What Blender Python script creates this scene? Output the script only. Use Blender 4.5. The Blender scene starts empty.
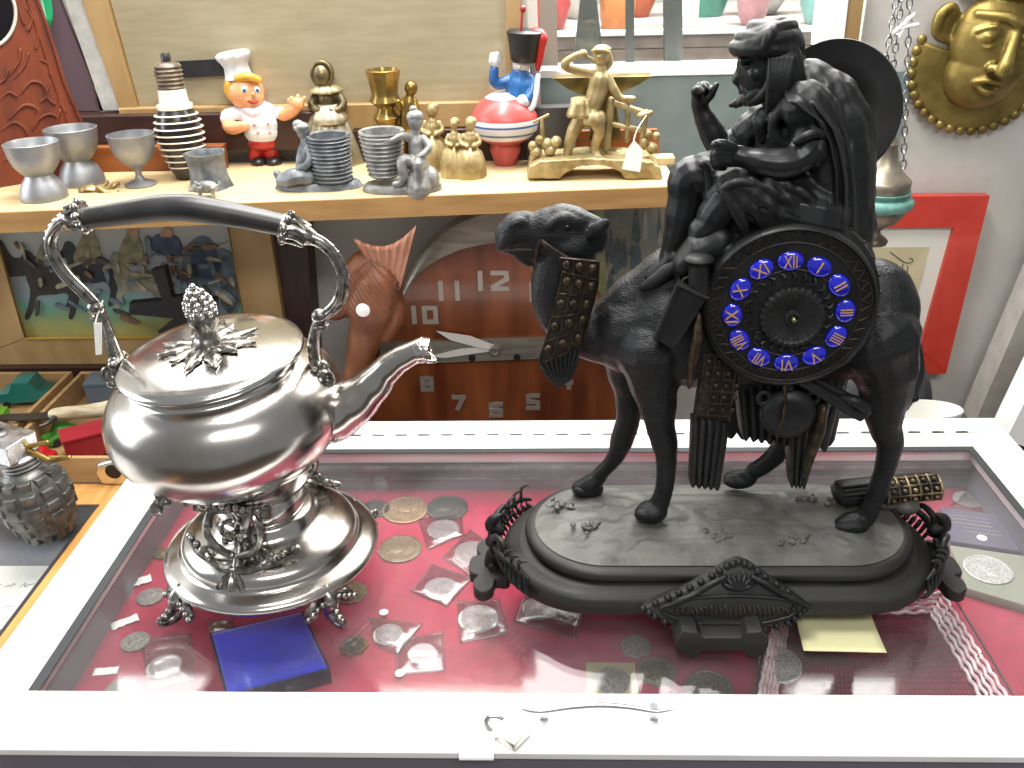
import bpy, bmesh, math, random
from mathutils import Vector, Matrix, Euler, noise
PI = math.pi
V = Vector
random.seed(7)
scene = bpy.context.scene
COL = scene.collection

# ------------------------------------------------------------------ camera
FOC = 904.0
CAM = V((0, 0, .65))
PIT, YAW, ROL = .4759, .0397, -.0251
_h = V((-math.sin(YAW) * math.cos(PIT), math.cos(YAW) * math.cos(PIT), -math.sin(PIT)))
_r = V((math.cos(YAW), math.sin(YAW), 0))
_u = _r.cross(_h)
_R = math.cos(ROL) * _r + math.sin(ROL) * _u
_U = -math.sin(ROL) * _r + math.cos(ROL) * _u
cd = bpy.data.cameras.new('camera')
cam = bpy.data.objects.new('camera', cd)
COL.objects.link(cam)
m = Matrix.Identity(4)
for i in range(3):
    m[i][0] = _R[i]; m[i][1] = _U[i]; m[i][2] = -_h[i]; m[i][3] = CAM[i]
cam.matrix_world = m
cd.sensor_width = 36
cd.lens = FOC / 1024 * 36
cd.clip_start = .01
scene.camera = cam

def ray(x, y): return _h + _R * ((x - 512) / FOC) - _U * ((y - 384) / FOC)
def aY(x, y, Y):
    d = ray(x, y); return CAM + d * (Y / d.y)
def aZ(x, y, z):
    d = ray(x, y); return CAM + d * ((z - CAM.z) / d.z)
def ppm(P): return FOC / ((V(P) - CAM).dot(_h))       # how large a metre looks there

# ------------------------------------------------------------------ materials
def rgb(h):
    h = h.lstrip('#')
    c = [int(h[i:i + 2], 16) / 255 for i in (0, 2, 4)]
    return tuple(x / 12.92 if x < .04045 else ((x + .055) / 1.055) ** 2.4 for x in c) + (1,)

def mat(name, col, rough=.5, metal=0, col2=None, nscale=40, ndetail=4, bump=0, bscale=200, coat=0, spec=.5, kind='noise', thresh=(.35, .65), stretch=None, rough2=None, sheen=0, trans=0, alpha=1):
    mm = bpy.data.materials.new(name); mm.use_nodes = True
    nt = mm.node_tree; N = nt.nodes; L = nt.links
    b = N['Principled BSDF']
    c1 = rgb(col) if isinstance(col, str) else col
    b.inputs['Base Color'].default_value = c1
    b.inputs['Roughness'].default_value = rough
    b.inputs['Metallic'].default_value = metal
    b.inputs['Coat Weight'].default_value = coat
    b.inputs['Coat Roughness'].default_value = .08
    b.inputs['Specular IOR Level'].default_value = spec
    b.inputs['Sheen Weight'].default_value = sheen
    b.inputs['Transmission Weight'].default_value = trans
    b.inputs['Alpha'].default_value = alpha
    tc = N.new('ShaderNodeTexCoord')
    mp = N.new('ShaderNodeMapping')
    L.new(tc.outputs['Object'], mp.inputs['Vector'])
    if stretch: mp.inputs['Scale'].default_value = stretch
    if col2 or rough2 is not None:
        if kind == 'wave':
            t = N.new('ShaderNodeTexWave'); t.inputs['Scale'].default_value = nscale
            t.inputs['Distortion'].default_value = 6; t.inputs['Detail'].default_value = 3
            t.inputs['Detail Scale'].default_value = 1.6
            o = t.outputs['Fac']
        elif kind == 'voronoi':
            t = N.new('ShaderNodeTexVoronoi'); t.inputs['Scale'].default_value = nscale; o = t.outputs['Distance']
        else:
            t = N.new('ShaderNodeTexNoise'); t.inputs['Scale'].default_value = nscale
            t.inputs['Detail'].default_value = ndetail; o = t.outputs['Fac']
        L.new(mp.outputs['Vector'], t.inputs['Vector'])
        rp = N.new('ShaderNodeMapRange')
        rp.inputs['From Min'].default_value = thresh[0]; rp.inputs['From Max'].default_value = thresh[1]
        L.new(o, rp.inputs['Value'])
        if col2:
            mx = N.new('ShaderNodeMix'); mx.data_type = 'RGBA'
            L.new(rp.outputs['Result'], mx.inputs['Factor'])
            mx.inputs['A'].default_value = c1; mx.inputs['B'].default_value = rgb(col2)
            L.new(mx.outputs['Result'], b.inputs['Base Color'])
        if rough2 is not None:
            r2 = N.new('ShaderNodeMapRange')
            r2.inputs['To Min'].default_value = rough; r2.inputs['To Max'].default_value = rough2
            L.new(rp.outputs['Result'], r2.inputs['Value']); L.new(r2.outputs['Result'], b.inputs['Roughness'])
    if bump:
        t = N.new('ShaderNodeTexNoise'); t.inputs['Scale'].default_value = bscale; t.inputs['Detail'].default_value = 5
        L.new(mp.outputs['Vector'], t.inputs['Vector'])
        bp = N.new('ShaderNodeBump'); bp.inputs['Strength'].default_value = bump; bp.inputs['Distance'].default_value = .002
        L.new(t.outputs['Fac'], bp.inputs['Height']); L.new(bp.outputs['Normal'], b.inputs['Normal'])
    return mm

def glassmat(name, tint='#ffffff', ior=1.5, rough=.0, gain=1.0, dust=0):
    """a clear pane: fresnel mirror over a see-through body"""
    mm = bpy.data.materials.new(name); mm.use_nodes = True
    nt = mm.node_tree; N = nt.nodes; L = nt.links
    N.remove(N['Principled BSDF'])
    out = N['Material Output']
    fr = N.new('ShaderNodeFresnel'); fr.inputs['IOR'].default_value = ior
    g = N.new('ShaderNodeBsdfGlossy'); g.inputs['Roughness'].default_value = rough
    t = N.new('ShaderNodeBsdfTransparent'); t.inputs['Color'].default_value = rgb(tint)
    mx = N.new('ShaderNodeMixShader')
    mg = N.new('ShaderNodeMath'); mg.operation = 'MULTIPLY'; mg.inputs[1].default_value = gain; mg.use_clamp = True
    ge = N.new('ShaderNodeNewGeometry'); mi = N.new('ShaderNodeMix')      # the same ratio whichever face is met
    mi.inputs['A'].default_value = ior; mi.inputs['B'].default_value = 1 / ior
    L.new(ge.outputs['Backfacing'], mi.inputs['Factor']); L.new(mi.outputs['Result'], fr.inputs['IOR'])
    L.new(fr.outputs[0], mg.inputs[0])
    L.new(mg.outputs[0], mx.inputs[0]); L.new(t.outputs[0], mx.inputs[1]); L.new(g.outputs[0], mx.inputs[2])
    last = mx
    if dust:      # a film of dust that scatters the light falling on the pane
        df = N.new('ShaderNodeBsdfDiffuse'); df.inputs['Color'].default_value = (.9, .9, .92, 1)
        tc = N.new('ShaderNodeTexCoord'); nz = N.new('ShaderNodeTexNoise'); nz.inputs['Scale'].default_value = 9; nz.inputs['Detail'].default_value = 6
        L.new(tc.outputs['Object'], nz.inputs['Vector'])
        mr = N.new('ShaderNodeMapRange'); mr.inputs['From Min'].default_value = .35; mr.inputs['From Max'].default_value = .7
        mr.inputs['To Min'].default_value = dust * .5; mr.inputs['To Max'].default_value = dust * 1.6
        L.new(nz.outputs['Fac'], mr.inputs['Value'])
        m2 = N.new('ShaderNodeMixShader'); L.new(mr.outputs[0], m2.inputs[0]); L.new(mx.outputs[0], m2.inputs[1]); L.new(df.outputs[0], m2.inputs[2]); last = m2
    L.new(last.outputs[0], out.inputs['Surface'])
    return mm

# ------------------------------------------------------------------ mesh builder
def frame_from(d, ref=None):
    d = V(d).normalized()
    a = V(ref) if ref is not None else (V((0, 0, 1)) if abs(d.z) < .9 else V((0, 1, 0)))
    x = (a - d * a.dot(d)).normalized()
    return x, d.cross(x), d

class MB:
    def __init__(s): s.bm = bmesh.new()
    def _ring(s, c, x, y, rx, ry, n, ph=0):
        return [s.bm.verts.new(c + x * (rx * math.cos(2 * PI * i / n + ph)) + y * (ry * math.sin(2 * PI * i / n + ph))) for i in range(n)]
    def _skin(s, rings, closed=False, caps=True, cyc=True):
        n = len(rings[0]); k = len(rings)
        for i in range(k if closed else k - 1):
            a, b = rings[i], rings[(i + 1) % k]
            for j in range(n if cyc else n - 1):
                try: s.bm.faces.new((a[j], a[(j + 1) % n], b[(j + 1) % n], b[j]))
                except ValueError: pass
        if caps and not closed:
            for r_, f in ((rings[0], True), (rings[-1], False)):
                try: s.bm.faces.new(list(reversed(r_)) if f else r_)
                except ValueError: pass
    def tube(s, pts, rad, n=10, closed=False, flat=1.0, ref=None, caps=True, round_=False):
        pts = [V(p) for p in pts]; k = len(pts)
        if not isinstance(rad, (list, tuple)): rad = [rad] * k
        rad = list(rad)
        if round_ and not closed:
            d0 = (pts[0] - pts[1]).normalized(); d1 = (pts[-1] - pts[-2]).normalized()
            r0, r1 = rad[0], rad[-1]
            pts = [pts[0] + d0 * r0 * .98, pts[0] + d0 * r0 * .8, pts[0] + d0 * r0 * .45] + pts + [pts[-1] + d1 * r1 * .45, pts[-1] + d1 * r1 * .8, pts[-1] + d1 * r1 * .98]
            rad = [r0 * .18, r0 * .6, r0 * .89] + rad + [r1 * .89, r1 * .6, r1 * .18]; k = len(pts)
        rings = []; px = None
        for i in range(k):
            if closed: d = pts[(i + 1) % k] - pts[i - 1]
            else: d = pts[min(i + 1, k - 1)] - pts[max(i - 1, 0)]
            if d.length < 1e-9: d = V((0, 0, 1))
            d.normalize()
            if ref is not None: x, y, _ = frame_from(d, ref)
            elif px is None: x, y, _ = frame_from(d)
            else:
                x = (px - d * px.dot(d)).normalized(); y = d.cross(x)
            px = x
            rings.append(s._ring(pts[i], x, y, rad[i], rad[i] * flat, n))
        s._skin(rings, closed, caps); return s
    def spline(s, pts, rad, n=10, sub=5, **k):
        P, Rr = crv(pts, rad, sub, k.get('closed', False)); return s.tube(P, Rr, n, **k)
    def lathe(s, prof, c=(0, 0, 0), axis=(0, 0, 1), n=40, sx=1, sy=1, ref=None, wob=None, caps=True):
        x, y, d = frame_from(axis, ref if ref is not None else ((1, 0, 0) if abs(V(axis).normalized().x) < .9 else (0, 0, 1)))
        c = V(c); rings = []
        for (r_, z) in prof:
            r_ = max(r_, 1e-5)
            if wob: rings.append([s.bm.verts.new(c + d * z + (x * math.cos(2 * PI * i / n) * sx + y * math.sin(2 * PI * i / n) * sy) * r_ * wob(2 * PI * i / n, z, r_)) for i in range(n)])
            else: rings.append(s._ring(c + d * z, x, y, r_ * sx, r_ * sy, n))
        s._skin(rings, False, caps); return s
    def box(s, c, size, rot=None, taper=1.0):
        c = V(c); hx, hy, hz = [v / 2 for v in size]
        M = rot if isinstance(rot, Matrix) else (Euler(rot).to_matrix() if rot else Matrix.Identity(3))
        vs = []
        for z in (-hz, hz):
            t = taper if z > 0 else 1
            for (a, b) in ((-1, -1), (1, -1), (1, 1), (-1, 1)):
                vs.append(s.bm.verts.new(c + M @ V((a * hx * t, b * hy * t, z))))
        for f in ((3, 2, 1, 0), (4, 5, 6, 7), (0, 1, 5, 4), (1, 2, 6, 5), (2, 3, 7, 6), (3, 0, 4, 7)):
            s.bm.faces.new([vs[i] for i in f])
        return s
    def ell(s, c, r_, rot=None, n=16, k=10):
        c = V(c)
        if not isinstance(r_, (list, tuple)): r_ = (r_,) * 3
        M = rot if isinstance(rot, Matrix) else (Euler(rot).to_matrix() if rot else Matrix.Identity(3))
        rings = []
        for i in range(k + 1):
            t = -PI / 2 + PI * i / k; cr = max(math.cos(t), .004)
            rings.append([s.bm.verts.new(c + M @ V((r_[0] * cr * math.cos(2 * PI * j / n), r_[1] * cr * math.sin(2 * PI * j / n), r_[2] * math.sin(t)))) for j in range(n)])
        s._skin(rings); return s
    def prism(s, outline, back, bev=0):
        """outline: world points of the front face; back: vector to the rear face"""
        o = [V(p) for p in outline]; b = V(back)
        loops = [o]
        if bev:
            cc = sum(o, V()) / len(o)
            inn = [p + (cc - p).normalized() * bev for p in o]
            loops = [inn, [p + b.normalized() * bev for p in o], [p + b - b.normalized() * bev for p in o], [p + b for p in inn]]
        else: loops = [o, [p + b for p in o]]
        R = [[s.bm.verts.new(p) for p in lp] for lp in loops]
        s._skin(R); return s
    def grid(s, fn, nu, nv, cu=False):
        """surface fn(u,v) with u,v in 0..1"""
        g = [[s.bm.verts.new(fn(i / (nu if cu else nu - 1), j / (nv - 1))) for i in range(nu)] for j in range(nv)]
        s._skin(g, False, False, cu); return s
    def shell(s, fn, nu, nv, th):
        """closed thin slab: fn(u,v) -> point, thickened by vector th"""
        th = V(th)
        a = [[V(fn(i / (nu - 1), j / (nv - 1))) for i in range(nu)] for j in range(nv)]
        A = [[s.bm.verts.new(p) for p in r_] for r_ in a]; B = [[s.bm.verts.new(p + th) for p in r_] for r_ in a]
        for j in range(nv - 1):
            for i in range(nu - 1):
                s.bm.faces.new((A[j][i], A[j][i + 1], A[j + 1][i + 1], A[j + 1][i]))
                s.bm.faces.new((B[j][i], B[j + 1][i], B[j + 1][i + 1], B[j][i + 1]))
        edge = [(0, i) for i in range(nu)] + [(j, nu - 1) for j in range(1, nv)] + [(nv - 1, i) for i in range(nu - 2, -1, -1)] + [(j, 0) for j in range(nv - 2, 0, -1)]
        for q in range(len(edge)):
            (j, i), (j2, i2) = edge[q], edge[(q + 1) % len(edge)]
            s.bm.faces.new((A[j][i], B[j][i], B[j2][i2], A[j2][i2]))
        return s
    def torus(s, c, R_, r_, axis=(0, 0, 1), n=24, m=8, sx=1, sy=1, a0=0, a1=2 * PI, ref=None):
        x, y, d = frame_from(axis, ref if ref is not None else ((1, 0, 0) if abs(V(axis).normalized().x) < .9 else (0, 0, 1)))
        full = abs(a1 - a0 - 2 * PI) < 1e-6
        P = [V(c) + x * R_ * sx * math.cos(a0 + (a1 - a0) * i / n) + y * R_ * sy * math.sin(a0 + (a1 - a0) * i / n) for i in range(n if full else n + 1)]
        return s.tube(P, r_, m, closed=full, ref=d)
    def xform(s, M): bmesh.ops.transform(s.bm, matrix=M, verts=s.bm.verts[:]); return s
    def jitter(s, amp, scale=60, seed=0):
        for v in s.bm.verts:
            v.co += noise.noise_vector(v.co * scale + V((seed, seed * 2, 0))) * amp
        return s

def crv(pts, rad, sub=5, closed=False):
    """Catmull-Rom through the points, radii interpolated"""
    P = [V(p) for p in pts]; k = len(P)
    if not isinstance(rad, (list, tuple)): rad = [rad] * k
    O, Q = [], []
    for i in range(k if closed else k - 1):
        if closed: p0, p1, p2, p3 = P[i - 1], P[i], P[(i + 1) % k], P[(i + 2) % k]
        else: p0, p1, p2, p3 = P[max(i - 1, 0)], P[i], P[i + 1], P[min(i + 2, k - 1)]
        r1, r2 = rad[i], rad[(i + 1) % k]
        for j in range(sub):
            t = j / sub
            O.append(.5 * ((2 * p1) + (p2 - p0) * t + (2 * p0 - 5 * p1 + 4 * p2 - p3) * t * t + (3 * p1 - p0 - 3 * p2 + p3) * t ** 3))
            Q.append(r1 + (r2 - r1) * (3 * t * t - 2 * t ** 3))
    if not closed: O.append(P[-1]); Q.append(rad[-1])
    return O, Q

def wloc(o):
    p = V()
    while o is not None: p += V(o.location); o = o.parent
    return p

def fin(mb, name, material, parent=None, sharp=40, smooth=True, kind=None, label=None, bevel=0, bseg=2, origin=None):
    """link a builder as ONE mesh object; geometry is given in world space"""
    bm = mb.bm
    bmesh.ops.recalc_face_normals(bm, faces=bm.faces[:])
    if parent is not None:
        base = wloc(parent); off = base
    else:
        if origin is None:
            xs = [v.co for v in bm.verts]
            lo = V([min(c[i] for c in xs) for i in range(3)]); hi = V([max(c[i] for c in xs) for i in range(3)])
            origin = V(((lo.x + hi.x) / 2, (lo.y + hi.y) / 2, lo.z))
        off = V(origin)
    bmesh.ops.translate(bm, verts=bm.verts[:], vec=-off)
    me = bpy.data.meshes.new(name); bm.to_mesh(me); bm.free()
    if smooth:
        me.polygons.foreach_set('use_smooth', [True] * len(me.polygons))
        if sharp < 180: me.set_sharp_from_angle(angle=math.radians(sharp))
    me.materials.append(material)
    o = bpy.data.objects.new(name, me); COL.objects.link(o)
    if parent is not None: o.parent = parent
    else: o.location = off
    if bevel:
        md = o.modifiers.new('bevel', 'BEVEL'); md.width = bevel; md.segments = bseg; md.limit_method = 'ANGLE'
    if kind: o['kind'] = kind
    if label: o['label'] = label
    return o

def blob(mb, name, material, parent=None, voxel=.0015, it=4, detail=None, **k):
    """grow ONE continuous surface over overlapping forms (voxel union, then relax)"""
    o = fin(mb, name, material, parent, sharp=180, **k)
    md = o.modifiers.new('r', 'REMESH'); md.mode = 'VOXEL'; md.voxel_size = voxel
    if it:
        sm = o.modifiers.new('s', 'SMOOTH'); sm.iterations = it; sm.factor = .5
    dg = bpy.context.evaluated_depsgraph_get(); dg.update()
    me = bpy.data.meshes.new_from_object(o.evaluated_get(dg))
    o.modifiers.clear(); old = o.data; o.data = me; bpy.data.meshes.remove(old); me.name = name
    if not me.materials: me.materials.append(material)
    if detail:
        off = wloc(o)
        nrm = [v.normal.copy() for v in me.vertices]
        for v, n in zip(me.vertices, nrm):
            v.co = v.co + n * detail(V(v.co) + off, n)
    me.polygons.foreach_set('use_smooth', [True] * len(me.polygons))
    me.update()
    return o

def props(o, label=None, cat=None, group=None, kind=None):
    if label: o['label'] = label
    if cat: o['category'] = cat
    if group: o['group'] = group
    if kind: o['kind'] = kind
    return o

def thing(name, label, cat, loc, group=None):
    o = bpy.data.objects.new(name, None); COL.objects.link(o)
    o.location = V(loc); o.empty_display_size = .02
    return props(o, label, cat, group)

def solo(mb, name, material, label, cat, group=None, **k):
    return props(fin(mb, name, material, **k), label, cat, group)

def struct(mb, name, material, parent=None, **k):
    o = fin(mb, name, material, parent, **k)
    if parent is None: o['kind'] = 'structure'
    return o

def copy_tree(o, parent=None):
    c = o.copy(); COL.objects.link(c); c.parent = parent
    for ch in list(o.children): copy_tree(ch, c)
    return c

def rotz(a): return Matrix.Rotation(a, 3, 'Z')

# writing: a line of text turned into real raised geometry
def text_mesh(s, size, M, depth=.0006, align='CENTER'):
    cu = bpy.data.curves.new('t', 'FONT'); cu.body = s; cu.size = size; cu.extrude = depth; cu.align_x = align; cu.align_y = 'CENTER'
    to = bpy.data.objects.new('t', cu); COL.objects.link(to)
    dg = bpy.context.evaluated_depsgraph_get(); dg.update()
    me = bpy.data.meshes.new_from_object(to.evaluated_get(dg))
    mb = MB(); mb.bm.from_mesh(me); mb.xform(M)
    bpy.data.objects.remove(to); bpy.data.curves.remove(cu); bpy.data.meshes.remove(me)
    return mb

def axes(c, x, y, z):
    M = Matrix.Identity(4)
    for i in range(3):
        M[i][0] = x[i]; M[i][1] = y[i]; M[i][2] = z[i]; M[i][3] = c[i]
    return M
# ================================================================== materials of the place
M_white = mat('white_lacquer', '#f2f1ee', .35, coat=.2, col2='#e9e8e4', nscale=14)
M_whitein = mat('white_painted_board', '#b9b6c0', .6)
M_gasket = mat('dark_rubber', '#2c3031', .5)
M_velvet = mat('red_velvet', '#a3203f', .9, col2='#921a38', nscale=60, sheen=.3, bump=.25, bscale=900)
M_pane = glassmat('clear_pane', '#fbfcfc', 1.5, rough=.06, dust=.018)
M_chrome = mat('chrome', '#d8d8d8', .18, 1)
M_brass = mat('brass', '#b8964a', .32, 1, col2='#7d6228', nscale=50, bump=.1, bscale=300)
M_steel = mat('dull_steel', '#9a9a98', .35, 1, col2='#77777a', nscale=60)
M_pine = mat('pale_pine', '#cdb68e', .55, col2='#bfa577', nscale=6, stretch=(1, 14, 14), bump=.05)
M_oak = mat('honey_oak', '#a88a5e', .5, col2='#967749', nscale=8, stretch=(3, 3, 1), bump=.05)
M_dark = mat('dark_brown_wood', '#2d1712', .45, col2='#3b2018', nscale=8, stretch=(1, 9, 9))
M_wall = mat('plaster', '#c4c0b8', .9, col2='#b2aea6', nscale=7, bump=.5, bscale=60)
M_wallin = mat('grey_plaster', '#9a968c', .9, col2='#86827a', nscale=9, bump=.5, bscale=60)
M_teal = mat('grey_green_board', '#76817e', .75, col2='#6a7673', nscale=18, bump=.2, bscale=200)
M_linen = mat('linen_backing', '#d2cbb9', .8, col2='#c4bca8', nscale=12, stretch=(1, 1, 6), bump=.1, bscale=600)
M_floor = mat('floor_boards', '#5c4a3a', .6, col2='#4a3a2c', kind='wave', nscale=3)
M_cab = mat('shaded_grey_cabinet', '#6f6c74', .6)  # grey, darkened so the shade on the case front sits in the colour

# ================================================================== setting
WY = 1.46
def bx(x0, x1, y0, y1, z0, z1, mb=None):
    return (mb or MB()).box(((x0 + x1) / 2, (y0 + y1) / 2, (z0 + z1) / 2), (x1 - x0, y1 - y0, z1 - z0))
struct(bx(-3, 3, -2.6, 3.6, -1.05, -1.0), 'floor', M_floor, sharp=30)
wb = bx(-3, 3, WY, WY + .08, -1.0, .30)
bx(-3, -.02, WY, WY + .08, .30, 2.2, wb); bx(.48, 3, WY, WY + .08, .30, 2.2, wb)
bx(-.02, .48, WY, WY + .08, .30, .4295, wb); bx(-.02, .48, WY, WY + .08, 1.0, 2.2, wb)
struct(wb, 'wall_back', M_wall, sharp=30)
struct(bx(-3.08, 3.08, 3.6, 3.68, -1, 2.2), 'wall_shop', M_wall, sharp=30)

# the sill and frames of the left display window
struct(bx(-1.1, -.33, 1.415, WY, .335, .392), 'trim_1', M_dark, bevel=.002)
lp = MB(); bx(-.33, -.02, 1.42, WY, .30, .362, lp)
struct(lp, 'trim_2', M_dark, bevel=.002)
struct(bx(-.66, -.03, 1.43, WY, .362, .40), 'trim_3', M_oak, bevel=.002)
def board(p4, Y, th, name, m_, **k):
    o = [aY(x, y, Y) for x, y in p4]
    return struct(MB().prism(o, (0, th, 0)), name, m_, sharp=30, **k)
board([(47, -30), (18, -30), (66, 111), (104, 111)][::1], 1.452, .008, 'trim_4', mat('plum_board', '#57434a', .7))
board([(54, -30), (72, -30), (121, 110), (103, 110)], 1.44, .02, 'trim_5', mat('chalky_strip', '#b9b7b0', .8, col2='#a5a39b', nscale=60))
board([(71, -30), (97, -30), (136, 110), (120, 110)], 1.435, .025, 'trim_6', M_oak)
wn = bx(-.70, -.05, 1.452, WY - .001, .39, .95)
struct(wn, 'window_1', M_linen)
struct(bx(-.70, -.05, 1.444, 1.447, .398, .95), 'window_pane', glassmat('window_glass', '#f6f4ee', 1.45), None)['kind'] = 'structure'
# right display window: posts, sill, board below it
board([(505, -30), (520, -30), (524, 112), (506, 112)], 1.42, .03, 'trim_7', M_oak)
board([(526, -30), (536, -30), (541, 112), (531, 112)], 1.43, .02, 'trim_8', mat('pale_strip', '#cfcac0', .6))
board([(538, -30), (556, -30), (558, 66), (541, 66)], 1.44, .02, 'trim_9', mat('grey_brown_strip', '#8f8578', .6))
struct(bx(-.01, .53, 1.450, WY + .075, .430, .4405), 'sill_window_2', M_white, bevel=.001)
struct(bx(-.02, .56, 1.452, WY - .001, .29, .4295), 'trim_10', M_teal)
board([(826, -30), (852, -30), (843, 47), (818, 47)], 1.42, .04, 'trim_11', M_white)
board([(852, -30), (868, -30), (858, 46), (843, 47)], 1.425, .035, 'trim_12', M_oak)
struct(bx(0, .46, WY + .03, WY + .034, .441, 1.0), 'window_2', glassmat('window_glass_2', '#f4f8f8', 1.45))
# dark post behind the kettle, the shelf board and its supports
board([(272, 231), (306, 231), (316, 366), (287, 366)], 1.40, .05, 'trim_13', mat('dark_post', '#3a241d', .5, col2='#2a1712', nscale=20, stretch=(6, 6, 1)))
# the shelf: a long thick board, slightly askew to the case
SZ = .312
def SP(px, py): return aZ(px, py, SZ)
sh = MB()
pl = [(-1.05, 1.15), (.188, 1.26), (.188, 1.435), (-1.05, 1.435)]
sh.prism([V((x, y, SZ)) for x, y in pl], (0, 0, -.030))
shelf = struct(sh, 'trim_14', M_pine, bevel=.0015); 
ed_ = MB(); ed_.prism([V((-1.05, 1.1497, SZ - .0015)), V((.188, 1.2597, SZ - .0015)), V((.188, 1.2597, SZ - .0298)), V((-1.05, 1.1497, SZ - .0298))], (-.0003, -.003, 0), .0004)
struct(ed_, 'trim_18', mat('shaded_brown_shelf_edge', '#a9824f', .55, col2='#94703f', nscale=6, stretch=(1, 14, 14)), sharp=30)  # brown lip, darkened against the pine top to paint in weak front light
# low ledge and counter behind the case
struct(bx(-1.3, -.40, 1.37, WY, -.11, -.02), 'trim_15', M_dark)
struct(bx(-.56, 1.5, 1.15, WY, -1.0, -.20), 'counter_back', M_dark)
struct(bx(-.545, .63, .575, 1.135, -1.0, -.1203), 'counter_front', mat('grey_counter', '#7b7880', .6), bevel=.003)
# leaning white wall edge and grey ledge at the right
board([(1079, 180), (1112, 180), (1002, 425), (974, 425)], 1.37, .05, 'trim_16', mat('grey_ledge', '#a9a49c', .8, col2='#9a958d', nscale=30))
board([(1060, 330), (1140, 330), (1090, 470), (1006, 440)], 1.22, .05, 'trim_17', M_white)

# ================================================================== the white coin case
case = thing('coin_display_case', 'long white framed glass topped counter case lined in red, full of coins', 'display case', (.04, .85, -.12))
GX0, GX1, GY0, GY1 = -.497, .579, .622, 1.064
OX0, OX1, OY0, OY1 = -.553, .640, .553, 1.140
DZ = -.068
fr = MB()
bx(OX0, OX1, OY0, GY0, -.0065, .003, fr); bx(OX0, OX1, GY1, 1.098, -.022, .003, fr)
bx(OX0, GX0, GY0, GY1, -.022, .003, fr); bx(GX1, OX1, GY0, GY1, -.022, .003, fr)
fin(fr, 'lid_frame', M_white, case, sharp=30, bevel=.002, label='white lacquered lid frame')
fin(bx(OX0, OX1, 1.1005, OY1, -.022, .003), 'back_rail', M_white, case, bevel=.002)
hg = MB(); hg.tube([(OX0 + .03, 1.0993, .0035), (OX1 - .03, 1.0993, .0035)], .0016, 8)
fin(hg, 'piano_hinge', M_white, case)
hs = MB()
x = OX0 + .05
while x < OX1 - .04:
    hs.tube([(x, 1.0993, .0037), (x + .016, 1.0993, .0037)], .0017, 8); x += .0325
fin(hs, 'hinge_knuckles', M_steel, case)
fin(bx(GX0, GX1, GY0, GY1, -.005, 0), 'glass_pane', M_pane, case, smooth=False)
gk = MB()
bx(GX0, GX0 + .0105, GY0, GY1, .0002, .0014, gk); bx(GX0 + .0105, GX1 - .010, GY1 - .0105, GY1, .0002, .0014, gk); bx(GX1 - .010, GX1, GY0, GY1, .0002, .0014, gk)
fin(gk, 'gasket', M_gasket, case, sharp=30, label='dark rubber seal around the glass')
bd = MB()
bx(OX0 + .006, OX1 - .006, OY0 + .004, GY0 - .012, -.115, -.007, bd); bx(OX0 + .006, OX1 - .006, GY1 + .006, OY1 - .006, -.115, -.0225, bd)  # front wall raised to show its dark grey where the lid edge is shaded
bx(OX0 + .006, GX0 - .006, GY0 - .012, GY1 + .006, -.115, -.0225, bd); bx(GX1 + .006, OX1 - .006, GY0 - .012, GY1 + .006, -.115, -.0225, bd)
fin(bd, 'case_walls', M_cab, case, sharp=30)
fin(bx(OX0 + .006, OX1 - .006, OY0 + .006, OY1 - .006, -.12, -.0785), 'case_floor', M_cab, case)
fin(bx(GX0 - .0055, GX1 + .0055, GY0 - .0115, GY1 + .0055, -.078, DZ), 'velvet_lining', M_velvet, case, label='red velvet lining')
rl = MB(); rl.tube([(GX0, GY1 - .004, -.028), (GX1, GY1 - .004, -.028)], .004, 8)
rl.tube([(GX0, GY1 - .002, -.045), (GX1, GY1 - .002, -.045)], .003, 8)
fin(rl, 'inner_rail', M_steel, case)
# handle: bow between two posts
hp = [aZ(541, 712, .008), aZ(655, 712, .008)]
hd = MB()
l, r_ = aZ(522, 709, .020), aZ(674, 709, .020)
c_ = (l + r_) / 2
pts = [l, aZ(540, 712, .0185), aZ(570, 708, .021), aZ(600, 706, .022), aZ(630, 708, .021), aZ(656, 712, .0185), r_]
hd.spline(pts, [.0015, .0028, .0034, .0038, .0034, .0028, .0015], 10, 5, flat=.7)
for px in (543, 653):
    b0 = aZ(px, 719, .003)
    hd.lathe([(.005, 0), (.005, .002), (.0032, .004), (.003, .012), (.004, .0165)], b0, (0, 0, 1), 14)
fin(hd, 'handle', mat('brushed_nickel', '#cfcfd2', .3, 1), case, label='bowed nickel pull handle')
# hasp
hsb = MB()
p = aZ(477, 752, .003)
hsb.box(p + V((0, .006, .0012)), (.030, .022, .0024)); hsb.tube([p + V((-.015, -.006, .001)), p + V((.015, -.006, .001))], .0032, 8)
e_ = aZ(486, 720, .003)
hsb.box(p + V((0.002, .024, .0012)), (.016, .022, .002))
hsb.torus(e_ + V((0, 0, .004)), .004, .0012, (0, 1, .2), 14, 6)
fin(hsb, 'hasp', mat('white_painted_hasp', '#e4e3e0', .35), case, label='white hinged hasp')
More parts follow.
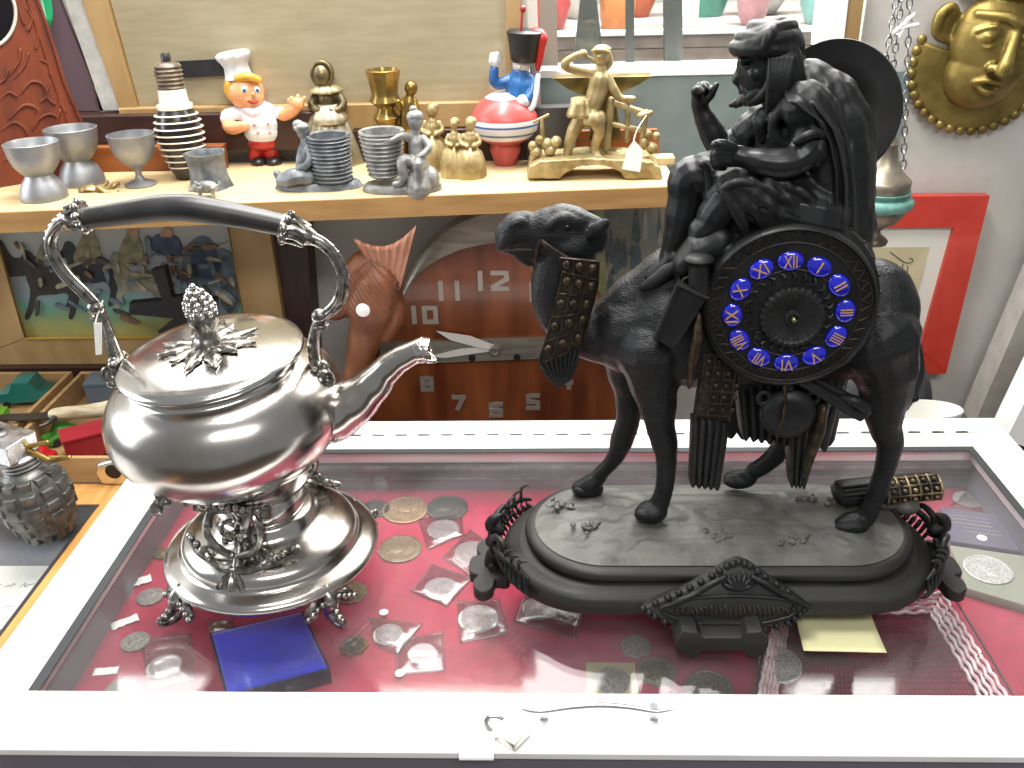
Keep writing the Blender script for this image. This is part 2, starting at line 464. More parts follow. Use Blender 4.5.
# padlock hooked through the hasp
pc = aZ(511, 733, .008)
lockM = mat('nickel_padlock', '#dcdad0', .25, 1, rough2=.4, nscale=50)
pk = thing('padlock', 'small square silver padlock hooked on the front of the white frame', 'padlock', (pc.x, pc.y, .003))
d1 = (aZ(530, 722, .008) - aZ(503, 750, .008)).normalized(); 
d1 = V((.80, -.60, 0)).normalized(); d2 = V((.60, .80, 0))
q = [pc + d1 * a + d2 * b for a, b in ((-.013, -.0115), (.013, -.0115), (.013, .0115), (-.013, .0115))]
fin(MB().prism([x + V((0, 0, .004)) for x in q], (0, 0, -.009), .0012), 'lock_body', lockM, pk)
sk = MB()
s0 = pc - d1 * .013
sk.spline([s0 + d2 * .0075, s0 + d2 * .0075 - d1 * .007, s0 + d2 * .004 - d1 * .0125, s0 - d1 * .0145, s0 - d2 * .004 - d1 * .0125, s0 - d2 * .0075 - d1 * .007, s0 - d2 * .0075], .0017, 8, 4)
fin(sk, 'shackle', M_steel, pk)

# ================================================================== things in the case
FL = DZ + .0003
sleeveM = glassmat('clear_sleeve', '#f6f2f4', 1.5, .22, 2.2)
def coinmat(n, a, b, met=.45, ro=.35): return mat(n, a, ro, met, col2=b, nscale=350, bump=.35, bscale=900)
CM = dict(silver=coinmat('silver_coin', '#dcdad6', '#a9a6a2'), bronze=coinmat('bronze_coin', '#a58a6a', '#7f6548', .6), dark=coinmat('dark_coin', '#5d5a55', '#3e3b36', .6),
          brown=coinmat('brown_medal', '#8d7a66', '#6b5846', .6), gold=coinmat('gold_coin', '#b59a52', '#8a6f30'), grey=coinmat('grey_coin', '#a29f98', '#77746c'),
          white=mat('white_disc', '#f0eeea', .35, 0, bump=.2, bscale=500), olive=coinmat('olive_coin', '#8f8a66', '#6a654a', .6))
def coin_mb(c, R_, th=.0025, seed=0, sides=36, relief=True):
    rnd = random.Random(seed)
    mb = MB(); mb.lathe([(R_ * .97, 0), (R_, .0004), (R_, th - .0004), (R_ * .97, th), (R_ * .90, th), (R_ * .88, th - .0005), (R_ * .02, th - .0005)], c, n=sides)
    if relief:   # a profile head in low relief, and beading for the legend
        c = V(c) + V((0, 0, th - .0006)); a = rnd.uniform(0, 6.28)
        ex, ey = V((math.cos(a), math.sin(a), 0)), V((-math.sin(a), math.cos(a), 0))
        mb.ell(c + ey * R_ * .15, (R_ * .34, R_ * .40, .0007), rotz(a), 12, 6)
        mb.ell(c - ey * R_ * .38 + ex * R_ * .05, (R_ * .42, R_ * .22, .0006), rotz(a), 12, 6)
        mb.ell(c + ex * R_ * .36 + ey * R_ * .12, (R_ * .09, R_ * .07, .0006), rotz(a), 8, 4)
        for i in range(18):
            t = a + 1.2 + i * .26
            mb.box(c + V((math.cos(t), math.sin(t), 0)) * R_ * .74, (R_ * .05, R_ * .12, .0009), (0, 0, t))
    return mb
_cs = [0]
def coin(px, py, rpx, m_, label, z=FL, th=.0025, sides=36, group=None, name='coin', relief=True):
    c = aZ(px, py, z + th); c.z = z; _cs[0] += 1
    return solo(coin_mb(c, rpx / ppm(c), th, _cs[0], sides, relief), name, CM[m_], label, 'coin', group, sharp=30)
def sleeved(px, py, rpx, m_, quad, label, dot=None, relief=True, extra=None):
    """a coin in a clear film sleeve: sleeve outline given where it lies on the velvet"""
    _cs[0] += 1
    c = aZ(px, py, FL + .003); c.z = FL + .0006
    t = thing('sleeved_coin', label, 'coin', (c.x, c.y, FL))
    q = [aZ(x, y, FL) for x, y in quad]
    fin(coin_mb(c, rpx / ppm(c), .0025, _cs[0], 36, relief), 'coin_disc', CM[m_], t, sharp=30)
    if extra:
        ex, ey, er, em = extra; c2 = aZ(ex, ey, FL + .002); c2.z = FL + .0007
        fin(coin_mb(c2, er / ppm(c2), .0018, _cs[0] + 50), 'second_coin', CM[em], t, sharp=30)
    def f(u, v):
        p = (q[0] * (1 - u) + q[1] * u) * (1 - v) + (q[3] * (1 - u) + q[2] * u) * v
        d = (V((p.x, p.y, 0)) - V((c.x, c.y, 0))).length
        e = min(u, 1 - u, v, 1 - v)
        h = .0008 + (.0034 if d < rpx / ppm(c) * 1.15 else .0018) * min(1, e * 6)
        return V((p.x, p.y, FL + h + noise.noise(p * 120) * .0011 * min(1, e * 6)))
    fin(MB().shell(f, 15, 15, (0, 0, .0002)), 'sleeve', sleeveM, t, sharp=180)
    if dot:
        d = aZ(dot[0], dot[1], FL + .003); d.z = FL + .0042
        fin(MB().lathe([(dot[2] / ppm(d), 0), (dot[2] / ppm(d), .0004)], d, n=18), 'white_sticker', CM['white'], t)
    return t
coin(375, 508, 15, 'dark', 'dark worn coin half hidden behind the rim of the silver kettle stand')
coin(405, 509, 23, 'bronze', 'large tan bronze coin at the back edge of the red velvet')
coin(447, 507, 21, 'dark', 'dark grey coin lying right of the large tan bronze one')
coin(400, 548, 22, 'brown', 'large brown medal with a profile head in front of the tan bronze coin')
sleeved(443, 529, 16, 'silver', [(418, 520), (462, 512), (464, 536), (428, 551)], 'shiny silver coin in a clear sleeve in front of the dark grey coin')
sleeved(472, 552, 18, 'silver', [(442, 558), (470, 530), (492, 545), (474, 580)], 'silver coin in a clear sleeve nearest the left end of the camel clock')
sleeved(441, 588, 17, 'silver', [(410, 592), (432, 565), (474, 578), (447, 608)], 'silver coin in a crumpled glaring sleeve left of the two bagged coins')
sleeved(478, 618, 20, 'silver', [(456, 602), (500, 600), (508, 634), (460, 644)], 'silver crown coin in a crinkled clear sleeve at the middle of the velvet')
sleeved(540, 608, 18, 'grey', [(524, 593), (586, 604), (577, 640), (513, 622)], 'grey coin sharing one clear bag with a small orange coin', extra=(566, 614, 12, 'bronze'))
sleeved(388, 634, 15, 'silver', [(368, 618), (424, 624), (398, 656), (376, 648)], 'silver coin in a square sleeve with a white dot, right of the black badge', dot=(384, 613, 4.5))
sleeved(422, 653, 14, 'white', [(398, 640), (444, 632), (446, 672), (394, 676)], 'plain white disc in a square sleeve with a white dot below', dot=(400, 674, 5), relief=False)
coin(350, 592, 17, 'olive', 'greenish dark coin beside the front right foot of the silver kettle')
coin(636, 646, 16, 'grey', 'eight sided grey coin under the front of the black plinth', sides=8, relief=False)
coin(709, 687, 24, 'olive', 'dull olive coin half under the front frame, below the black plinth foot')
# coin in a cardboard square, and a coin in a round capsule
def carded(px, py, half, rpx, m_, label, cm):
    c = aZ(px, py, FL); k = half / ppm(c)
    t = thing('carded_coin', label, 'coin', (c.x, c.y, FL))
    fin(bx(c.x - k, c.x + k, c.y - k, c.y + k, FL, FL + .0014), 'card', cm, t)
    fin(coin_mb(c + V((0, 0, .0013)), rpx / ppm(c), .0018, 77), 'coin_disc', CM[m_], t, sharp=30)
carded(612, 682, 25, 18, 'grey', 'grey coin set in a square tan card, by the front frame', mat('tan_card', '#a59a72', .8))
cap = aZ(656, 673, FL)
t = thing('capsule_coin', 'golden coin in a round clear capsule between tan card and plinth foot', 'coin', (cap.x, cap.y, FL))
R_ = 19 / ppm(cap)
fin(MB().lathe([(R_, 0), (R_, .004), (R_ * .92, .0046), (R_ * .90, .0016), (.0001, .0014)], cap, n=36), 'capsule_ring', mat('smoky_capsule', '#7d7663', .2), t)
fin(coin_mb(cap + V((0, 0, .0018)), R_ * .80, .002, 91), 'coin_disc', CM['olive'], t, sharp=30)
# left end
ls = [(150, 596, 13, 'grey coin at far left, the rear one of the row by the kettle'), (135, 641, 14, 'grey coin at far left, middle one of the row by the kettle'),
      (121, 688, 15, 'grey coin at far left corner, front one of the row, cut by the frame')]
for px, py, r_, lb in ls: coin(px, py, r_, 'grey', lb)
coin(163, 553, 9, 'olive', 'small olive coin tucked under the left rim of the kettle stand')
sleeved(164, 666, 17, 'silver', [(140, 640), (192, 634), (194, 680), (148, 690)], 'silver coin in a glaring crinkled bag left of the blue box')
sleeved(220, 628, 11, 'olive', [(208, 622), (234, 618), (234, 640), (210, 642)], 'small greenish coin in a sleeve behind the blue box')
def scrap(px, py, w, h, a, label):
    c = aZ(px, py, FL); k = 1 / ppm(c)
    mb = MB()
    def f(u, v): 
        x = (u - .5) * w * k; y = (v - .5) * h * k
        return V((c.x + x * math.cos(a) - y * math.sin(a), c.y + x * math.sin(a) + y * math.cos(a), FL + .0006 + .003 * abs(noise.noise(V((x * 150, y * 150, a)))) ))
    mb.shell(f, 9, 7, (0, 0, .0004))
    return solo(mb, 'paper_scrap', CM['white'], label, 'paper', 'white paper scraps at the left end of the case', sharp=180)
scrap(141, 582, 20, 12, .5, 'crumpled white scrap beside the rear grey coin of the left row')
scrap(125, 623, 26, 11, .6, 'crumpled white scrap behind the middle grey coin of the left row')
scrap(106, 672, 24, 10, .1, 'crumpled white scrap behind the front left grey coin')
coin(911, 579, 11, 'white', 'small white ring disc beside the right end of the black plinth', relief=False, name='token')
coin(941, 614, 10, 'white', 'blank white token on the velvet in front of the square medal case', relief=False, name='token')
# black enamel badge with gold scalloped edge
bc = aZ(354, 647, FL)
t = thing('enamel_badge', 'black round badge with a gold scalloped edge near the blue box', 'badge', (bc.x, bc.y, FL))
R_ = 14 / ppm(bc)
fin(MB().lathe([(R_ * .9, 0), (R_, .001), (R_ * .95, .003), (R_ * .6, .0034)], bc, n=48, wob=lambda a, z, r: 1 + .09 * math.cos(8 * a)), 'gold_rim', M_brass, t)
fin(MB().lathe([(R_ * .78, .003), (R_ * .7, .0046), (R_ * .3, .0055), (.0001, .0055)], bc, n=40, wob=lambda a, z, r: 1 + .07 * math.cos(8 * a)), 'black_centre', mat('black_enamel', '#15120f', .2, coat=.5), t)
fin(MB().lathe([(R_ * .28, .0052), (R_ * .2, .0072), (.0001, .0075)], bc, n=20), 'centre_boss', mat('worn_gold', '#6b5526', .4, .8), t)
# blue velvet box
bq = [aZ(209, 632, FL + .022), aZ(303, 610, FL + .022), aZ(330, 668, FL + .022), aZ(226, 696, FL + .022)]
cc = sum(bq, V()) / 4
t = thing('blue_box', 'royal blue velvet jewellery box with dark edges at the case front', 'box', (cc.x, cc.y, FL))
M_blue = mat('royal_blue_velvet', '#1b2fd0', .8, col2='#1526b4', nscale=40, sheen=.4, bump=.15, bscale=800)
fin(MB().prism([p - V((0, 0, .001)) for p in bq], (0, 0, -.0205), .001), 'box_base', mat('navy_edge', '#0b0d2c', .6), t)
bt = [cc + (p - cc) * .955 for p in bq]
def lidf(u, v):
    p = (bt[0] * (1 - u) + bt[1] * u) * (1 - v) + (bt[3] * (1 - u) + bt[2] * u) * v
    e = min(u, 1 - u, v, 1 - v)
    return V((p.x, p.y, FL + .0212 + .0045 * (1 - (1 - min(1, e * 3.2)) ** 2)))
fin(MB().shell(lidf, 20, 20, (0, 0, -.0015)), 'padded_lid', M_blue, t, sharp=180, label='padded royal blue lid')
# square medal case and its dark certificate, white sleeve behind
def slabq(quad, z0, th): 
    q = [aZ(x, y, z0 + th) for x, y in quad]; return q
q = slabq([(950, 545), (1026, 556), (1048, 612), (966, 588)], FL, .012)
cc = sum(q, V()) / 4
t = thing('medal_case', 'square grey open case holding a large silver medal at far right', 'medal', (cc.x, cc.y, FL))
fin(MB().prism(q, (0, 0, -.0118), .0008), 'case_tray', mat('grey_green_felt', '#8a8b7c', .8), t)
mc = aZ(988, 570, FL + .012); mc.z = FL + .012
fin(coin_mb(mc, 23 / ppm(mc), .002, 33), 'medal_disc', CM['silver'], t, sharp=30)
q = slabq([(940, 507), (1002, 515), (1020, 551), (951, 541)], FL, .014)
cc = sum(q, V()) / 4
t = thing('certificate_card', 'dark plum card with faint pale print behind the square medal case', 'card', (cc.x, cc.y, FL))
fin(MB().prism(q, (0, 0, -.0138), .0008), 'card_body', mat('plum_card', '#5d5668', .55), t)
pr_ = MB()
for i in range(5):
    a = q[0].lerp(q[3], .2 + i * .11); b_ = q[1].lerp(q[2], .2 + i * .11)
    s0, s1 = (.15, .75) if i < 3 else (.3, .85)
    n_ = 9
    for j in range(n_):
        u0 = s0 + (s1 - s0) * j / n_; u1 = u0 + (s1 - s0) / n_ * (.5 + .35 * ((i * 7 + j * 3) % 3) / 2)
        pr_.tube([a.lerp(b_, u0) + V((0, 0, .0003)), a.lerp(b_, u1) + V((0, 0, .0003))], .0004, 5)
fin(pr_, 'printed_lines', mat('pale_print', '#c5bda6', .6), t)
d = q[0].lerp(q[1], .5).lerp(q[3].lerp(q[2], .5), .78)
fin(MB().lathe([(.006, 0), (.006, .0006)], d, n=20), 'round_seal', CM['white'], t)
sleeved(968, 499, 14, 'silver', [(948, 508), (966, 488), (996, 500), (990, 514)], 'silver coin in a crumpled bag behind the dark plum card')
# wire basket with a woven pink and white rim
bq = [(733, 657), (770, 588), (950, 593), (1014, 697), (744, 698)]
zb = FL + .026
top = [aZ(x, y, zb) for x, y in ((738, 690), (762, 640), (800, 590), (948, 590), (1003, 694))]
cc = sum(top, V()) / 5
bk = thing('woven_basket', 'wire basket with woven white and pink sides and red mesh bottom', 'basket', (cc.x, cc.y, FL))
M_weave = mat('white_woven_cord', '#f4e8e8', .7, col2='#e2b4ba', nscale=90)
M_wire = mat('dark_wire', '#3b2a2c', .4, .6)
A, B, Cc, D = aZ(745, 700, zb), aZ(778, 590, zb), aZ(944, 588, zb), aZ(1012, 697, zb)
# front side runs under the frame
A = V((A.x, .628, zb)); D = V((D.x + .002, .628, zb))
rim = [A, B + V((-.004, 0, 0)), B + V((.008, .004, 0)), Cc + V((-.008, .004, 0)), Cc + V((.004, -.002, 0)), D]
fin(MB().tube(crv(rim, .0013, 6)[0], .0013, 8), 'rim_wire', M_wire, bk)
ctr = (A + B + Cc + D) / 4
def side(v, k):     # v 0 rim .. 1 bottom
    P = [A, B, Cc, D]
    o = []
    for p in P: 
        qv = ctr.lerp(p, 1 - .17 * v); qv.z = zb - .004 - (zb - FL - .006) * v; o.append(qv)
    o[0].y = A.y + .012 * v; o[3].y = D.y + .012 * v
    return o
for v in (.1, .3, .5, .7, .9):
    o = side(v, 0); pth = []
    for a, b in ((o[0], o[1]), (o[1], o[2]), (o[2], o[3])):
        n_ = int((b - a).length / .004)
        for i in range(n_):
            pth.append(a.lerp(b, i / n_) + V((0, 0, .0012 * math.sin(i * 1.35 + v * 31))) + (ctr - a).normalized() * .0012 * math.cos(i * 1.35 + v * 31))
    fin(MB().tube(pth, .0021, 7), 'woven_strand', M_weave, bk, sharp=180)
o = side(.5, 0)
st = MB()
for (k0, k1) in ((0, 1), (1, 2), (2, 3)):
    for i in range(0, 9):
        t0 = side(0, 0); t1 = side(1, 0)
        st.tube([t0[k0].lerp(t0[k1], i / 8), t1[k0].lerp(t1[k1], i / 8)], .0008, 6)
fin(st, 'side_wires', M_wire, bk)
o = side(1, 0)
ms = MB()
for i in range(45):
    u = (i + .5) / 45
    ms.tube([o[0].lerp(o[3], u) + V((0, 0, -.0005)), o[1].lerp(o[2], u) + V((0, 0, -.0005))], .0006, 5)
for i in range(22):
    u = (i + .5) / 22
    ms.tube([o[0].lerp(o[1], u), o[3].lerp(o[2], u)], .0006, 5)
fin(ms, 'mesh_bottom', mat('dark_red_mesh', '#5e1626', .6), bk)
fin(MB().tube(crv([A + V((0, .003, -.002)), (A + D) / 2 + V((0, .003, -.003)), D + V((0, .003, -.002))], .002, 8)[0], .002, 8), 'front_strand', M_weave, bk)
cs = aZ(780, 666, FL + .009)
t = solo(coin_mb((0, 0, 0), 21 / ppm(cs), .003, 5), 'coin', CM['silver'], 'bright silver dollar coin lying in the woven basket by the plinth foot', 'coin', sharp=30, origin=(0, 0, 0))
t.location = cs; t.rotation_euler = (.16, -.1, .3)
# sticky note on the glass
nq = [aZ(794, 607, .0012), aZ(868, 606, .0012), aZ(886, 657, .0012), aZ(803, 655, .0012)]
def nf(u, v):
    p = (nq[0] * (1 - u) + nq[1] * u) * (1 - v) + (nq[3] * (1 - u) + nq[2] * u) * v
    return V((p.x, p.y, .0006 + (.006 * v * v if v > 0 else 0)))
solo(MB().shell(nf, 10, 10, (0, 0, .0003)), 'sticky_note', mat('pale_yellow_paper', '#d8d3a4', .8), 'pale yellow blank sticky note lying by the front of the plinth', 'note', sharp=180)
# ================================================================== the silver kettle on its stand
def silver_mat(name, a, b, ro, ro2, sc=9):
    return mat(name, a, ro, 1, col2=b, nscale=sc, ndetail=6, thresh=(.4, .7), rough2=ro2)
M_silver = silver_mat('tarnished_silver', '#cfcbc6', '#a39b92', .16, .27)
M_silver2 = silver_mat('polished_silver', '#dcd9d5', '#bdb7b0', .14, .22)
M_oxid = silver_mat('oxidised_silver', '#a5a19a', '#3c3834', .24, .4, 120)
M_ebony = mat('ebony_grip', '#1d1c1c', .38, 0, col2='#2b2a29', nscale=40, spec=.6)
BC = V((-.303, .806, 0))              # stand centre
kt = thing('kettle_on_stand', 'large tarnished silver tea kettle with ebony swing handle on a round footed stand', 'kettle', BC)
# stand
fin(MB().lathe([(.060, .033), (.108, .030), (.1145, .032), (.1165, .036), (.1145, .040), (.108, .0425), (.1005, .046), (.0965, .0475), (.0955, .052), (.0945, .057), (.090, .062),
    (.080, .0675), (.068, .071), (.058, .075), (.053, .080), (.0515, .086), (.049, .089), (.044, .091)], BC, n=96), 'stand_base', M_silver, kt, sharp=60)
fin(MB().lathe([(.040, .088), (.046, .092), (.0475, .098), (.0455, .106), (.043, .112), (.047, .117), (.0535, .121), (.0545, .126), (.047, .131), (.030, .133)], BC + V((-.004, -.004, 0)), n=72), 'burner', M_silver, kt, sharp=60)
RK = Matrix.Rotation(-.070, 4, 'Y') @ Matrix.Rotation(.065, 4, 'X')      # the kettle tips a little on its pins
def TK(mb):
    p = Matrix.Translation(KC + V((0, 0, .131))); return mb.xform(p @ RK @ p.inverted())
KC = V((-.313, .795, 0))              # kettle axis
zl = aY(213, 362, .79).z
# body of revolution
z0 = .131
ZS = 1.07
prof = [(.030, z0), (.044, z0 + .002), (.056, z0 + .009), (.074, z0 + .021), (.094, z0 + .036), (.109, z0 + .053), (.1165, z0 + .070), (.118, z0 + .082), (.1155, z0 + .096), (.108, z0 + .109), (.098, z0 + .1185), (.088, z0 + .1235), (.083, z0 + .1265), (.082, z0 + .131), (.086, z0 + .1345)]
prof = [(r, z0 + (z - z0) * ZS) for r, z in prof]
zt = z0 + .1345 * ZS
fin(TK(MB().lathe([(p.x, p.z) for p in crv([(r, 0, z) for r, z in prof], 0, 3)[0]], KC, n=96)), 'kettle_body', M_silver, kt, sharp=70)
lid = fin(TK(MB().lathe([(.060, zt), (.083, zt), (.0885, zt + .0005), (.0898, zt + .003), (.0888, zt + .0055), (.0855, zt + .0072), (.080, zt + .0094), (.062, zt + .0124), (.040, zt + .0146), (.02, zt + .0155), (.0001, zt + .0156)], KC, n=96)), 'lid', M_silver2, kt, sharp=75)
ft = KC + V((0, 0, zt + .0145))
# finial: leaves, calyx, berry cluster
lf = MB()
rnd = random.Random(3)
for i in range(11):
    a = 2 * PI * i / 11 + rnd.uniform(-.15, .15); L_ = .040 + rnd.uniform(-.006, .010)
    d = V((math.cos(a), math.sin(a), 0)); sde = V((-math.sin(a), math.cos(a), 0))
    def f(u, v, d=d, sde=sde, L_=L_):
        w = .0075 * math.sin(PI * min(1, .12 + v * .9)) ** .8 * (1 + .25 * math.cos(v * 22))
        s = (u - .5) * 2
        r = .006 + L_ * v
        drop = -.013 * (r / .094) ** 2 * .9
        return ft + d * r + sde * (s * w) + V((0, 0, .0035 + drop + .003 * math.sin(v * PI) - .0022 * s * s + (.004 * v ** 4)))
    lf.shell(f, 5, 12, (0, 0, -.0016))
fin(TK(lf), 'finial_leaves', M_oxid, lid, sharp=180)
_p = KC + V((0, 0, .131)); fT = _p + RK.to_3x3() @ (ft - _p)
cx = MB()
cx.lathe([(.013, -.003), (.015, .003), (.0115, .009), (.0085, .015), (.0105, .020), (.0138, .027), (.014, .035), (.011, .039), (.004, .041)], fT, n=20, wob=lambda a, z, r: 1 + .12 * math.cos(5 * a + z * 200))
fin(cx, 'finial_calyx', M_oxid, lid, sharp=180)
be = MB()
for k in range(6):
    rr = [.0125, .0125, .0115, .009, .006, .0015][k]; n_ = [10, 10, 9, 7, 5, 1][k]
    for i in range(n_):
        a = 2 * PI * i / n_ + k * .4
        be.ell(fT + V((rr * math.cos(a) - .0008 * k, rr * math.sin(a), .036 + k * .0049)), .0036, n=8, k=6)
fin(be, 'finial_berries', M_silver, lid, sharp=180)
# spout
Ys = .79
sp = MB()
pts = [aY(*p, Ys) for p in ((300, 418), (330, 414), (352, 403), (371, 387), (385, 371), (399, 360), (413, 353), (422, 350))]
sp.spline(pts, [.033, .030, .0245, .0185, .0145, .0125, .0115, .0125], 20, 5, caps=True)
fin(sp, 'spout', M_silver, kt, sharp=60)
lip = MB()
tp = aY(423, 350, Ys)
lip.tube([tp + V((-.006, 0, -.002)), tp, tp + V((.004, 0, -.001))], [.0122, .0128, .0133], 20)
ax = V((.9, -.1, .35))
lip.torus(tp + V((.003, 0, 0)), .0125, .0013, ax, 22, 8)
lp_ = [tp + V((.001, -.010, -.006)), tp + V((.008, -.006, -.010)), tp + V((.0115, 0, -.011)), tp + V((.008, .006, -.010)), tp + V((.001, .010, -.006))]
lip.spline(lp_, .0019, 8, 4)
fin(lip, 'spout_lip', M_silver2, kt, sharp=60)
# handle mounts, arms and grip, all in the plane of the spout
def K(x, y): return aY(x, y, Ys)
def mount(c, s):
    mb = MB()
    mb.ell(c, (.011, .010, .016), n=14)
    for dx, dz, r in ((-.008, -.012, .005), (.008, -.013, .005), (0, -.017, .006), (-.009, .002, .0045), (.009, .001, .0045), (0, .012, .006), (-.005, -.006, .006), (.006, -.005, .0055)):
        mb.ell(c + V((dx, -.006, dz)), (r, r * .8, r * .9), n=10, k=6)
    for q in (-1, 1):
        mb.spline([c + V((0, -.008, .008)), c + V((q * .009, -.010, .006)), c + V((q * .013, -.009, -.002)), c + V((q * .009, -.010, -.007)), c + V((q * .005, -.010, -.003))], .002, 6, 4)
    return mb
fin(mount(K(322, 374), 1), 'handle_mount', M_oxid, kt)
fin(mount(K(119, 370), -1), 'handle_mount', M_oxid, kt)
def arm(pivot, low, knob, curve, beads, collar):
    mb = MB()
    mb.spline([K(*p) for p in low], [.0075, .0065, .0055, .0058, .0048][:len(low)], 12, 4)
    a, b = K(*pivot), V((0, 1, 0))
    mb.tube([a - b * .011, a + b * .011], .0055, 12); mb.ell(a - b * .012, .005, n=10, k=6)
    kk = K(*knob); mb.ell(kk, (.0085, .0075, .0075), n=12, k=8)
    mb.torus(kk + V((0, 0, -.010)), .006, .002, (0, 0, 1), 14, 6)
    lo = fin(mb, 'arm_link', M_oxid, kt)
    cu = MB()
    P, Rr = crv([K(*p) for p in curve], [.0055, .0062, .0066, .0062, .0058, .006, .007][:len(curve)], 6)
    cu.tube(P, Rr, 12, flat=.8)
    P2, R2 = crv([K(*p) + V((0, -.006, 0)) for p in curve], .0018, 6)
    cu.tube(P2[3:-4], .0018, 6)
    fin(cu, 'arm_scroll', M_oxid, kt)
    bd_ = MB()
    for p in beads: bd_.ell(K(*p), (.0028, .0032, .0028), n=8, k=5)
    fin(bd_, 'arm_beading', M_silver2, kt)
    co = MB()
    (ax_, ay_), (bx_, by_) = collar
    A_, B_ = K(ax_, ay_), K(bx_, by_)
    co.tube([A_, A_.lerp(B_, .25), A_.lerp(B_, .45), A_.lerp(B_, .8), B_], [.0075, .0105, .0095, .0125, .0118], 18)
    for i in range(9):
        t = 2 * PI * i / 9
        x_, y_, d_ = frame_from(B_ - A_)
        co.ell(A_.lerp(B_, .82) + (x_ * math.cos(t) + y_ * math.sin(t)) * .0125, (.004, .004, .005), n=8, k=5)
        co.spline([A_.lerp(B_, .15) + (x_ * math.cos(t) + y_ * math.sin(t)) * .010, A_.lerp(B_, .5) + (x_ * math.cos(t + .3) + y_ * math.sin(t + .3)) * .0115, A_.lerp(B_, .85) + (x_ * math.cos(t) + y_ * math.sin(t)) * .013], .0018, 6, 3)
    fin(co, 'grip_collar', M_oxid, kt)
arm((118, 360), [(118, 362), (112, 345), (105, 325), (99, 312)], (96, 308), [(97, 306), (84, 293), (64, 273), (53, 254), (51, 238), (59, 225), (70, 217)],
    [(49, 256), (47, 247), (46.5, 239), (48, 232), (51, 226), (55, 221), (60, 216), (65, 213)], ((66, 219), (86, 215)))
arm((319, 378), [(318, 372), (314, 350), (315, 332), (320, 320)], (320, 316), [(322, 316), (334, 307), (342, 292), (342, 272), (334, 255), (322, 243), (308, 237)],
    [(347, 285), (347, 276), (345, 268), (341, 260), (337, 253), (332, 247), (326, 242), (320, 238), (314, 234)], ((312, 238), (281, 225)))
gp = [K(*p) for p in ((78, 219), (100, 216.5), (135, 211.5), (163, 208), (190, 208), (220, 212.5), (255, 219), (292, 227))]
fin(MB().spline(gp, [.0095, .0100, .0112, .0122, .0125, .0118, .0108, .0100], 20, 5), 'ebony_grip', M_ebony, kt, label='dark ebony grip')
tg = MB()
tg.tube(crv([K(103, 300), K(100, 318) + V((0, -.01, 0)), K(103, 330) + V((0, -.012, 0)), K(104, 342) + V((0, -.012, 0))], 0, 4)[0], .0007, 5)
o = [K(*p) + V((0, -.012, 0)) for p in ((99, 318), (107, 318), (107, 349), (101, 350))]
tg.prism(o, (0, .0006, 0))
fin(tg, 'price_tag', mat('white_card_tag', '#e5e2dc', .7), kt, sharp=30)
# feet: leafy scrolls under the rim
def foot(ang, size=1.0):
    d = V((math.cos(ang), math.sin(ang), 0)); s = V((-math.sin(ang), math.cos(ang), 0)); c = BC + d * .108
    mb = MB()
    mb.spline([c + V((0, 0, .036)), c + d * .008 + V((0, 0, .026)), c + d * .006 + V((0, 0, .012)), c + d * .016 + V((0, 0, .005)), c + d * .027 + V((0, 0, .0065)), c + d * .028 + V((0, 0, .012))], [.007, .0085, .0075, .0055, .0045, .003], 10, 4, round_=True)
    for q in (-1, 1):
        mb.spline([c + s * q * .004 + V((0, 0, .030)), c + s * q * .018 + d * .004 + V((0, 0, .028)), c + s * q * .026 + d * .004 + V((0, 0, .020)), c + s * q * .021 + d * .006 + V((0, 0, .014)), c + s * q * .016 + d * .006 + V((0, 0, .019))], [.0045, .004, .0035, .003, .0025], 8, 4, round_=True)
        for k in range(4):
            mb.ell(c + s * q * (.010 + .006 * k) + d * (.008) + V((0, 0, .026 - .003 * k)), (.0042, .0042, .0038), n=8, k=5)
    for k in range(3): mb.ell(c + d * (.012 + .005 * k) + V((0, 0, .020 - .004 * k)), (.005, .005, .0045), n=8, k=5)
    return mb
for a in (-2.36, -.80, .78, 2.36): fin(foot(a), 'foot', M_oxid, kt)
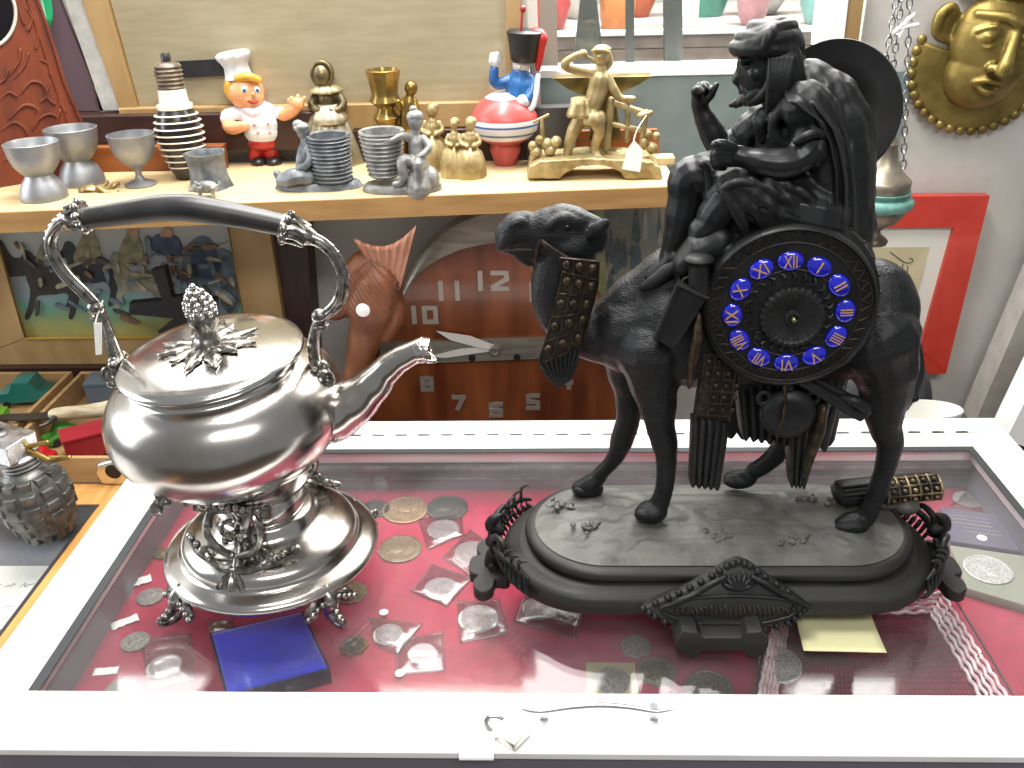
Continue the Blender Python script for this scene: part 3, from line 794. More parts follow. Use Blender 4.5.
# scrolled brackets that carry the kettle, with cross pins
def bracket(ang):
    d = V((math.cos(ang), math.sin(ang), 0)); s = V((-math.sin(ang), math.cos(ang), 0))
    def Q(a, r, z): return BC + d * (r - .012) + s * a + V((0, 0, z + .004))
    mb = MB()
    fr_ = .0034
    mb.spline([Q(0, .104, .047), Q(.002, .090, .066), Q(0, .078, .080), Q(-.002, .072, .094), Q(.004, .070, .108), Q(0, .072, .122)], [.006, .0055, .005, .0045, .005, .0055], 10, 4, round_=True)
    for q in (-1, 1):
        mb.spline([Q(q * .004, .088, .074), Q(q * .020, .086, .080), Q(q * .030, .084, .098), Q(q * .024, .080, .118), Q(q * .006, .076, .122)], [.004, .0042, .0038, .0036, .004], 8, 4, round_=True)
        mb.spline([Q(q * .003, .096, .062), Q(q * .016, .094, .061), Q(q * .030, .088, .066), Q(q * .036, .085, .074), Q(q * .030, .084, .080), Q(q * .023, .085, .075), Q(q * .027, .087, .070)], [.005, .0045, .004, .0035, .003, .0026, .002], 8, 4, round_=True)
        mb.spline([Q(q * .030, .090, .066), Q(q * .044, .084, .068), Q(q * .056, .074, .073), Q(q * .061, .071, .079), Q(q * .055, .070, .081)], [.0035, .0032, .003, .0028, .0022], 8, 4, round_=True)
        for k in range(3): mb.ell(Q(q * (.040 + .008 * k), .083 - .005 * k, .072 + .003 * k), (.0042, .0042, .0042), n=8, k=5)
        mb.spline([Q(q * .005, .078, .110), Q(q * .013, .082, .106), Q(q * .012, .084, .097), Q(q * .006, .084, .098)], .0026, 7, 4, round_=True)
    # a shell at the foot, leaves in the middle
    for k in range(5): mb.spline([Q(0, .094, .060), Q((k - 2) * .005, .103, .053), Q((k - 2) * .0065, .108, .048)], [.004, .0042, .003], 7, 3, round_=True)
    for k in range(5): mb.ell(Q((k - 2) * .006, .082, .088 + .004 * (2 - abs(k - 2))), (.004, .004, .006), n=8, k=5)
    b = fin(mb, 'bracket', M_oxid, kt)
    tp_ = MB()
    tp_.tube([Q(-.036, .076, .124), Q(.036, .076, .124)], .0042, 10)
    for q in (-1, 1):
        tp_.lathe([(.0072, -.002), (.0076, .004), (.005, .006)], Q(q * .036, .076, .124), s * q, n=14)
        tp_.spline([Q(q * .018, .077, .126), Q(q * .021, .086, .121), Q(q * .020, .094, .114)], [.005, .0042, .0052], 8, 3, round_=True)
    for k in range(9): tp_.ell(Q(-.030 + .0075 * k, .082, .128 + .002 * (k % 2)), (.0042, .004, .0042), n=8, k=5)
    fin(tp_, 'cross_pin', M_oxid, b)
for a in (-1.74, 1.40): bracket(a)
# the sprig chain hanging on the left pin
ch = MB()
for i in range(7):
    p = aY(173 + i * 2.2, 464 + i * 6.5, .70)
    ch.ell(p, (.0042, .0042, .0038), n=8, k=6); ch.ell(p + V((.004 * (-1) ** i, -.002, .002)), .0026, n=8, k=5)
for x, y in ((162, 486), (168, 492), (160, 496), (176, 490), (184, 494), (192, 490), (200, 497), (166, 502), (188, 500)):
    ch.ell(aY(x, y, .702), (.0056, .005, .0048), n=8, k=6)
ch.tube([aY(170, 466, .70), aY(186, 502, .702), aY(214, 500, .706)], .003, 7)
ch.tube([aY(158, 508, .70), aY(168, 484, .704)], .0034, 8); ch.lathe([(.0062, 0), (.0062, .005), (.004, .007)], aY(157, 510, .698), (0, -.5, .8), n=12)
fin(ch, 'sprig_chain', M_oxid, kt)
# ================================================================== the camel clock
M_br = mat('black_patina', '#131414', .42, .2, col2='#1c1d1d', nscale=40, spec=.42, bump=.12, bscale=500, rough2=.55)
M_fur = mat('black_patina_coat', '#131415', .40, .2, col2='#1b1c1d', nscale=60, spec=.36, bump=.5, bscale=330, stretch=(1, 1, 2.2))
M_ground = mat('toplit_ground', '#484845', .5, .1, col2='#5a5953', nscale=25, bump=1.0, bscale=75)  # patina lightened in the base colour to stand for top light and sheen
M_plin = mat('worn_black_plinth', '#191918', .45, .15, col2='#252421', nscale=18, bump=.1, bscale=300, rough2=.65)
M_brown = mat('browned_bronze', '#1d1712', .5, .3, col2='#2f241a', nscale=90, bump=.4, bscale=500)
M_gilt = mat('rubbed_gilt', '#40331f', .42, .5, col2='#1e1812', nscale=120, thresh=(.4, .6))
M_goldroll = mat('worn_gilt_cloth', '#8d7a58', .45, .5, col2='#3a3026', nscale=70, thresh=(.4, .6), bump=.3)
PC = V((.183, .797, 0))
ck = thing('camel_clock', 'tall black metal mantel clock with a robed rider on a camel and blue numerals', 'clock', PC)
YC = .815
def P(x, y, Y=YC): return aY(x, y, Y)
def px(n, Y=YC): return n / 985.0 * (Y + .05) / .865     # pixels to metres around the clock

# ---------------------------------------------------------------- plinth
def stadium(hl, hw, z, n=28):
    o = []
    for s, a0 in ((1, -PI / 2), (-1, PI / 2)):
        for i in range(n + 1):
            t = a0 + PI * i / n
            o.append(PC + V((s * 0 + (hl - hw) * s + hw * math.cos(t), hw * math.sin(t), z)))
    return o
def stad_stack(levels):
    mb = MB(); R_ = []
    for hl, hw, z in levels: R_.append([mb.bm.verts.new(p) for p in stadium(hl, hw, z)])
    mb._skin(R_); return mb
fin(stad_stack([(.190, .060, .0245), (.222, .088, .0225), (.2275, .0935, .026), (.2285, .0945, .040), (.226, .092, .0445), (.221, .087, .047), (.212, .0835, .0505), (.2085, .080, .053)]), 'plinth_base', M_plin, ck, sharp=50)
fin(stad_stack([(.190, .070, .052), (.200, .078, .054), (.2035, .0815, .058), (.2045, .0825, .064), (.203, .081, .0665), (.198, .0765, .069), (.195, .0735, .0695)]), 'plinth_step', M_plin, ck, sharp=50)
gd = MB()
def gf(u, v):
    # polar sheet over a stadium
    a = 2 * PI * u; hl, hw = .1935, .0725
    q = stadium(hl, hw, 0, 40); k = u * len(q); i = int(k) % len(q)
    e = q[i].lerp(q[(i + 1) % len(q)], k - int(k)); p = PC.lerp(e, v)
    h = .0705 + .0095 * (1 - v ** 3)
    n_ = noise.noise(V((p.x * 28, p.y * 28, 0))) * .0040 + noise.noise(V((p.x * 90, p.y * 90, 3))) * .0022 + abs(noise.noise(V((p.x * 50, p.y * 50, 8)))) * .003
    return V((p.x, p.y, h + n_ * min(1, (1 - v) * 8)))
gd.grid(gf, 110, 30, cu=True)
gd.bm.verts.ensure_lookup_table()
fin(gd, 'rocky_ground', M_ground, ck, sharp=180)
# raised scrub tufts on the ground
rnd = random.Random(9)
for cxy in ((592, 525), (720, 535), (810, 500), (560, 505), (795, 540)):
    c = aZ(cxy[0], cxy[1], .079); tf = MB()
    for i in range(16):
        q = c + V((rnd.gauss(0, .009), rnd.gauss(0, .006), 0))
        tf.ell(q + V((0, 0, .0005)), (rnd.uniform(.002, .005), rnd.uniform(.0015, .003), rnd.uniform(.001, .0028)), (0, 0, rnd.uniform(0, 3)), n=8, k=5)
    fin(tf, 'scrub_tuft', M_ground, ck, sharp=180, kind='stuff')
# acanthus ornament wrapped around each end, with a scrolled foot
def end_piece(s):
    mb = MB()
    def E(t, r, z):      # t angle from the long axis
        hw = .0945
        return PC + V((s * (.134 + (hw + r) * math.cos(t)), (hw + r) * math.sin(t), z))
    for q in (-1, 1):
        for k in range(9):        # overlapping leaf lobes lying against the rim
            t = q * (.10 + .085 * k)
            mb.spline([E(t, .002, .054 - .001 * k), E(t + q * .05, .0065, .049 - .0012 * k), E(t + q * .085, .0065, .040 - .0005 * k), E(t + q * .10, .002, .031)], [.0028, .0044, .0038, .0012], 8, 4, flat=.55, round_=True)
            mb.spline([E(t, .004, .055), E(t + q * .045, .009, .050 - .0012 * k), E(t + q * .085, .008, .041)], [.0007, .0012, .0006], 6, 3)
        mb.spline([E(q * .08, .006, .050), E(q * .25, .009, .055), E(q * .45, .007, .058), E(q * .66, .004, .058), E(q * .82, .002, .052)], [.0045, .004, .0036, .003, .002], 8, 4, round_=True)
        mb.spline([E(q * .10, .008, .052), E(q * .16, .010, .064), E(q * .30, .006, .070), E(q * .38, .003, .064), E(q * .30, .004, .060)], [.0045, .004, .0034, .0028, .002], 8, 4, round_=True)
        for k in range(3): mb.spline([E(q * (.42 + .13 * k), .003, .057), E(q * (.46 + .13 * k), .006, .066 + .002 * k), E(q * (.53 + .13 * k), .002, .071 + .001 * k)], [.0034, .0032, .0014], 7, 3, flat=.6, round_=True)
    mb.torus(E(0, .012, .046), .011, .0035, (1, 0, .1), 20, 8)
    mb.ell(E(0, .014, .046), (.006, .0065, .0065))
    mb.spline([E(0, .004, .060), E(0, .013, .066), E(0, .010, .075), E(0, .003, .080)], [.006, .007, .006, .003], 8, 3, round_=True)
    fin(mb, 'acanthus_mount', M_br, ck, sharp=60)
    # foot: a flat scrolled block reaching to the table
    fb = MB()
    c0 = PC + V((s * (.2285), 0, 0))
    out = []
    for (dx, dy) in ((-.012, -.020), (.002, -.022), (.005, -.035), (.014, -.041), (.023, -.036), (.025, -.025), (.020, -.017), (.029, -.012), (.031, 0), (.029, .012), (.020, .017), (.025, .025), (.023, .036), (.014, .041), (.005, .035), (.002, .022), (-.012, .020)):
        out.append(c0 + V((s * (dx * 1.05 + .006), dy * 1.12, .0145)))
    fb.prism(crv(out, 0, 4, True)[0], (0, 0, -.0142), .0012)
    fb.spline([c0 + V((s * .000, 0, .034)), c0 + V((s * .010, 0, .030)), c0 + V((s * .014, 0, .020)), c0 + V((s * .015, 0, .013))], [.010, .009, .0075, .007], 10, 3)
    fb.tube([c0 + V((s * .012, -.013, .018)), c0 + V((s * .012, .013, .018))], .0045, 10)
    fb.box(c0 + V((-s * .008, 0, .020)), (.020, .030, .024))
    fin(fb, 'scrolled_foot', M_plin, ck, sharp=40)
end_piece(-1); end_piece(1)
# front cartouche with beaded edge, and its foot
Yf = .690
cart = [(643, 609), (668, 598), (690, 588), (712, 576), (727, 566), (739, 562), (750, 566), (765, 577), (788, 592), (808, 607), (800, 614), (788, 623), (765, 629), (735, 632), (705, 631), (675, 627), (655, 617)]
def Pf(x, y, dy=0, tilt=.30):   # the cartouche leans back against the base
    p = aY(x, y, Yf); z = p.z
    return aY(x, y, Yf + (z - .03) * tilt + dy)
fin(MB().prism([Pf(*p) for p in cart], (0, .012, 0), .002), 'cartouche', M_plin, ck, sharp=40)
cm = MB()
inner = [(662, 608), (690, 599), (739, 596), (788, 600), (795, 609), (785, 618), (739, 626), (690, 622), (668, 615)]
cm.tube(crv([Pf(x, y, -.0015) for x, y in inner], .0018, 5, True)[0], .0018, 7, closed=True)
for i in range(len(cart)):
    a, b = cart[i], cart[(i + 1) % len(cart)]
    for t in (0, .5):
        x, y = a[0] + (b[0] - a[0]) * t, a[1] + (b[1] - a[1]) * t
        cm.ell(Pf(x, y, .001), (.0042, .004, .0040), n=8, k=5)
for i in range(7):
    a = PI * (.08 + .84 * i / 6)
    cm.spline([Pf(739, 590, -.002), Pf(739 + 9 * math.cos(a), 589 - 8 * math.sin(a), -.0035), Pf(739 + 16 * math.cos(a), 588 - 15 * math.sin(a), -.001)], [.0015, .0026, .0018], 7, 3, round_=True)
for q in (-1, 1):
    cm.spline([Pf(739 + q * 14, 577, -.001), Pf(739 + q * 28, 584, -.003), Pf(739 + q * 44, 594, -.003), Pf(739 + q * 58, 600, -.003), Pf(739 + q * 70, 606, -.002)], [.003, .0035, .003, .0035, .002], 8, 4, round_=True)
    for k in range(4): cm.ell(Pf(739 + q * (20 + 13 * k), 580 + 7 * k, -.002), (.0042, .0035, .0035), n=8, k=5)
fin(cm, 'cartouche_moulding', M_br, ck, sharp=60)
ca = MB()
rnd = random.Random(4)
for i in range(26):
    x = 676 + i * 4.8; hh = 9 * math.sin(PI * (i + 1) / 28)
    ca.spline([Pf(x, 611 + hh * .8, -.001), Pf(x + 2.2, 611 + rnd.uniform(-3, 3), -.0025), Pf(x + rnd.uniform(-2, 2), 611 - hh * .8, -.001)], [.0009, .0013, .0009], 6, 3)
fin(ca, 'cartouche_relief', M_brown, ck, sharp=60)
ff = MB()
Yff = .668
blk = [(682, 632), (676, 640), (675, 648), (681, 655), (690, 660), (697, 657), (700, 652), (745, 652), (748, 657), (756, 660), (765, 655), (769, 647), (768, 638), (762, 632), (748, 633), (742, 638), (702, 638), (697, 633)]
base = [aY(x, y, Yff) for x, y in blk]
dz = min(p.z for p in base)
ff.prism([p + V((0, 0, -dz + .0004)) for p in base], (0, .030, 0), .002)
ff.box(V((PC.x - .005, .700, .017)), (.060, .04, .028), taper=.8)
fin(ff, 'front_foot', M_plin, ck, sharp=40)
fb = MB(); fb.box(V((PC.x - .005, .885, .013)), (.090, .03, .0255)); fb.box(V((PC.x - .005, .872, .028)), (.10, .03, .02), taper=.8)
fin(fb, 'back_foot', M_plin, ck, sharp=40, bevel=.003)

# ---------------------------------------------------------------- the camel
NY, FYY = .790, .846       # near and far side planes of its legs
cb = MB()
def ch(pts, Y, sub=4, n=14, flat=1.0, mb=None):
    """chain of (x, y, radius px[, dY]) on a plane"""
    (mb or cb).spline([P(p[0], p[1], Y + (p[3] if len(p) > 3 else 0)) for p in pts], [px(p[2], Y) for p in pts], n, sub, flat=flat, round_=True)
def el(x, y, Y, rx, ry, rz_, rot=None, mb=None):
    (mb or cb).ell(P(x, y, Y), (px(rx, Y), ry, px(rz_, Y)), rot, n=20, k=14)
# trunk and hump
ch([(632, 330, 44), (668, 326, 58), (720, 328, 62), (780, 330, 60), (835, 325, 56), (866, 322, 48), (878, 326, 38)], YC, n=20, flat=.92)
ch([(612, 322, 26), (640, 306, 34), (676, 288, 42), (715, 268, 42), (760, 262, 40), (810, 270, 36)], YC, n=16, flat=.8)
el(872, 318, YC, 42, .044, 58); el(885, 345, YC, 26, .040, 46)
# neck: down from the chest and up to the head
ch([(640, 332, 42), (606, 334, 31), (578, 328, 25), (560, 310, 24), (556, 285, 24), (562, 262, 24), (572, 244, 25)], YC, n=18, flat=.85)
# head
ch([(586, 236, 22), (568, 232, 26), (548, 232, 24), (532, 232, 19), (519, 232, 18), (509, 235, 14)], YC, n=16, flat=.72)
ch([(575, 222, 15), (560, 217, 13), (547, 221, 10)], YC, n=12, flat=1.2)
ch([(575, 252, 20), (556, 254, 15), (536, 252, 10), (522, 250, 8), (510, 249, 6)], YC, n=12, flat=.8)     # jaw
ch([(503, 244, 8), (508, 238, 11), (514, 224, 11), (524, 219, 8)], YC, n=12, flat=1.25)                     # split upper lip, nose
ch([(528, 262, 5), (520, 256, 5)], YC, n=8)
for dy in (-.013, .013):
    el(566, 224, YC + dy, 9, .006, 6); ch([(549, 226, 5), (562, 218, 6), (576, 222, 5)], YC + dy * 1.05, n=8)    # brow
    ch([(512, 226, 4), (520, 221, 4.5), (528, 226, 3)], YC + dy * .8, n=8)                                         # nostril wing
    ch([(592, 236, 5), (598, 229, 7), (604, 224, 6)], YC + dy * 1.25, n=10, flat=.6)                               # ear
# legs
ch([(628, 350, 30), (628, 372, 21), (630, 398, 15), (628, 420, 12.5), (622, 440, 12.5), (618, 452, 10), (610, 464, 8.5), (600, 474, 8.5), (594, 481, 9)], FYY, n=14)   # far fore
ch([(600, 476, 9), (590, 484, 11), (580, 488, 9)], FYY, n=12)
el(588, 489, FYY, 17, .012, 9)
ch([(650, 350, 36), (653, 376, 27), (657, 402, 20), (660, 424, 15.5), (664, 440, 14.5), (666, 456, 11.5), (666, 476, 10), (664, 492, 10), (660, 502, 11)], NY, n=14)        # near fore
el(652, 511, NY - .002, 17, .0145, 12); el(645, 513, NY - .004, 12, .011, 9)
ch([(876, 340, 42), (884, 366, 33), (886, 390, 26), (884, 412, 20), (886, 430, 16), (890, 442, 14), (888, 456, 12), (883, 474, 10.5), (876, 494, 10), (870, 508, 10.5), (864, 518, 11)], NY, n=14)   # near hind
ch([(888, 432, 11), (897, 440, 7), (894, 452, 6)], NY, n=8)
el(853, 524, NY - .004, 17, .0145, 12); el(846, 525, NY - .006, 13, .012, 10)
ch([(800, 350, 40), (800, 385, 28), (796, 415, 20), (788, 436, 14), (778, 452, 11), (766, 464, 9.5), (754, 471, 9)], FYY, n=14)                                          # far hind
el(740, 479, FYY, 18, .013, 10)
def furd(p, n):
    a = noise.noise(p * 55) * .0009
    return a
camel = blob(cb, 'camel', M_fur, ck, voxel=.0017, it=7, detail=furd)
# hooves, eye, nostril and mouth lines as sub-parts
for (x, y, Y, w) in ((588, 490, FYY, 17), (651, 514, NY - .004, 18), (852, 527, NY - .006, 18), (740, 481, FYY, 18)):
    mb = MB()
    for q in (-1, 1):
        mb.ell(P(x - w * .35, y + 1, Y + q * .0055), (px(w * .62), .0062, px(6.5)), (0, .12, 0), n=12, k=8)
    fin(mb, 'hoof', M_br, camel, sharp=180)
for dy in (-.0168, .0168):
    fin(MB().ell(P(567, 227, YC + dy), (.0042, .0026, .003), n=12, k=8), 'eye', mat('polished_black', '#0c0c0c', .15), camel)
M_sb = mat('sooty_black', '#060606', .7)
for dy in (-.0125, .0125): fin(MB().spline([P(511, 226, YC + dy), P(516, 223, YC + dy * 1.1), P(522, 221, YC + dy)], [.0008, .0016, .0008], 7, 3), 'nostril', M_sb, camel)
fin(MB().spline([P(503, 252, YC - .010), P(516, 250, YC - .0155), P(532, 250, YC - .017)], [.0007, .0012, .0006], 7, 4), 'lip_line', M_sb, camel)
# tail with a plaited tassel
tl = MB()
tl.spline([P(905, 318), P(914, 345), P(916, 370), P(911, 392), P(906, 408)], [px(7), px(7), px(8), px(7), px(3)], 10, 6, round_=True)
for k in range(8): tl.ell(P(912 + 2 * math.sin(k), 345 + k * 7.5, YC - .004), (.006, .006, .005), n=8, k=6)
fin(tl, 'tail', M_br, camel, sharp=60)
# bridle and studded neck cloth
bd_ = MB()
bd_.spline([P(541, 241, YC - .0175), P(556, 252, YC - .024), P(575, 262, YC - .027), P(594, 264, YC - .021)], .0024, 8, 5, flat=.6)
bd_.spline([P(541, 241, YC - .0175), P(537, 250, YC - .016), P(536, 262, YC - .010)], .0022, 8, 5, flat=.6)
fin(bd_, 'bridle', M_gilt, camel)
QL = [(560, 258), (563, 275), (555, 305), (547, 335), (538, 364), (545, 375), (557, 386)]
QR = [(599, 262), (598, 285), (593, 305), (588, 322), (583, 345), (577, 365), (570, 378)]
def cloth(u, v, off=0):
    k = v * 6; i = min(int(k), 5); t = k - i
    l = (QL[i][0] + (QL[i + 1][0] - QL[i][0]) * t, QL[i][1] + (QL[i + 1][1] - QL[i][1]) * t)
    r = (QR[i][0] + (QR[i + 1][0] - QR[i][0]) * t, QR[i][1] + (QR[i + 1][1] - QR[i][1]) * t)
    Y = YC - .0275 - .004 * math.sin(PI * u) - .002 * v + .006 * (u > .92) * (u - .92) * 12
    if v > .92: Y += 0
    return P(l[0] + (r[0] - l[0]) * u, l[1] + (r[1] - l[1]) * u, Y + off)
neck = MB(); neck.shell(lambda u, v: cloth(u, v), 12, 24, (0, .0055, 0))
nc = fin(neck, 'neck_cloth', M_brown, ck, sharp=60)
sd = MB()
for j in range(5):
    for i in range(3):
        c = cloth((i + .5) / 3, .06 + j * .135, -.002)
        sd.ell(c, (.0042, .0026, .0048), n=10, k=6)
for j in range(6):
    sd.tube([cloth(u / 6, .0 + j * .135, -.0015) for u in range(7)], .0009, 6)
for i in range(4): sd.tube([cloth(i / 3, v * .068, -.0015) for v in range(11)], .0009, 6)
fin(sd, 'studs', M_gilt, nc)
fg = MB()
for i in range(9):
    u = (i + .5) / 9
    fg.tube([cloth(u, .68, -.001), cloth(u, .86, -.003), cloth(u, 1.0, -.002)], [.0016, .0022, .0018], 7)
    fg.ell(cloth(u, 1.0, -.002), (.0022, .002, .003), n=8, k=5)
fin(fg, 'fringe', M_br, nc)

# ---------------------------------------------------------------- saddle clock drum and dial
dn = V((-.10, -1, .02)).normalized()           # way the dial faces
Yd = .742
DC = P(789, 309, Yd)
R0 = .0765
drx, dry, _ = frame_from(dn, (1, 0, 0))
if dry.z < 0: dry = -dry
dm = MB()
dm.lathe([(R0 * .985, -.125), (R0 * 1.06, -.122), (R0 * 1.07, -.030), (R0 * 1.05, -.020), (R0 * .99, -.018), (R0 * .985, -.006), (R0 * .97, .001), (R0 * .945, .0025), (R0 * .93, 0), (R0 * .92, -.002), (.001, -.002)], DC, dn, n=96)
fin(dm, 'clock_drum', M_br, ck, sharp=45)
rv = MB()
DR = DC - dry * .0045      # the numeral ring sits a little low in its bezel
def D(r, a, h=0): return DR + (drx * math.sin(a) + dry * math.cos(a)) * r + dn * h      # a clockwise from 12 seen from the front
for i in range(30):
    a = 2 * PI * i / 30
    rv.ell(D(R0 * 1.065, a, -.024) + dry * .0045, .0016, n=8, k=5)
fin(rv, 'rivets', M_gilt, ck)
dl = MB()
for i in range(40):
    a, b = 2 * PI * i / 40, 2 * PI * (i + .5) / 40
    dl.tube([q_ + dry * .0045 for q_ in (D(R0 * .80, a, -.001), D(R0 * .90, b, -.001), D(R0 * .80, a + 2 * PI / 40, -.001))], .0009, 5)
for rr in (.915, .785, .53): dl.torus((DC if rr > .7 else DR + drx * .002) + dn * -.0012, R0 * rr, .0009, dn, 72, 6)
fin(dl, 'dial_engraving', M_brown, ck)
inn = MB()
for i in range(24):
    a = 2 * PI * i / 24
    inn.spline([D(R0 * .40, a, -.001), D(R0 * .46, a + .08, .0005), D(R0 * .50, a - .02, -.001)], [.001, .0016, .001], 6, 2)
fin(inn, 'dial_scrolls', M_br, ck)
bo = MB()
DB = DR + drx * .004 - dry * .003
bo.lathe([(R0 * .37, -.002), (R0 * .37, .002), (R0 * .35, .0045), (R0 * .31, .005), (R0 * .29, .0035), (R0 * .10, .003), (R0 * .09, .005), (R0 * .055, .0055), (R0 * .05, .003), (.0001, .003)], DB, dn, n=96, wob=lambda a, z, r: 1 + (.035 * math.cos(28 * a) if r > R0 * .3 else 0))
fin(bo, 'dial_boss', M_br, ck, sharp=45)
fin(MB().lathe([(.0026, 0), (.0028, .008), (.0018, .0095), (.0001, .0098)], DB, dn, n=16), 'winding_arbor', mat('bright_brass_arbor', '#c9bd8f', .25, 1), ck)
for q in (-1, 1):
    fin(MB().lathe([(.0036, -.002), (.0036, .001), (.0026, .0014), (.0022, -.0005), (.0001, -.0005)], D(R0 * .42, q * 2.28), dn, n=18), 'winding_hole', mat('black_hole_rim', '#070707', .4), ck)
M_en = mat('cobalt_enamel', '#141cc8', .16, 0, col2='#0c1296', nscale=160, coat=.6, spec=.7)
M_num = mat('gilt_numeral', '#c79a5e', .35, .3)
nums = ['XII', 'I', 'II', 'III', 'IIII', 'V', 'VI', 'VII', 'VIII', 'IX', 'X', 'XI']
for i, s in enumerate(nums):
    a = 2 * PI * i / 12 - .07
    c = D(R0 * .628, a, -.001)
    rad_ = (drx * math.sin(a) + dry * math.cos(a)); tan_ = (drx * math.cos(a) - dry * math.sin(a))
    mb = MB()
    mb.ell(c, (.0113, .0090, .0038), Matrix((tan_, rad_, dn)).transposed(), n=20, k=12)
    ce = fin(mb, 'enamel_numeral_plaque', M_en, ck, sharp=180, label='cobalt blue enamel plaque numbered ' + s)
    M_ = axes(c + dn * .0038, tan_, rad_, dn)
    tm = text_mesh(s, .0155, M_ @ Matrix.Diagonal((.62 if len(s) > 2 else .85, 1, 1, 1)), .0005)
    fin(tm, 'numeral', M_num, ce, sharp=30)
# saddle pad under the rider
sp_ = MB()
ch([(690, 262, 22), (715, 246, 26), (760, 238, 24), (815, 240, 22), (850, 256, 20)], .80, mb=sp_, n=14, flat=1.6)
ch([(688, 262, 14), (700, 250, 16), (720, 240, 14)], .770, mb=sp_, n=12)
blob(sp_, 'saddle_pad', M_br, ck, voxel=.002, it=5, detail=lambda p, n: .0012 * math.sin(p.x * 260 + 4 * noise.noise(p * 30)))
pm = MB()
pm.spline([P(700, 292, .752), P(699, 280, .752), P(699, 266, .752), P(699, 262, .752)], [px(10), px(9), px(9), px(12)], 14, 3)
pm.ell(P(699, 259, .752), (px(13), px(12), px(5)), n=16, k=8)
fin(pm, 'saddle_pommel', M_br, ck, sharp=50)
hb = MB()
q = [P(678, 284, .748), P(708, 297, .744), P(674, 351, .744), P(654, 339, .748)]
hb.prism(q, (.006, .030, 0), .0015)
hb.tube([q[0] + V((0, -.002, 0)), q[3] + V((0, -.002, 0))], .0022, 8); hb.tube([q[0] + V((0, -.002, 0)), q[1] + V((0, -.002, 0))], .0018, 8)
fin(hb, 'holster', M_br, ck, sharp=40)
rg = MB(); rg.torus(P(689, 284, .756), px(6), .0014, (0, -1, .3), 18, 8)
fin(rg, 'holster_ring', M_gilt, ck)
# hangings under the dial
def hanging(name, q, Y, th, m_, folds, depth, parent=ck, zig=0):
    """q: left-top, right-top, right-bottom, left-bottom pixels"""
    def f(u, v):
        x = (q[0][0] * (1 - u) + q[1][0] * u) * (1 - v) + (q[3][0] * (1 - u) + q[2][0] * u) * v
        y = (q[0][1] * (1 - u) + q[1][1] * u) * (1 - v) + (q[3][1] * (1 - u) + q[2][1] * u) * v
        if v > .9: y += zig * abs(math.sin(u * PI * folds))
        return P(x, y, Y - depth * abs(math.sin(u * PI * folds)) + .012 * (2 * u - 1) ** 2)
    return fin(MB().shell(f, folds * 6 + 1, 14, (0, th, 0)), name, m_, parent, sharp=70)
st = hanging('embroidered_strap', [(704, 352), (742, 352), (730, 424), (694, 420)], .752, .010, M_brown, 2, .001)
gr = MB()
for j in range(6):
    y = 356 + j * 12
    gr.tube([P(703 - j * 1.8, y - .5, .7495), P(740 - j * 2.2, y + .5, .7495)], .0009, 6)
for i in range(4):
    gr.tube([P(705 + i * 11, 354, .7495), P(696 + i * 11, 422, .7495)], .0008, 6)
    for j in range(5): gr.ell(P(709 + i * 10.5 - j * 1.9, 362 + j * 12, .7495), (.0024, .0018, .0024), n=8, k=5)
fin(gr, 'gilt_embroidery', M_gilt, st)
hanging('carved_tassel', [(692, 420), (730, 424), (720, 488), (690, 484)], .748, .014, M_br, 5, .0035, zig=3.5)
hanging('carved_tassel', [(785, 408), (832, 402), (806, 486), (790, 484)], .757, .014, M_br, 4, .0035, zig=4)
hanging('fringed_blanket', [(735, 375), (848, 372), (828, 448), (742, 436)], .772, .02, M_br, 11, .0035, zig=5)
hanging('fringed_blanket', [(700, 372), (850, 372), (835, 440), (700, 430)], .865, .01, M_br, 11, .003, zig=7)
fin(MB().spline([P(822, 410, .754), P(818, 430, .751), P(810, 455, .751), P(804, 474, .752)], [px(8), px(10), px(8), px(4)], 12, 4, flat=.6, round_=True), 'dagger_sheath', M_gilt, ck, sharp=60)
fin(MB().spline([P(698, 318, .750), P(697, 338, .747), P(693, 360, .747), P(689, 386, .749)], [px(6), px(9), px(8), px(3)], 12, 4, flat=.6, round_=True), 'dagger_sheath', M_gilt, ck, sharp=60)
fl = MB()
fl.lathe([(.0001, -.008), (.018, -.0075), (.0245, -.003), (.026, 0), (.0245, .004), (.018, .008), (.012, .0095), (.010, .0085), (.0001, .009)], P(788, 413, .752), (-.1, -1, .1), n=40)
fl.tube([P(788, 388, .752), P(788, 380, .752)], [.006, .005], 12)
for q in (-1, 1): fl.torus(P(788 + q * 24, 398, .752), .006, .0022, (0, 1, 0), 14, 7)
cn = fin(fl, 'canteen', M_br, ck, sharp=50)
fin(MB().tube([P(784, 383, .744), P(786, 400, .7405), P(783, 420, .7405), P(777, 436, .744)], .0014, 7), 'canteen_strap', M_gilt, cn)
po = MB()
po.tube([P(800, 380, .748), P(862, 416, .752)], [px(5), px(6)], 10); po.tube([P(806, 376, .756), P(868, 408, .760)], [px(4), px(5)], 10)
po.spline([P(842, 398, .752), P(856, 402, .748), P(866, 412, .750), P(854, 416, .750)], [px(4), px(6), px(5), px(3)], 10, 4, round_=True)
fin(po, 'carried_poles', M_br, ck, sharp=60)
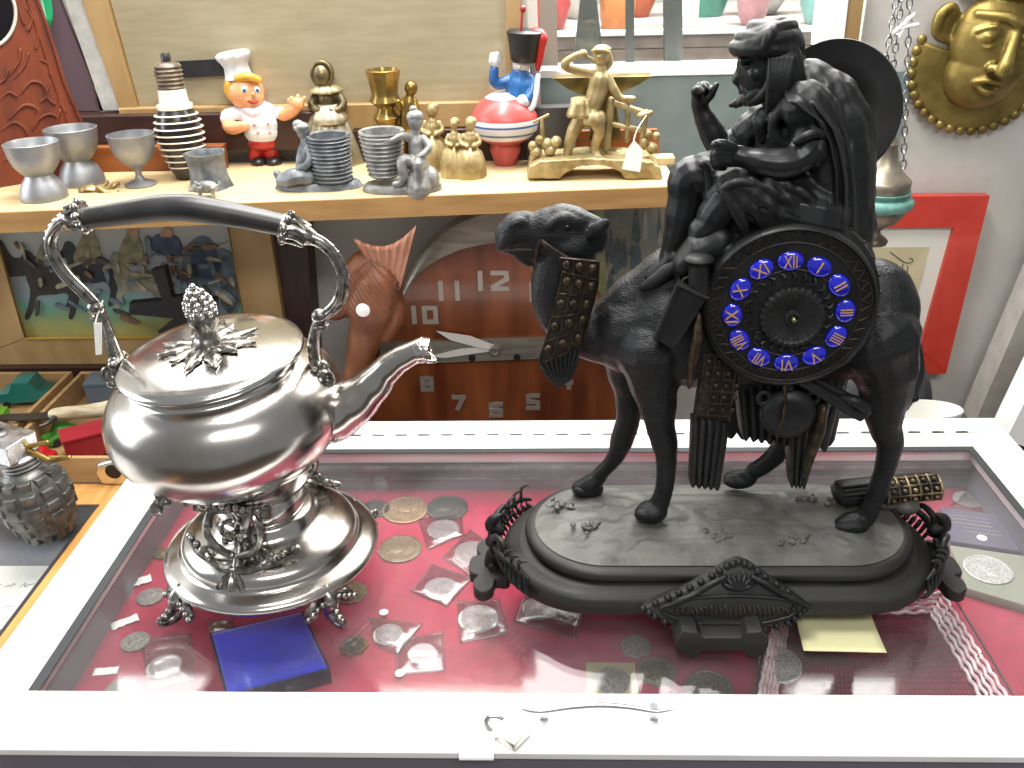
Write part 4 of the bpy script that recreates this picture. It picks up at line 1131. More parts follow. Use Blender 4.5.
# the rolled saddle cloth lying by the hind hoof
ro = MB()
ra, rb = aZ(836, 494, .091), aZ(936, 484, .094)
ro.tube([ra + (rb - ra) * t for t in (0, .05, .5, .95, 1)], [.014, .0195, .0205, .0195, .016], 22, flat=.62, ref=(0, 1, 0))
rr_ = fin(ro, 'rolled_saddle_cloth', M_br, ck, sharp=60)
rl_ = MB()
dirv = (rb - ra)
for i in range(7):
    a = -1.0 + i * .45
    o = V((0, -.0205 * math.cos(a) ,   .0130 * math.sin(a + .55)))
    rl_.tube([ra + dirv * .02 + o * .98, ra + dirv * .4 + o * 1.02, ra + dirv * .44 + o * 1.02], .0017, 6)
fin(rl_, 'roll_cords', M_br, rr_)
gq = MB()
def rs(t, a, k=1.04): return ra + dirv * t + V((0, -.0205 * math.cos(a) * k,   .0130 * math.sin(a) * k))
for i in range(6): gq.tube([rs(.46 + i * .105, a * .2 - .6, 1.05) for a in range(12)], .0013, 6)
for a in (-.4, .25, .9, 1.5): gq.tube([rs(.46, a, 1.06), rs(.99, a, 1.06)], .0012, 6)
for i in range(5):
    for a in (-.08, .58, 1.2): gq.ell(rs(.512 + i * .105, a, 1.06), (.003, .0028, .0024), n=8, k=5)
fin(gq, 'gilt_lattice', M_goldroll, rr_)
fin(MB().ell(aZ(890, 500, .083), (.022, .012, .010), n=14, k=8).ell(aZ(906, 506, .080), (.014, .012, .009)), 'rock', M_ground, ck, sharp=180)

# ---------------------------------------------------------------- the rider
M_skin = mat('black_patina_figure', '#161718', .36, .2, col2='#1f2021', nscale=30, spec=.42)
rb_ = MB()
def rch(pts, Y, sub=4, n=12, flat=1.0, mb=rb_): ch(pts, Y, sub, n, flat, mb)
# trunk, neck, head
rch([(800, 220, 34), (802, 185, 32), (800, 150, 33), (797, 122, 32), (790, 102, 22), (776, 90, 14), (768, 78, 14)], .818, flat=1.15)
el(765, 66, .818, 24, .021, 28, mb=rb_)
el(757, 77, .818, 15.5, .0165, 19, mb=rb_)
rch([(746, 58, 4), (742, 67, 3.8), (737.5, 77, 3.8), (736, 81, 3.4), (741, 83, 4)], .818, mb=rb_)                       # nose
rch([(743, 61, 4), (751, 58, 4.4), (761, 60, 3.4)], .805, mb=rb_); rch([(743, 61, 4), (751, 58, 4.4), (761, 60, 3.4)], .831, mb=rb_)   # brows
rch([(741, 88, 3), (746, 90, 5)], .818, mb=rb_); rch([(742, 93, 3), (747, 95, 5)], .818, mb=rb_)                                          # lips
el(756, 74, .803, 7, .005, 6, mb=rb_); el(756, 74, .833, 7, .005, 6, mb=rb_)                              # cheeks
rch([(771, 66, 4), (773, 72, 5), (771, 78, 3.5)], .7985, mb=rb_)                                           # ear
# near arm: shoulder, elbow, forearm, fist
rch([(812, 122, 20), (812, 138, 17, -.012), (803, 154, 15, -.024), (794, 161, 13, -.028), (780, 164, 13.5, -.030), (762, 162, 12, -.028), (746, 158, 9, -.024), (738, 156, 9.5, -.022)], .790)
el(731, 156, .769, 12, .008, 10, mb=rb_)
for k, (dy_, L_) in enumerate(((-6, 0), (-1.5, 1.5), (3, 1), (7, -1))):          # four curled fingers
    y0 = 155 + dy_
    rch([(729, y0, 4.2, -.004), (720 - L_, y0 - 1, 4.1, -.006), (715 - L_, y0 + 2.5, 3.9, -.001), (717 - L_ * .5, y0 + 5, 3.5, .005), (724, y0 + 5.5, 3.3, .007)], .766, n=8)
rch([(733, 148, 4.8, -.004), (726, 145, 4.4, -.007), (719, 143.5, 4, -.008), (714, 144.5, 3.4, -.006)], .768, n=8)   # thumb along the top
# far arm: elbow low, forearm raised, hand open upward
rch([(785, 120, 20), (762, 128, 17), (742, 140, 14), (728, 147, 12.5), (720, 146, 11.5), (713, 134, 11.5), (706, 121, 9.5), (701, 110, 7.5), (700, 103, 8)], .852)
el(701, 98, .850, 8.5, .0085, 9.5, mb=rb_)
for k, (x0, t0, dY, l_) in enumerate(((694, 90, -.006, 0), (697, 87, -.002, -2), (701, 86, .003, -2), (704, 88, .0075, 0))):
    rch([(x0 + 3, 97, 3.4, dY), (x0 + 0, t0 + 2, 3.2, dY * 1.2), (x0 + 3.5, t0 - 1 + l_ * .4, 3, dY * 1.2 - .003), (x0 + 8, t0 + 2, 2.7, dY - .007)], .848, n=8)
rch([(706, 100, 4, -.004), (711, 95, 3.7, -.007), (714, 89, 3.2, -.008), (716.5, 85, 2.7, -.008)], .848, n=8)       # thumb
# leg hanging down (knee high), foot
rch([(800, 212, 30), (760, 196, 27), (722, 182, 22), (697, 176, 19), (687, 180, 17.5), (685, 196, 15.5), (682, 214, 16), (677, 232, 12.5), (672, 248, 10), (670, 258, 10.5)], .800)
rch([(673, 258, 11), (664, 268, 9.5), (652, 277, 7.5)], .797)
# folded near leg: knee forward, shin tucked back below
rch([(812, 216, 30), (776, 208, 26), (742, 202, 22), (727, 203, 19), (716, 214, 17), (708, 226, 14.5), (700, 234, 12), (712, 244, 12), (726, 249, 11), (740, 250, 9)], .775)
rider = blob(rb_, 'rider', M_skin, ck, voxel=.00105, it=3)
rider['label'] = 'seated bearded robed figure with one hand raised'
# beard and moustache
be_ = MB()
for i in range(7):
    t = (i - 3) / 3; Y = .818 + .012 * t
    x0, y0 = 746 + abs(t) * 8, 95 - abs(t) * 3
    rch([(x0 + 4, y0, 5.5), (x0 - 3, y0 + 4, 5.5, -.002 * t), (x0 - 9 + abs(t) * 3, y0 + 8, 4.2, -.005 * t), (x0 - 15 + abs(t) * 7, y0 + 12 - (i % 2) * 2, 2.2, -.008 * t)], Y, mb=be_, n=8)
for q in (-1, 1):
    rch([(771, 76, 4, q * .020), (768, 88, 5, q * .0185), (760, 97, 5.5, q * .014), (750, 101, 5, q * .008)], .818, mb=be_, n=8)
    rch([(741, 85, 2.6), (743, 88, 3, q * .006), (747, 93, 2.6, q * .010), (748, 99, 2.2, q * .010)], .818, mb=be_, n=8)
fin(be_, 'beard', M_br, rider, sharp=180)
for Y in (.8045, .8315): fin(MB().ell(P(749, 67, Y), (px(4), .0028, px(2.4)), n=10, k=6), 'eye', M_br, rider, sharp=180)
# turban: twisted bands, with a cloth falling behind the neck
tb = MB()
el(770, 44, .818, 28, .0255, 19, mb=tb)
for k in range(5):
    t = k / 4; cx_, cy_ = 765 + 5 * t, 48 - 20 * t
    rr0, rY = (30 - 13 * t ** 2), .0275 - .012 * t ** 2
    pts = []
    for i in range(20):
        a = 2 * PI * i / 20
        pts.append(P(cx_ + rr0 * math.cos(a), cy_ + 4 * math.cos(a + .4) * (-1) ** k - 3 * math.cos(a), .818 + rY * math.sin(a)))
    tb.tube(pts, px(6.2), 8, closed=True)
rch([(770, 36, 14), (780, 28, 10), (788, 32, 9), (794, 44, 9), (792, 58, 10)], .815, mb=tb)
for i in range(6): rch([(740 + i * 5, 52 - i * 1.2, 4.2, -.010 - i * .003), (745 + i * 5, 43 - i * 2, 5, -.010 - i * .0026), (755 + i * 4, 35 - i * 2, 4, -.006)], .812, mb=tb, n=8)
blob(tb, 'turban', M_br, rider, voxel=.0012, it=2)
hd_ = MB()
rch([(780, 50, 15), (785, 68, 16), (784, 86, 16), (780, 102, 14), (776, 113, 9)], .806, mb=hd_); rch([(780, 50, 15), (786, 70, 18), (785, 92, 18), (788, 108, 16)], .832, mb=hd_)
for i in range(5): rch([(772 + i * 5, 58, 4, -.004), (771 + i * 4, 78, 4.4, -.007), (770 + i * 4, 96, 4.2, -.005), (768 + i * 4.5, 112, 2.6)], .797, mb=hd_, n=8)
blob(hd_, 'head_cloth', M_br, rider, voxel=.0013, it=2)
# robe: shoulders, back, sleeve, lap and skirts
rob = MB()
rch([(820, 228, 42), (822, 195, 41), (820, 160, 42), (815, 128, 42), (808, 104, 36), (800, 90, 26), (790, 84, 18)], .820, mb=rob, n=18, flat=1.12)
rch([(824, 92, 20), (838, 118, 20), (845, 150, 20), (848, 190, 20), (850, 225, 22), (852, 244, 18)], .815, mb=rob, n=14, flat=1.3)
rch([(806, 106, 22), (814, 122, 22), (816, 138, 20, -.008), (812, 150, 17, -.016)], .788, mb=rob, n=14)                               # near sleeve
rch([(822, 140, 18), (826, 170, 18), (826, 200, 18), (818, 226, 14)], .778, mb=rob)                                                     # cape fall
rch([(784, 112, 22), (764, 124, 20), (750, 132, 16)], .848, mb=rob)                                                                      # far sleeve
rch([(812, 214, 34), (780, 202, 33), (752, 194, 29), (734, 192, 25), (728, 196, 22)], .782, mb=rob, n=16)                                # near thigh
rch([(800, 208, 34), (765, 190, 32), (735, 178, 27), (714, 174, 22), (706, 175, 20)], .806, mb=rob, n=16)                                # far thigh
rch([(710, 178, 16), (710, 200, 14), (712, 220, 12)], .800, mb=rob); rch([(735, 200, 18), (738, 222, 17), (752, 240, 15), (790, 244, 16), (835, 246, 16), (862, 252, 9)], .782, mb=rob)
rch([(800, 230, 30), (830, 236, 28), (855, 246, 16)], .80, mb=rob)
for k, (a, b, c, Y) in enumerate((((728, 186), (752, 208), (770, 236), .756), ((738, 184), (768, 204), (795, 238), .755), ((752, 181), (786, 200), (822, 236), .756), ((768, 180), (806, 196), (846, 236), .758), ((724, 192), (738, 214), (748, 238), .757))):
    rch([(a[0], a[1], 4.5), (b[0], b[1], 6, -.001), (c[0], c[1], 4, .004)], Y, mb=rob, n=8)
for k in range(5): rch([(812 + k * 8, 112 + k * 3, 3.4, .006 + k * .003), (822 + k * 7, 150, 4.5), (824 + k * 6, 190, 5), (816 + k * 9, 228, 4)], .768 + k * .003, mb=rob, n=8)
rch([(787, 98, 5), (776, 116, 6), (772, 130, 5), (782, 146, 5)], .792, mb=rob); rch([(772, 112, 8), (760, 122, 8), (764, 138, 6)], .806, mb=rob)
def rf(p, n):
    return .0011 * math.sin(p.x * 420 + p.z * 160 + 5 * noise.noise(p * 26)) * (.5 + .5 * noise.noise(p * 18 + V((3, 1, 2)))) + .0007 * noise.noise(p * 120)
blob(rob, 'robe', M_br, rider, voxel=.0014, it=3, detail=rf)
hem = MB()
rch([(797, 141, 4), (806, 136, 4.5, -.002), (816, 133, 4.5), (826, 136, 4, .006)], .757, mb=hem, n=8)
fin(hem, 'robe_hem', M_br, rider, sharp=180)
hem = MB()
rch([(722, 190, 4, .006), (731, 184, 4), (742, 182, 4), (752, 184, 3.5)], .752, mb=hem, n=8)
fin(hem, 'robe_hem', M_br, rider, sharp=180)
hem = MB()
rch([(702, 164, 3.5), (707, 170, 3.6), (709, 190, 3.6), (707, 212, 3)], .778, mb=hem, n=8)
fin(hem, 'robe_hem', M_br, rider, sharp=180)
# cape hanging from the shoulder in long folds
CL = [(784, 86), (787, 101), (799, 109), (816, 118), (827, 140), (833, 170), (833, 200), (828, 236)]
CR = [(842, 82), (851, 100), (857, 120), (860, 145), (862, 170), (863, 200), (863, 226), (866, 250)]
def capef(u, v):
    kk = v * 7; i = min(int(kk), 6); t = kk - i
    l = (CL[i][0] + (CL[i + 1][0] - CL[i][0]) * t, CL[i][1] + (CL[i + 1][1] - CL[i][1]) * t)
    r = (CR[i][0] + (CR[i + 1][0] - CR[i][0]) * t, CR[i][1] + (CR[i + 1][1] - CR[i][1]) * t)
    Y = .758 + .032 * u ** 1.6 + .034 * max(0, (.16 - v) / .16) ** 1.5 + .008 * (1 - v) ** 2 - .004 * math.sin(PI * u) + .0028 * math.sin(u * 21 + v * 4 + 1.2 * math.sin(v * 5)) * min(1, v * 3 + .2)
    return P(l[0] + (r[0] - l[0]) * u, l[1] + (r[1] - l[1]) * u + 2 * math.sin(u * 21) * v, Y)
fin(MB().shell(capef, 60, 40, (0, .004, 0)), 'cape', M_br, rider, sharp=180)
# slippers
for pts, Y in ((((681, 262, 7), (668, 272, 8.5), (655, 281, 7), (644, 287, 4)), .789), (((672, 252, 6), (662, 256, 7), (652, 262, 5)), .838), (((718, 248, 7), (732, 251, 8.5), (748, 248, 6.5), (756, 243, 4)), .762)):
    mb = MB(); rch(list(pts), Y, mb=mb, n=12, flat=.8)
    fin(mb, 'slipper', M_br, rider, sharp=180)
# the broad round hat hung on his back
hn = V((-.60, -.74, .18)).normalized(); HC = P(832, 112, .868)
ht = MB()
ht.lathe([(.0001, -.030), (.020, -.029), (.030, -.022), (.034, -.010), (.046, -.007), (.060, -.003), (.064, .0015), (.0635, .004), (.059, .002), (.045, -.0035), (.032, -.008), (.026, -.020), (.0001, -.025)], HC, hn, n=72, sy=1.0)
fin(ht, 'round_hat', mat('black_hat', '#0f0f0f', .5, .1, spec=.4), rider, sharp=60)
# ================================================================== things on the shelf
M_alu = mat('dull_aluminium', '#9fa0a1', .42, .65, col2='#848587', nscale=25, rough2=.5)
M_pew = mat('grey_pewter', '#a09f9a', .5, .45, col2='#6d6d6a', nscale=60, bump=.2, bscale=300)
M_pewd = mat('dark_pewter', '#83878a', .5, .4, col2='#565a5e', nscale=50, bump=.2, bscale=300)
M_gold = mat('gold_paint', '#b8a67a', .42, .5, col2='#877448', nscale=45, bump=.15, bscale=300, rough2=.5)
M_bras = mat('polished_brass', '#a98f52', .28, .85, col2='#745a28', nscale=30, rough2=.4)
M_cream = mat('cream_porcelain', '#e9dfcc', .3, coat=.3)
M_blackr = mat('black_glaze', '#221f1e', .3, coat=.3)
M_bronzl = mat('bronze_lady', '#8d7f5c', .4, .7, col2='#4f4630', nscale=60)
def base(px_, py_): return aZ(px_, py_, SZ)
class Fig:
    """builds a small figure by pixel on the upright plane through its base, so depths are its own"""
    off = 0
    def __init__(s, fx, fy):
        s.c = base(fx, fy); s.Y = s.c.y; s.k = 1 / ppm(s.c)
    def p(s, x, y, d=0): q = aY(x, y, s.Y + (d + s.off) * s.k); return q     # d: pixels away from the viewer
    def tube(s, mb, pts, n=10, sub=4, flat=1.0, round_=True):
        mb.spline([s.p(*(q[0], q[1]), d=(q[3] if len(q) > 3 else 0)) for q in pts], [q[2] * s.k for q in pts], n, sub, flat=flat, round_=round_); return mb
    def ell(s, mb, x, y, rx, ry=None, rd=None, d=0, rot=None):
        ry = rx if ry is None else ry; rd = rx if rd is None else rd
        mb.ell(s.p(x, y, d), (rx * s.k, rd * s.k, ry * s.k), rot, n=16, k=12); return mb
    def lathe(s, mb, prof, n=32, x=None, ybot=None, lean=None, wob=None, d=0, sx=1, sy=1):
        """prof: (radius px, y px) from foot to top along the plumb line through x"""
        yb = prof[0][1] if ybot is None else ybot
        P0 = s.p(x, yb, d)
        out = []
        for r, y in prof: out.append((r * s.k, (s.p(x, y, d) - P0).z))
        mb.lathe(out, P0, lean or (0, 0, 1), n=n, wob=wob, sx=sx, sy=sy); return mb

# ---- metal cups at the left
def cup(prof, fx, fy, x, name, label, cat, lean=None):
    f = Fig(fx, fy); P0 = f.c
    mb = MB(); mb.lathe([(r * f.k, z * f.k) for r, z in prof], P0, (0, 0, 1), n=48)
    return solo(mb, name, M_alu, label, cat, sharp=45, group=None)
eg = [(22, 0), (22.5, 1.5), (21.5, 7), (18, 16), (13.5, 22), (13, 24), (16, 27), (21, 34), (23.5, 42), (25, 52), (25.3, 55), (24.5, 55.5), (23, 52), (21, 43), (16, 35), (8, 30), (.1, 29)]
cup(eg, 45, 198, 40, 'egg_cup', 'leftmost dull aluminium double egg cup on the shelf', 'egg cup')
eg2 = [(r * .98, z * .98) for r, z in eg]
cup(eg2, 83, 183, 78, 'egg_cup', 'second aluminium double egg cup, between the leftmost one and the goblet', 'egg cup')
gb = [(15, 0), (15.5, 1.5), (12, 3.5), (5, 6.5), (3.2, 11), (3.2, 16), (6, 20), (13, 26), (18.5, 34), (21, 44), (22, 54), (22.5, 56), (21.5, 56.2), (20, 45), (17, 35), (10, 28), (.1, 25)]
gb = [(r, z * .9) for r, z in gb]
cup(gb, 141, 185, 140, 'metal_goblet', 'dull aluminium stemmed goblet beside the two egg cups', 'goblet')
# ---- gilt leaf brooch
f = Fig(98, 190); mb = MB()
for i, (x, y, a, L_) in enumerate(((90, 192, .2, 13), (97, 190, .5, 15), (108, 192, .1, 14), (101, 187, 1.0, 12), (88, 189, -.3, 9), (114, 188, .6, 8))):
    c = base(x, y); d = V((math.cos(a), math.sin(a), 0)); s_ = V((-math.sin(a), math.cos(a), 0))
    def lf_(u, v, c=c, d=d, s_=s_, L_=L_):
        w = 4.2 * f.k * math.sin(PI * (.08 + .9 * v)); s = (u - .5) * 2
        return c + d * (v - .5) * L_ * f.k * 1.6 + s_ * s * w + V((0, 0, .002 + .004 * (1 - s * s) + .003 * math.sin(v * 4 + i)))
    mb.shell(lf_, 5, 9, (0, 0, -.0015))
solo(mb, 'leaf_brooch', mat('gilt_and_white', '#c7b58a', .35, .6, col2='#8a6e36', nscale=120), 'small gilt leaf shaped brooch lying in front of the aluminium goblet', 'brooch', sharp=180)
# ---- orange wooden slat behind the cups; carved panel at the left edge
o = [aY(x, y, 1.385) for x, y in ((82, 146), (222, 143), (226, 176), (86, 181))]
lo = min(p.z for p in o)
M_orangew = mat('orange_wood', '#9a5a2c', .45, col2='#7c421c', nscale=6, stretch=(1, 12, 12))
solo(MB().prism([V((o[0].x, 1.385, SZ + .038)), V((o[1].x, 1.385, SZ + .038)), V((o[2].x, 1.385, SZ + .0005)), V((o[3].x, 1.385, SZ + .0005))], (0, .02, 0)), 'wooden_plank', M_orangew, 'orange brown wooden plank standing on edge behind the goblet', 'plank', sharp=30, bevel=.001)
mb = MB(); rnd = random.Random(2)
f = Fig(110, 178)
for x, y in ((93, 141), (100, 140), (107, 142), (150, 139), (158, 140)):
    pass
# carved panel: leaning red-brown board with scroll relief and an oval mirror hole
M_carv = mat('carved_mahogany', '#7c3a20', .45, col2='#5e2814', nscale=14, stretch=(3, 3, 1), bump=.25, bscale=160, rough2=.6)
Yp = 1.33
CPA = aY(84, 150, 1.385); CPN = (aY(0, 190, 1.30) - CPA); CPN = V((CPN.y, -CPN.x, 0)).normalized(); CPN = CPN if CPN.y > 0 else -CPN
cp = thing('carved_mirror', 'carved red brown wooden mirror board with scroll leaves at far left of the shelf', 'mirror', (-.75, Yp, SZ))
def CP(x, y, d=0):
    r_ = ray(x, y); return CAM + r_ * ((CPA - CAM).dot(CPN) / r_.dot(CPN)) + CPN * d
ol = [(-60, -40), (25, -40), (32, -10), (50, 42), (62, 80), (80, 122), (84, 150), (60, 176), (20, 190), (-60, 205)]
pz = [CP(*q) for q in ol]
fin(MB().prism(pz, CPN * .010, .0012), 'board', M_carv, cp, sharp=30)
ed = MB(); ed.tube([CP(34, -10, -.001), CP(52, 42, -.001), CP(64, 82, -.001), CP(82, 124, -.001)], .0028, 8)
ed.tube([CP(24, -10, -.001), CP(42, 44, -.001), CP(54, 84, -.001), CP(70, 128, -.001)], .0015, 8)
fin(ed, 'edge_moulding', M_carv, cp)
cv = MB()
def scroll(pts, r0):
    cv.spline([CP(x, y, -.0008) for x, y in pts], [r0 * t for t in [.4, .9, 1.1, .9, .5][:len(pts)]], 7, 4, round_=True)
for pts, r0 in (([(20, 95), (30, 82), (42, 84), (46, 96), (40, 102)], .0022), ([(10, 118), (24, 105), (38, 110), (36, 124)], .0024), ([(2, 130), (14, 122), (26, 130), (28, 144), (18, 148)], .0022),
                ([(32, 130), (40, 118), (50, 114), (58, 118)], .002), ([(46, 140), (54, 128), (60, 110)], .0018), ([(10, 75), (18, 62), (20, 50)], .0022), ([(14, 78), (24, 66), (28, 54)], .0018), ([(26, 8), (32, 18), (28, 30)], .002),
                ([(34, 24), (38, 36), (36, 48)], .0018), ([(40, 60), (48, 64), (50, 74)], .0018), ([(50, 84), (46, 96), (54, 104)], .0018), ([(0, 100), (8, 92), (16, 96)], .002), ([(4, 160), (18, 156), (30, 164)], .002), ([(36, 150), (46, 154), (56, 148), (62, 138)], .002),
                ([(16, 2), (20, 14), (24, 24)], .0018), ([(-4, 84), (4, 80), (8, 70)], .0018), ([(56, 96), (60, 104), (66, 112)], .0016), ([(60, 126), (68, 132), (70, 142)], .0016)): scroll(pts, r0)
fin(cv, 'scroll_carving', M_carv, cp)
ov = [CP(-14 + 30 * math.cos(a), 14 + 34 * math.sin(a), -.0005) for a in [2 * PI * i / 40 for i in range(40)]]
fin(MB().prism(ov, (0, -.0012, 0)), 'oval_mirror', mat('dark_mirror', '#120d10', .12), cp, sharp=30)
fin(MB().tube([p + V((0, -.001, 0)) for p in ov], .0024, 8, closed=True), 'mirror_bevel', mat('pale_bevel', '#c9c2b4', .25), cp)
gp_ = aY(49, 26, 1.42)
t = thing('green_ribbon', 'bright green ribbon hanging behind the top of the carved mirror board', 'ribbon', gp_)
mb = MB()
mb.shell(lambda u, v: gp_ + V(((u - .5) * .016 * (1 if v > .12 else .5 + v * 4) + .004 * math.sin(v * 3), -.004 * math.sin(u * PI) + .003 * math.sin(v * 9), v * .16)), 7, 16, (0, .0015, 0))
fin(mb, 'ribbon_strip', mat('green_satin', '#1f9a62', .35, coat=.3), t, sharp=180)
mb = MB(); mb.tube([gp_ + V((.001, .002, .158)), gp_ + V((.001, .006, .40)), gp_ + V((.001, WY - gp_.y - .001, .42))], .0015, 6)
fin(mb, 'hanging_cord', mat('green_cord', '#177a4d', .6), t)

# ---- giant ribbed porcelain plug, leaning
f = Fig(188, 178)
top = f.p(165, 64); ax = (top - f.p(189, 181)).normalized()
c0 = f.c + V((0, 0, .010 * 0)); L_ = (top - f.p(189, 181)).length
ax = V((ax.x, .05, ax.z)).normalized()
t = thing('ribbed_plug', 'tall black and cream ribbed porcelain plug with a screw cap, leaning left', 'insulator', f.c)
k = f.k
c0 = f.c + V((0, 0, 12 * k * abs(ax.x)))
def pr(lst): return [(r * k, z * L_) for r, z in lst]
body = [(10, 0), (12, .02), (15, .10), (17, .15)]
rib = MB(); rib.lathe(pr([(9, 0), (11, .01), (13.5, .06), (15.5, .10), (19, .24), (21, .34), (20.5, .46), (18, .56), (15.5, .60)]), c0, ax, n=40)
fin(rib, 'ribbed_core', M_blackr, t, sharp=50)
fl_ = MB()
for i, (r, z) in enumerate(((16, .11), (18.5, .165), (20.5, .22), (22, .275), (23, .33), (23.4, .385), (23, .44), (22, .495), (20.4, .55))):
    fl_.lathe(pr([(r - 3, z - .006), (r, z - .006), (r + .6, z), (r, z + .006), (r - 3, z + .006)]), c0, ax, n=40)
fin(fl_, 'cream_rings', M_cream, t, sharp=50)
nk = MB(); nk.lathe(pr([(15.5, .59), (17, .60), (17, .635), (14, .65), (13.5, .70), (13, .76), (11, .765)]), c0, ax, n=36)
fin(nk, 'cream_neck', M_cream, t, sharp=40)
sc_ = MB(); pts = [(10, .75)]
for i in range(5): pts += [(13.5, .775 + i * .034), (11.5, .792 + i * .034)]
pts += [(13, .945), (11, .972), (6, .985)]
sc_.lathe(pr(pts), c0, ax, n=36)
fin(sc_, 'screw_cap', mat('brown_cream_glaze', '#8a7a66', .35, col2='#3d332a', nscale=50), t, sharp=50)
fin(MB().lathe(pr([(4.5, .98), (4.5, 1.04), (3.5, 1.055), (.1, 1.056)]), c0, ax, n=20), 'top_knob', M_blackr, t, sharp=40)
# ---- pig at a tree stump
f = Fig(211, 187)
t = thing('stump_holder', 'small grey pewter tree stump holder with a pig at its foot', 'figurine', f.c)
def bark(a, z, r): return 1 + .07 * math.sin(5 * a + z * 60) + .04 * math.sin(11 * a)
mb = MB(); f.lathe(mb, [(21, 187), (19, 182), (17, 175), (16.5, 165), (18, 156), (19.5, 152), (17.5, 152), (14.5, 160), (14, 175), (.1, 178)], x=211, ybot=187, wob=bark, n=40)
fin(mb, 'tree_stump', M_pewd, t, sharp=60)
mb = MB()
f2 = Fig(205, 193)
f2.ell(mb, 207, 187, 11, 6.2, 6, d=-14); f2.ell(mb, 197, 188, 5.5, 4.6, 4.6, d=-15); f2.tube(mb, [(194, 189, 2.6, -15), (190, 190, 2.2, -15)])
for x, d in ((200, -19), (200, -10), (213, -19), (213, -10)): f2.tube(mb, [(x, 189, 2.6, d), (x, 196, 1.8, d)])
for d in (-17.5, -12): f2.tube(mb, [(198, 184.5, 1.6, d), (195, 182, 1.2, d)])
f2.tube(mb, [(217, 186, 1.2, -14), (220, 183, 1, -14), (218, 181, .8, -14)])
blob(mb, 'pig', M_pew, t, voxel=.0008, it=3)

# ---- chef figurine
f = Fig(262, 163)
t = thing('chef_figurine', 'painted chubby chef figurine with white hat, blond hair and red trousers', 'figurine', f.c)
M_skinp = mat('painted_skin', '#e8a878', .35, col2='#e29a6a', nscale=60, coat=.3)
M_whitep = mat('painted_white', '#dcdee0', .4, col2='#cfd2d5', nscale=30, coat=.2)
M_redp = mat('painted_red', '#b3241c', .4, col2='#8f1914', nscale=50, coat=.2)
M_bluep = mat('painted_blue', '#2b6aa8', .4, col2='#1f4f86', nscale=40, coat=.2)
M_blackp = mat('painted_black', '#1b1a1c', .4, coat=.2)
mb = MB(); f.ell(mb, 246, 92, 17.5, 17, 16.5); f.ell(mb, 250, 98, 14, 11, 13, d=-3); f.ell(mb, 253, 94, 2.2, 2, 2.5, d=-16); f.tube(mb, [(252, 106, 9), (254, 112, 9)]); f.ell(mb, 232, 94, 3, 4, 2.5, d=-2)
f.tube(mb, [(275, 114, 7), (284, 115, 6.4, -5), (292, 111, 6, -9), (298, 106, 5, -11)]); f.ell(mb, 298, 104, 6, 6.5, 5, d=-12)
for dx, a in ((-4, -5), (0, -6), (4, -5)): f.tube(mb, [(298 + dx, 102, 2.2, -12), (298 + dx * 1.6, 96 + abs(dx) * .5, 2, -12)])
f.tube(mb, [(292, 104, 2.2, -12), (289, 100, 2, -12)])
f.tube(mb, [(236, 118, 8), (229, 124, 7, -8), (232, 128, 6.5, -14), (240, 127, 5.5, -18)]); f.ell(mb, 243, 126, 6, 5, 4.5, d=-19)
bd__ = blob(mb, 'chef_body', M_skinp, t, voxel=.001, it=3)
bd__['label'] = 'rosy painted head and hands'
mb = MB(); f.ell(mb, 262, 122, 21, 20, 17); f.ell(mb, 263, 130, 20, 15, 17); f.ell(mb, 241, 115, 9, 8, 8, d=-2); f.ell(mb, 280, 114, 8, 7, 8, d=-2); f.tube(mb, [(240, 112, 7), (229, 118, 9, -4)]); f.tube(mb, [(246, 108, 5, -6), (254, 113, 5, -12), (264, 110, 5, -8)])
blob(mb, 'jacket', M_whitep, bd__, voxel=.001, it=3)
mb = MB(); f.ell(mb, 264, 142, 17.5, 9, 14.5); f.tube(mb, [(257, 142, 10), (256, 156, 7.5)]); f.tube(mb, [(270, 142, 10), (271, 155, 7.5)])
blob(mb, 'trousers', M_redp, bd__, voxel=.001, it=3)
for x in (259, 274):
    mb = MB(); f.ell(mb, x, 161.5, 8, 4.6, 9, d=-6)
    fin(mb, 'shoe', M_blackp, bd__, sharp=180)
mb = MB(); f.lathe(mb, [(13, 78), (12, 74), (11, 66), (13, 61), (15.5, 57), (16, 53.5), (13, 51), (.1, 50)], x=239, ybot=78, n=36, wob=lambda a, z, r: 1 + .05 * math.sin(9 * a), lean=V((-.12, 0, 1)))
fin(mb, 'chef_hat', M_whitep, bd__, sharp=60)
mb = MB(); f.ell(mb, 241, 89, 16.5, 15, 16, d=4); f.tube(mb, [(230, 84, 5, -6), (231, 93, 4.5, -6), (232, 99, 3, -5)]); f.tube(mb, [(238, 78, 4, -10), (248, 76.5, 4, -12), (258, 80, 3.5, -8)])
fin(mb, 'blond_hair', mat('painted_blond', '#d9a53a', .4, coat=.2), bd__, sharp=180)
for x in (244, 257):
    mb = MB(); f.ell(mb, x, 90, 3, 3.2, 1.6, d=-15)
    e1 = fin(mb, 'eye_white', M_whitep, bd__, sharp=180)
    mb = MB(); f.ell(mb, x + .4, 90.3, 1.6, 1.8, 1, d=-16.4); fin(mb, 'iris', mat('painted_iris', '#3a6ea0', .3), e1, sharp=180) if False else fin(mb, 'iris', M_bluep, bd__, sharp=180)
mb = MB(); f.tube(mb, [(248, 101, 1, -15), (253, 103, 1.4, -16.5), (258, 101, 1, -15)]); fin(mb, 'mouth', M_redp, bd__, sharp=180)
for x, y in ((254, 125), (268, 124), (258, 133), (270, 133)):
    mb = MB(); f.ell(mb, x, y, 1.5, 1.5, 1, d=-17); fin(mb, 'button', mat('painted_pink', '#c98a80', .4), bd__, sharp=180)

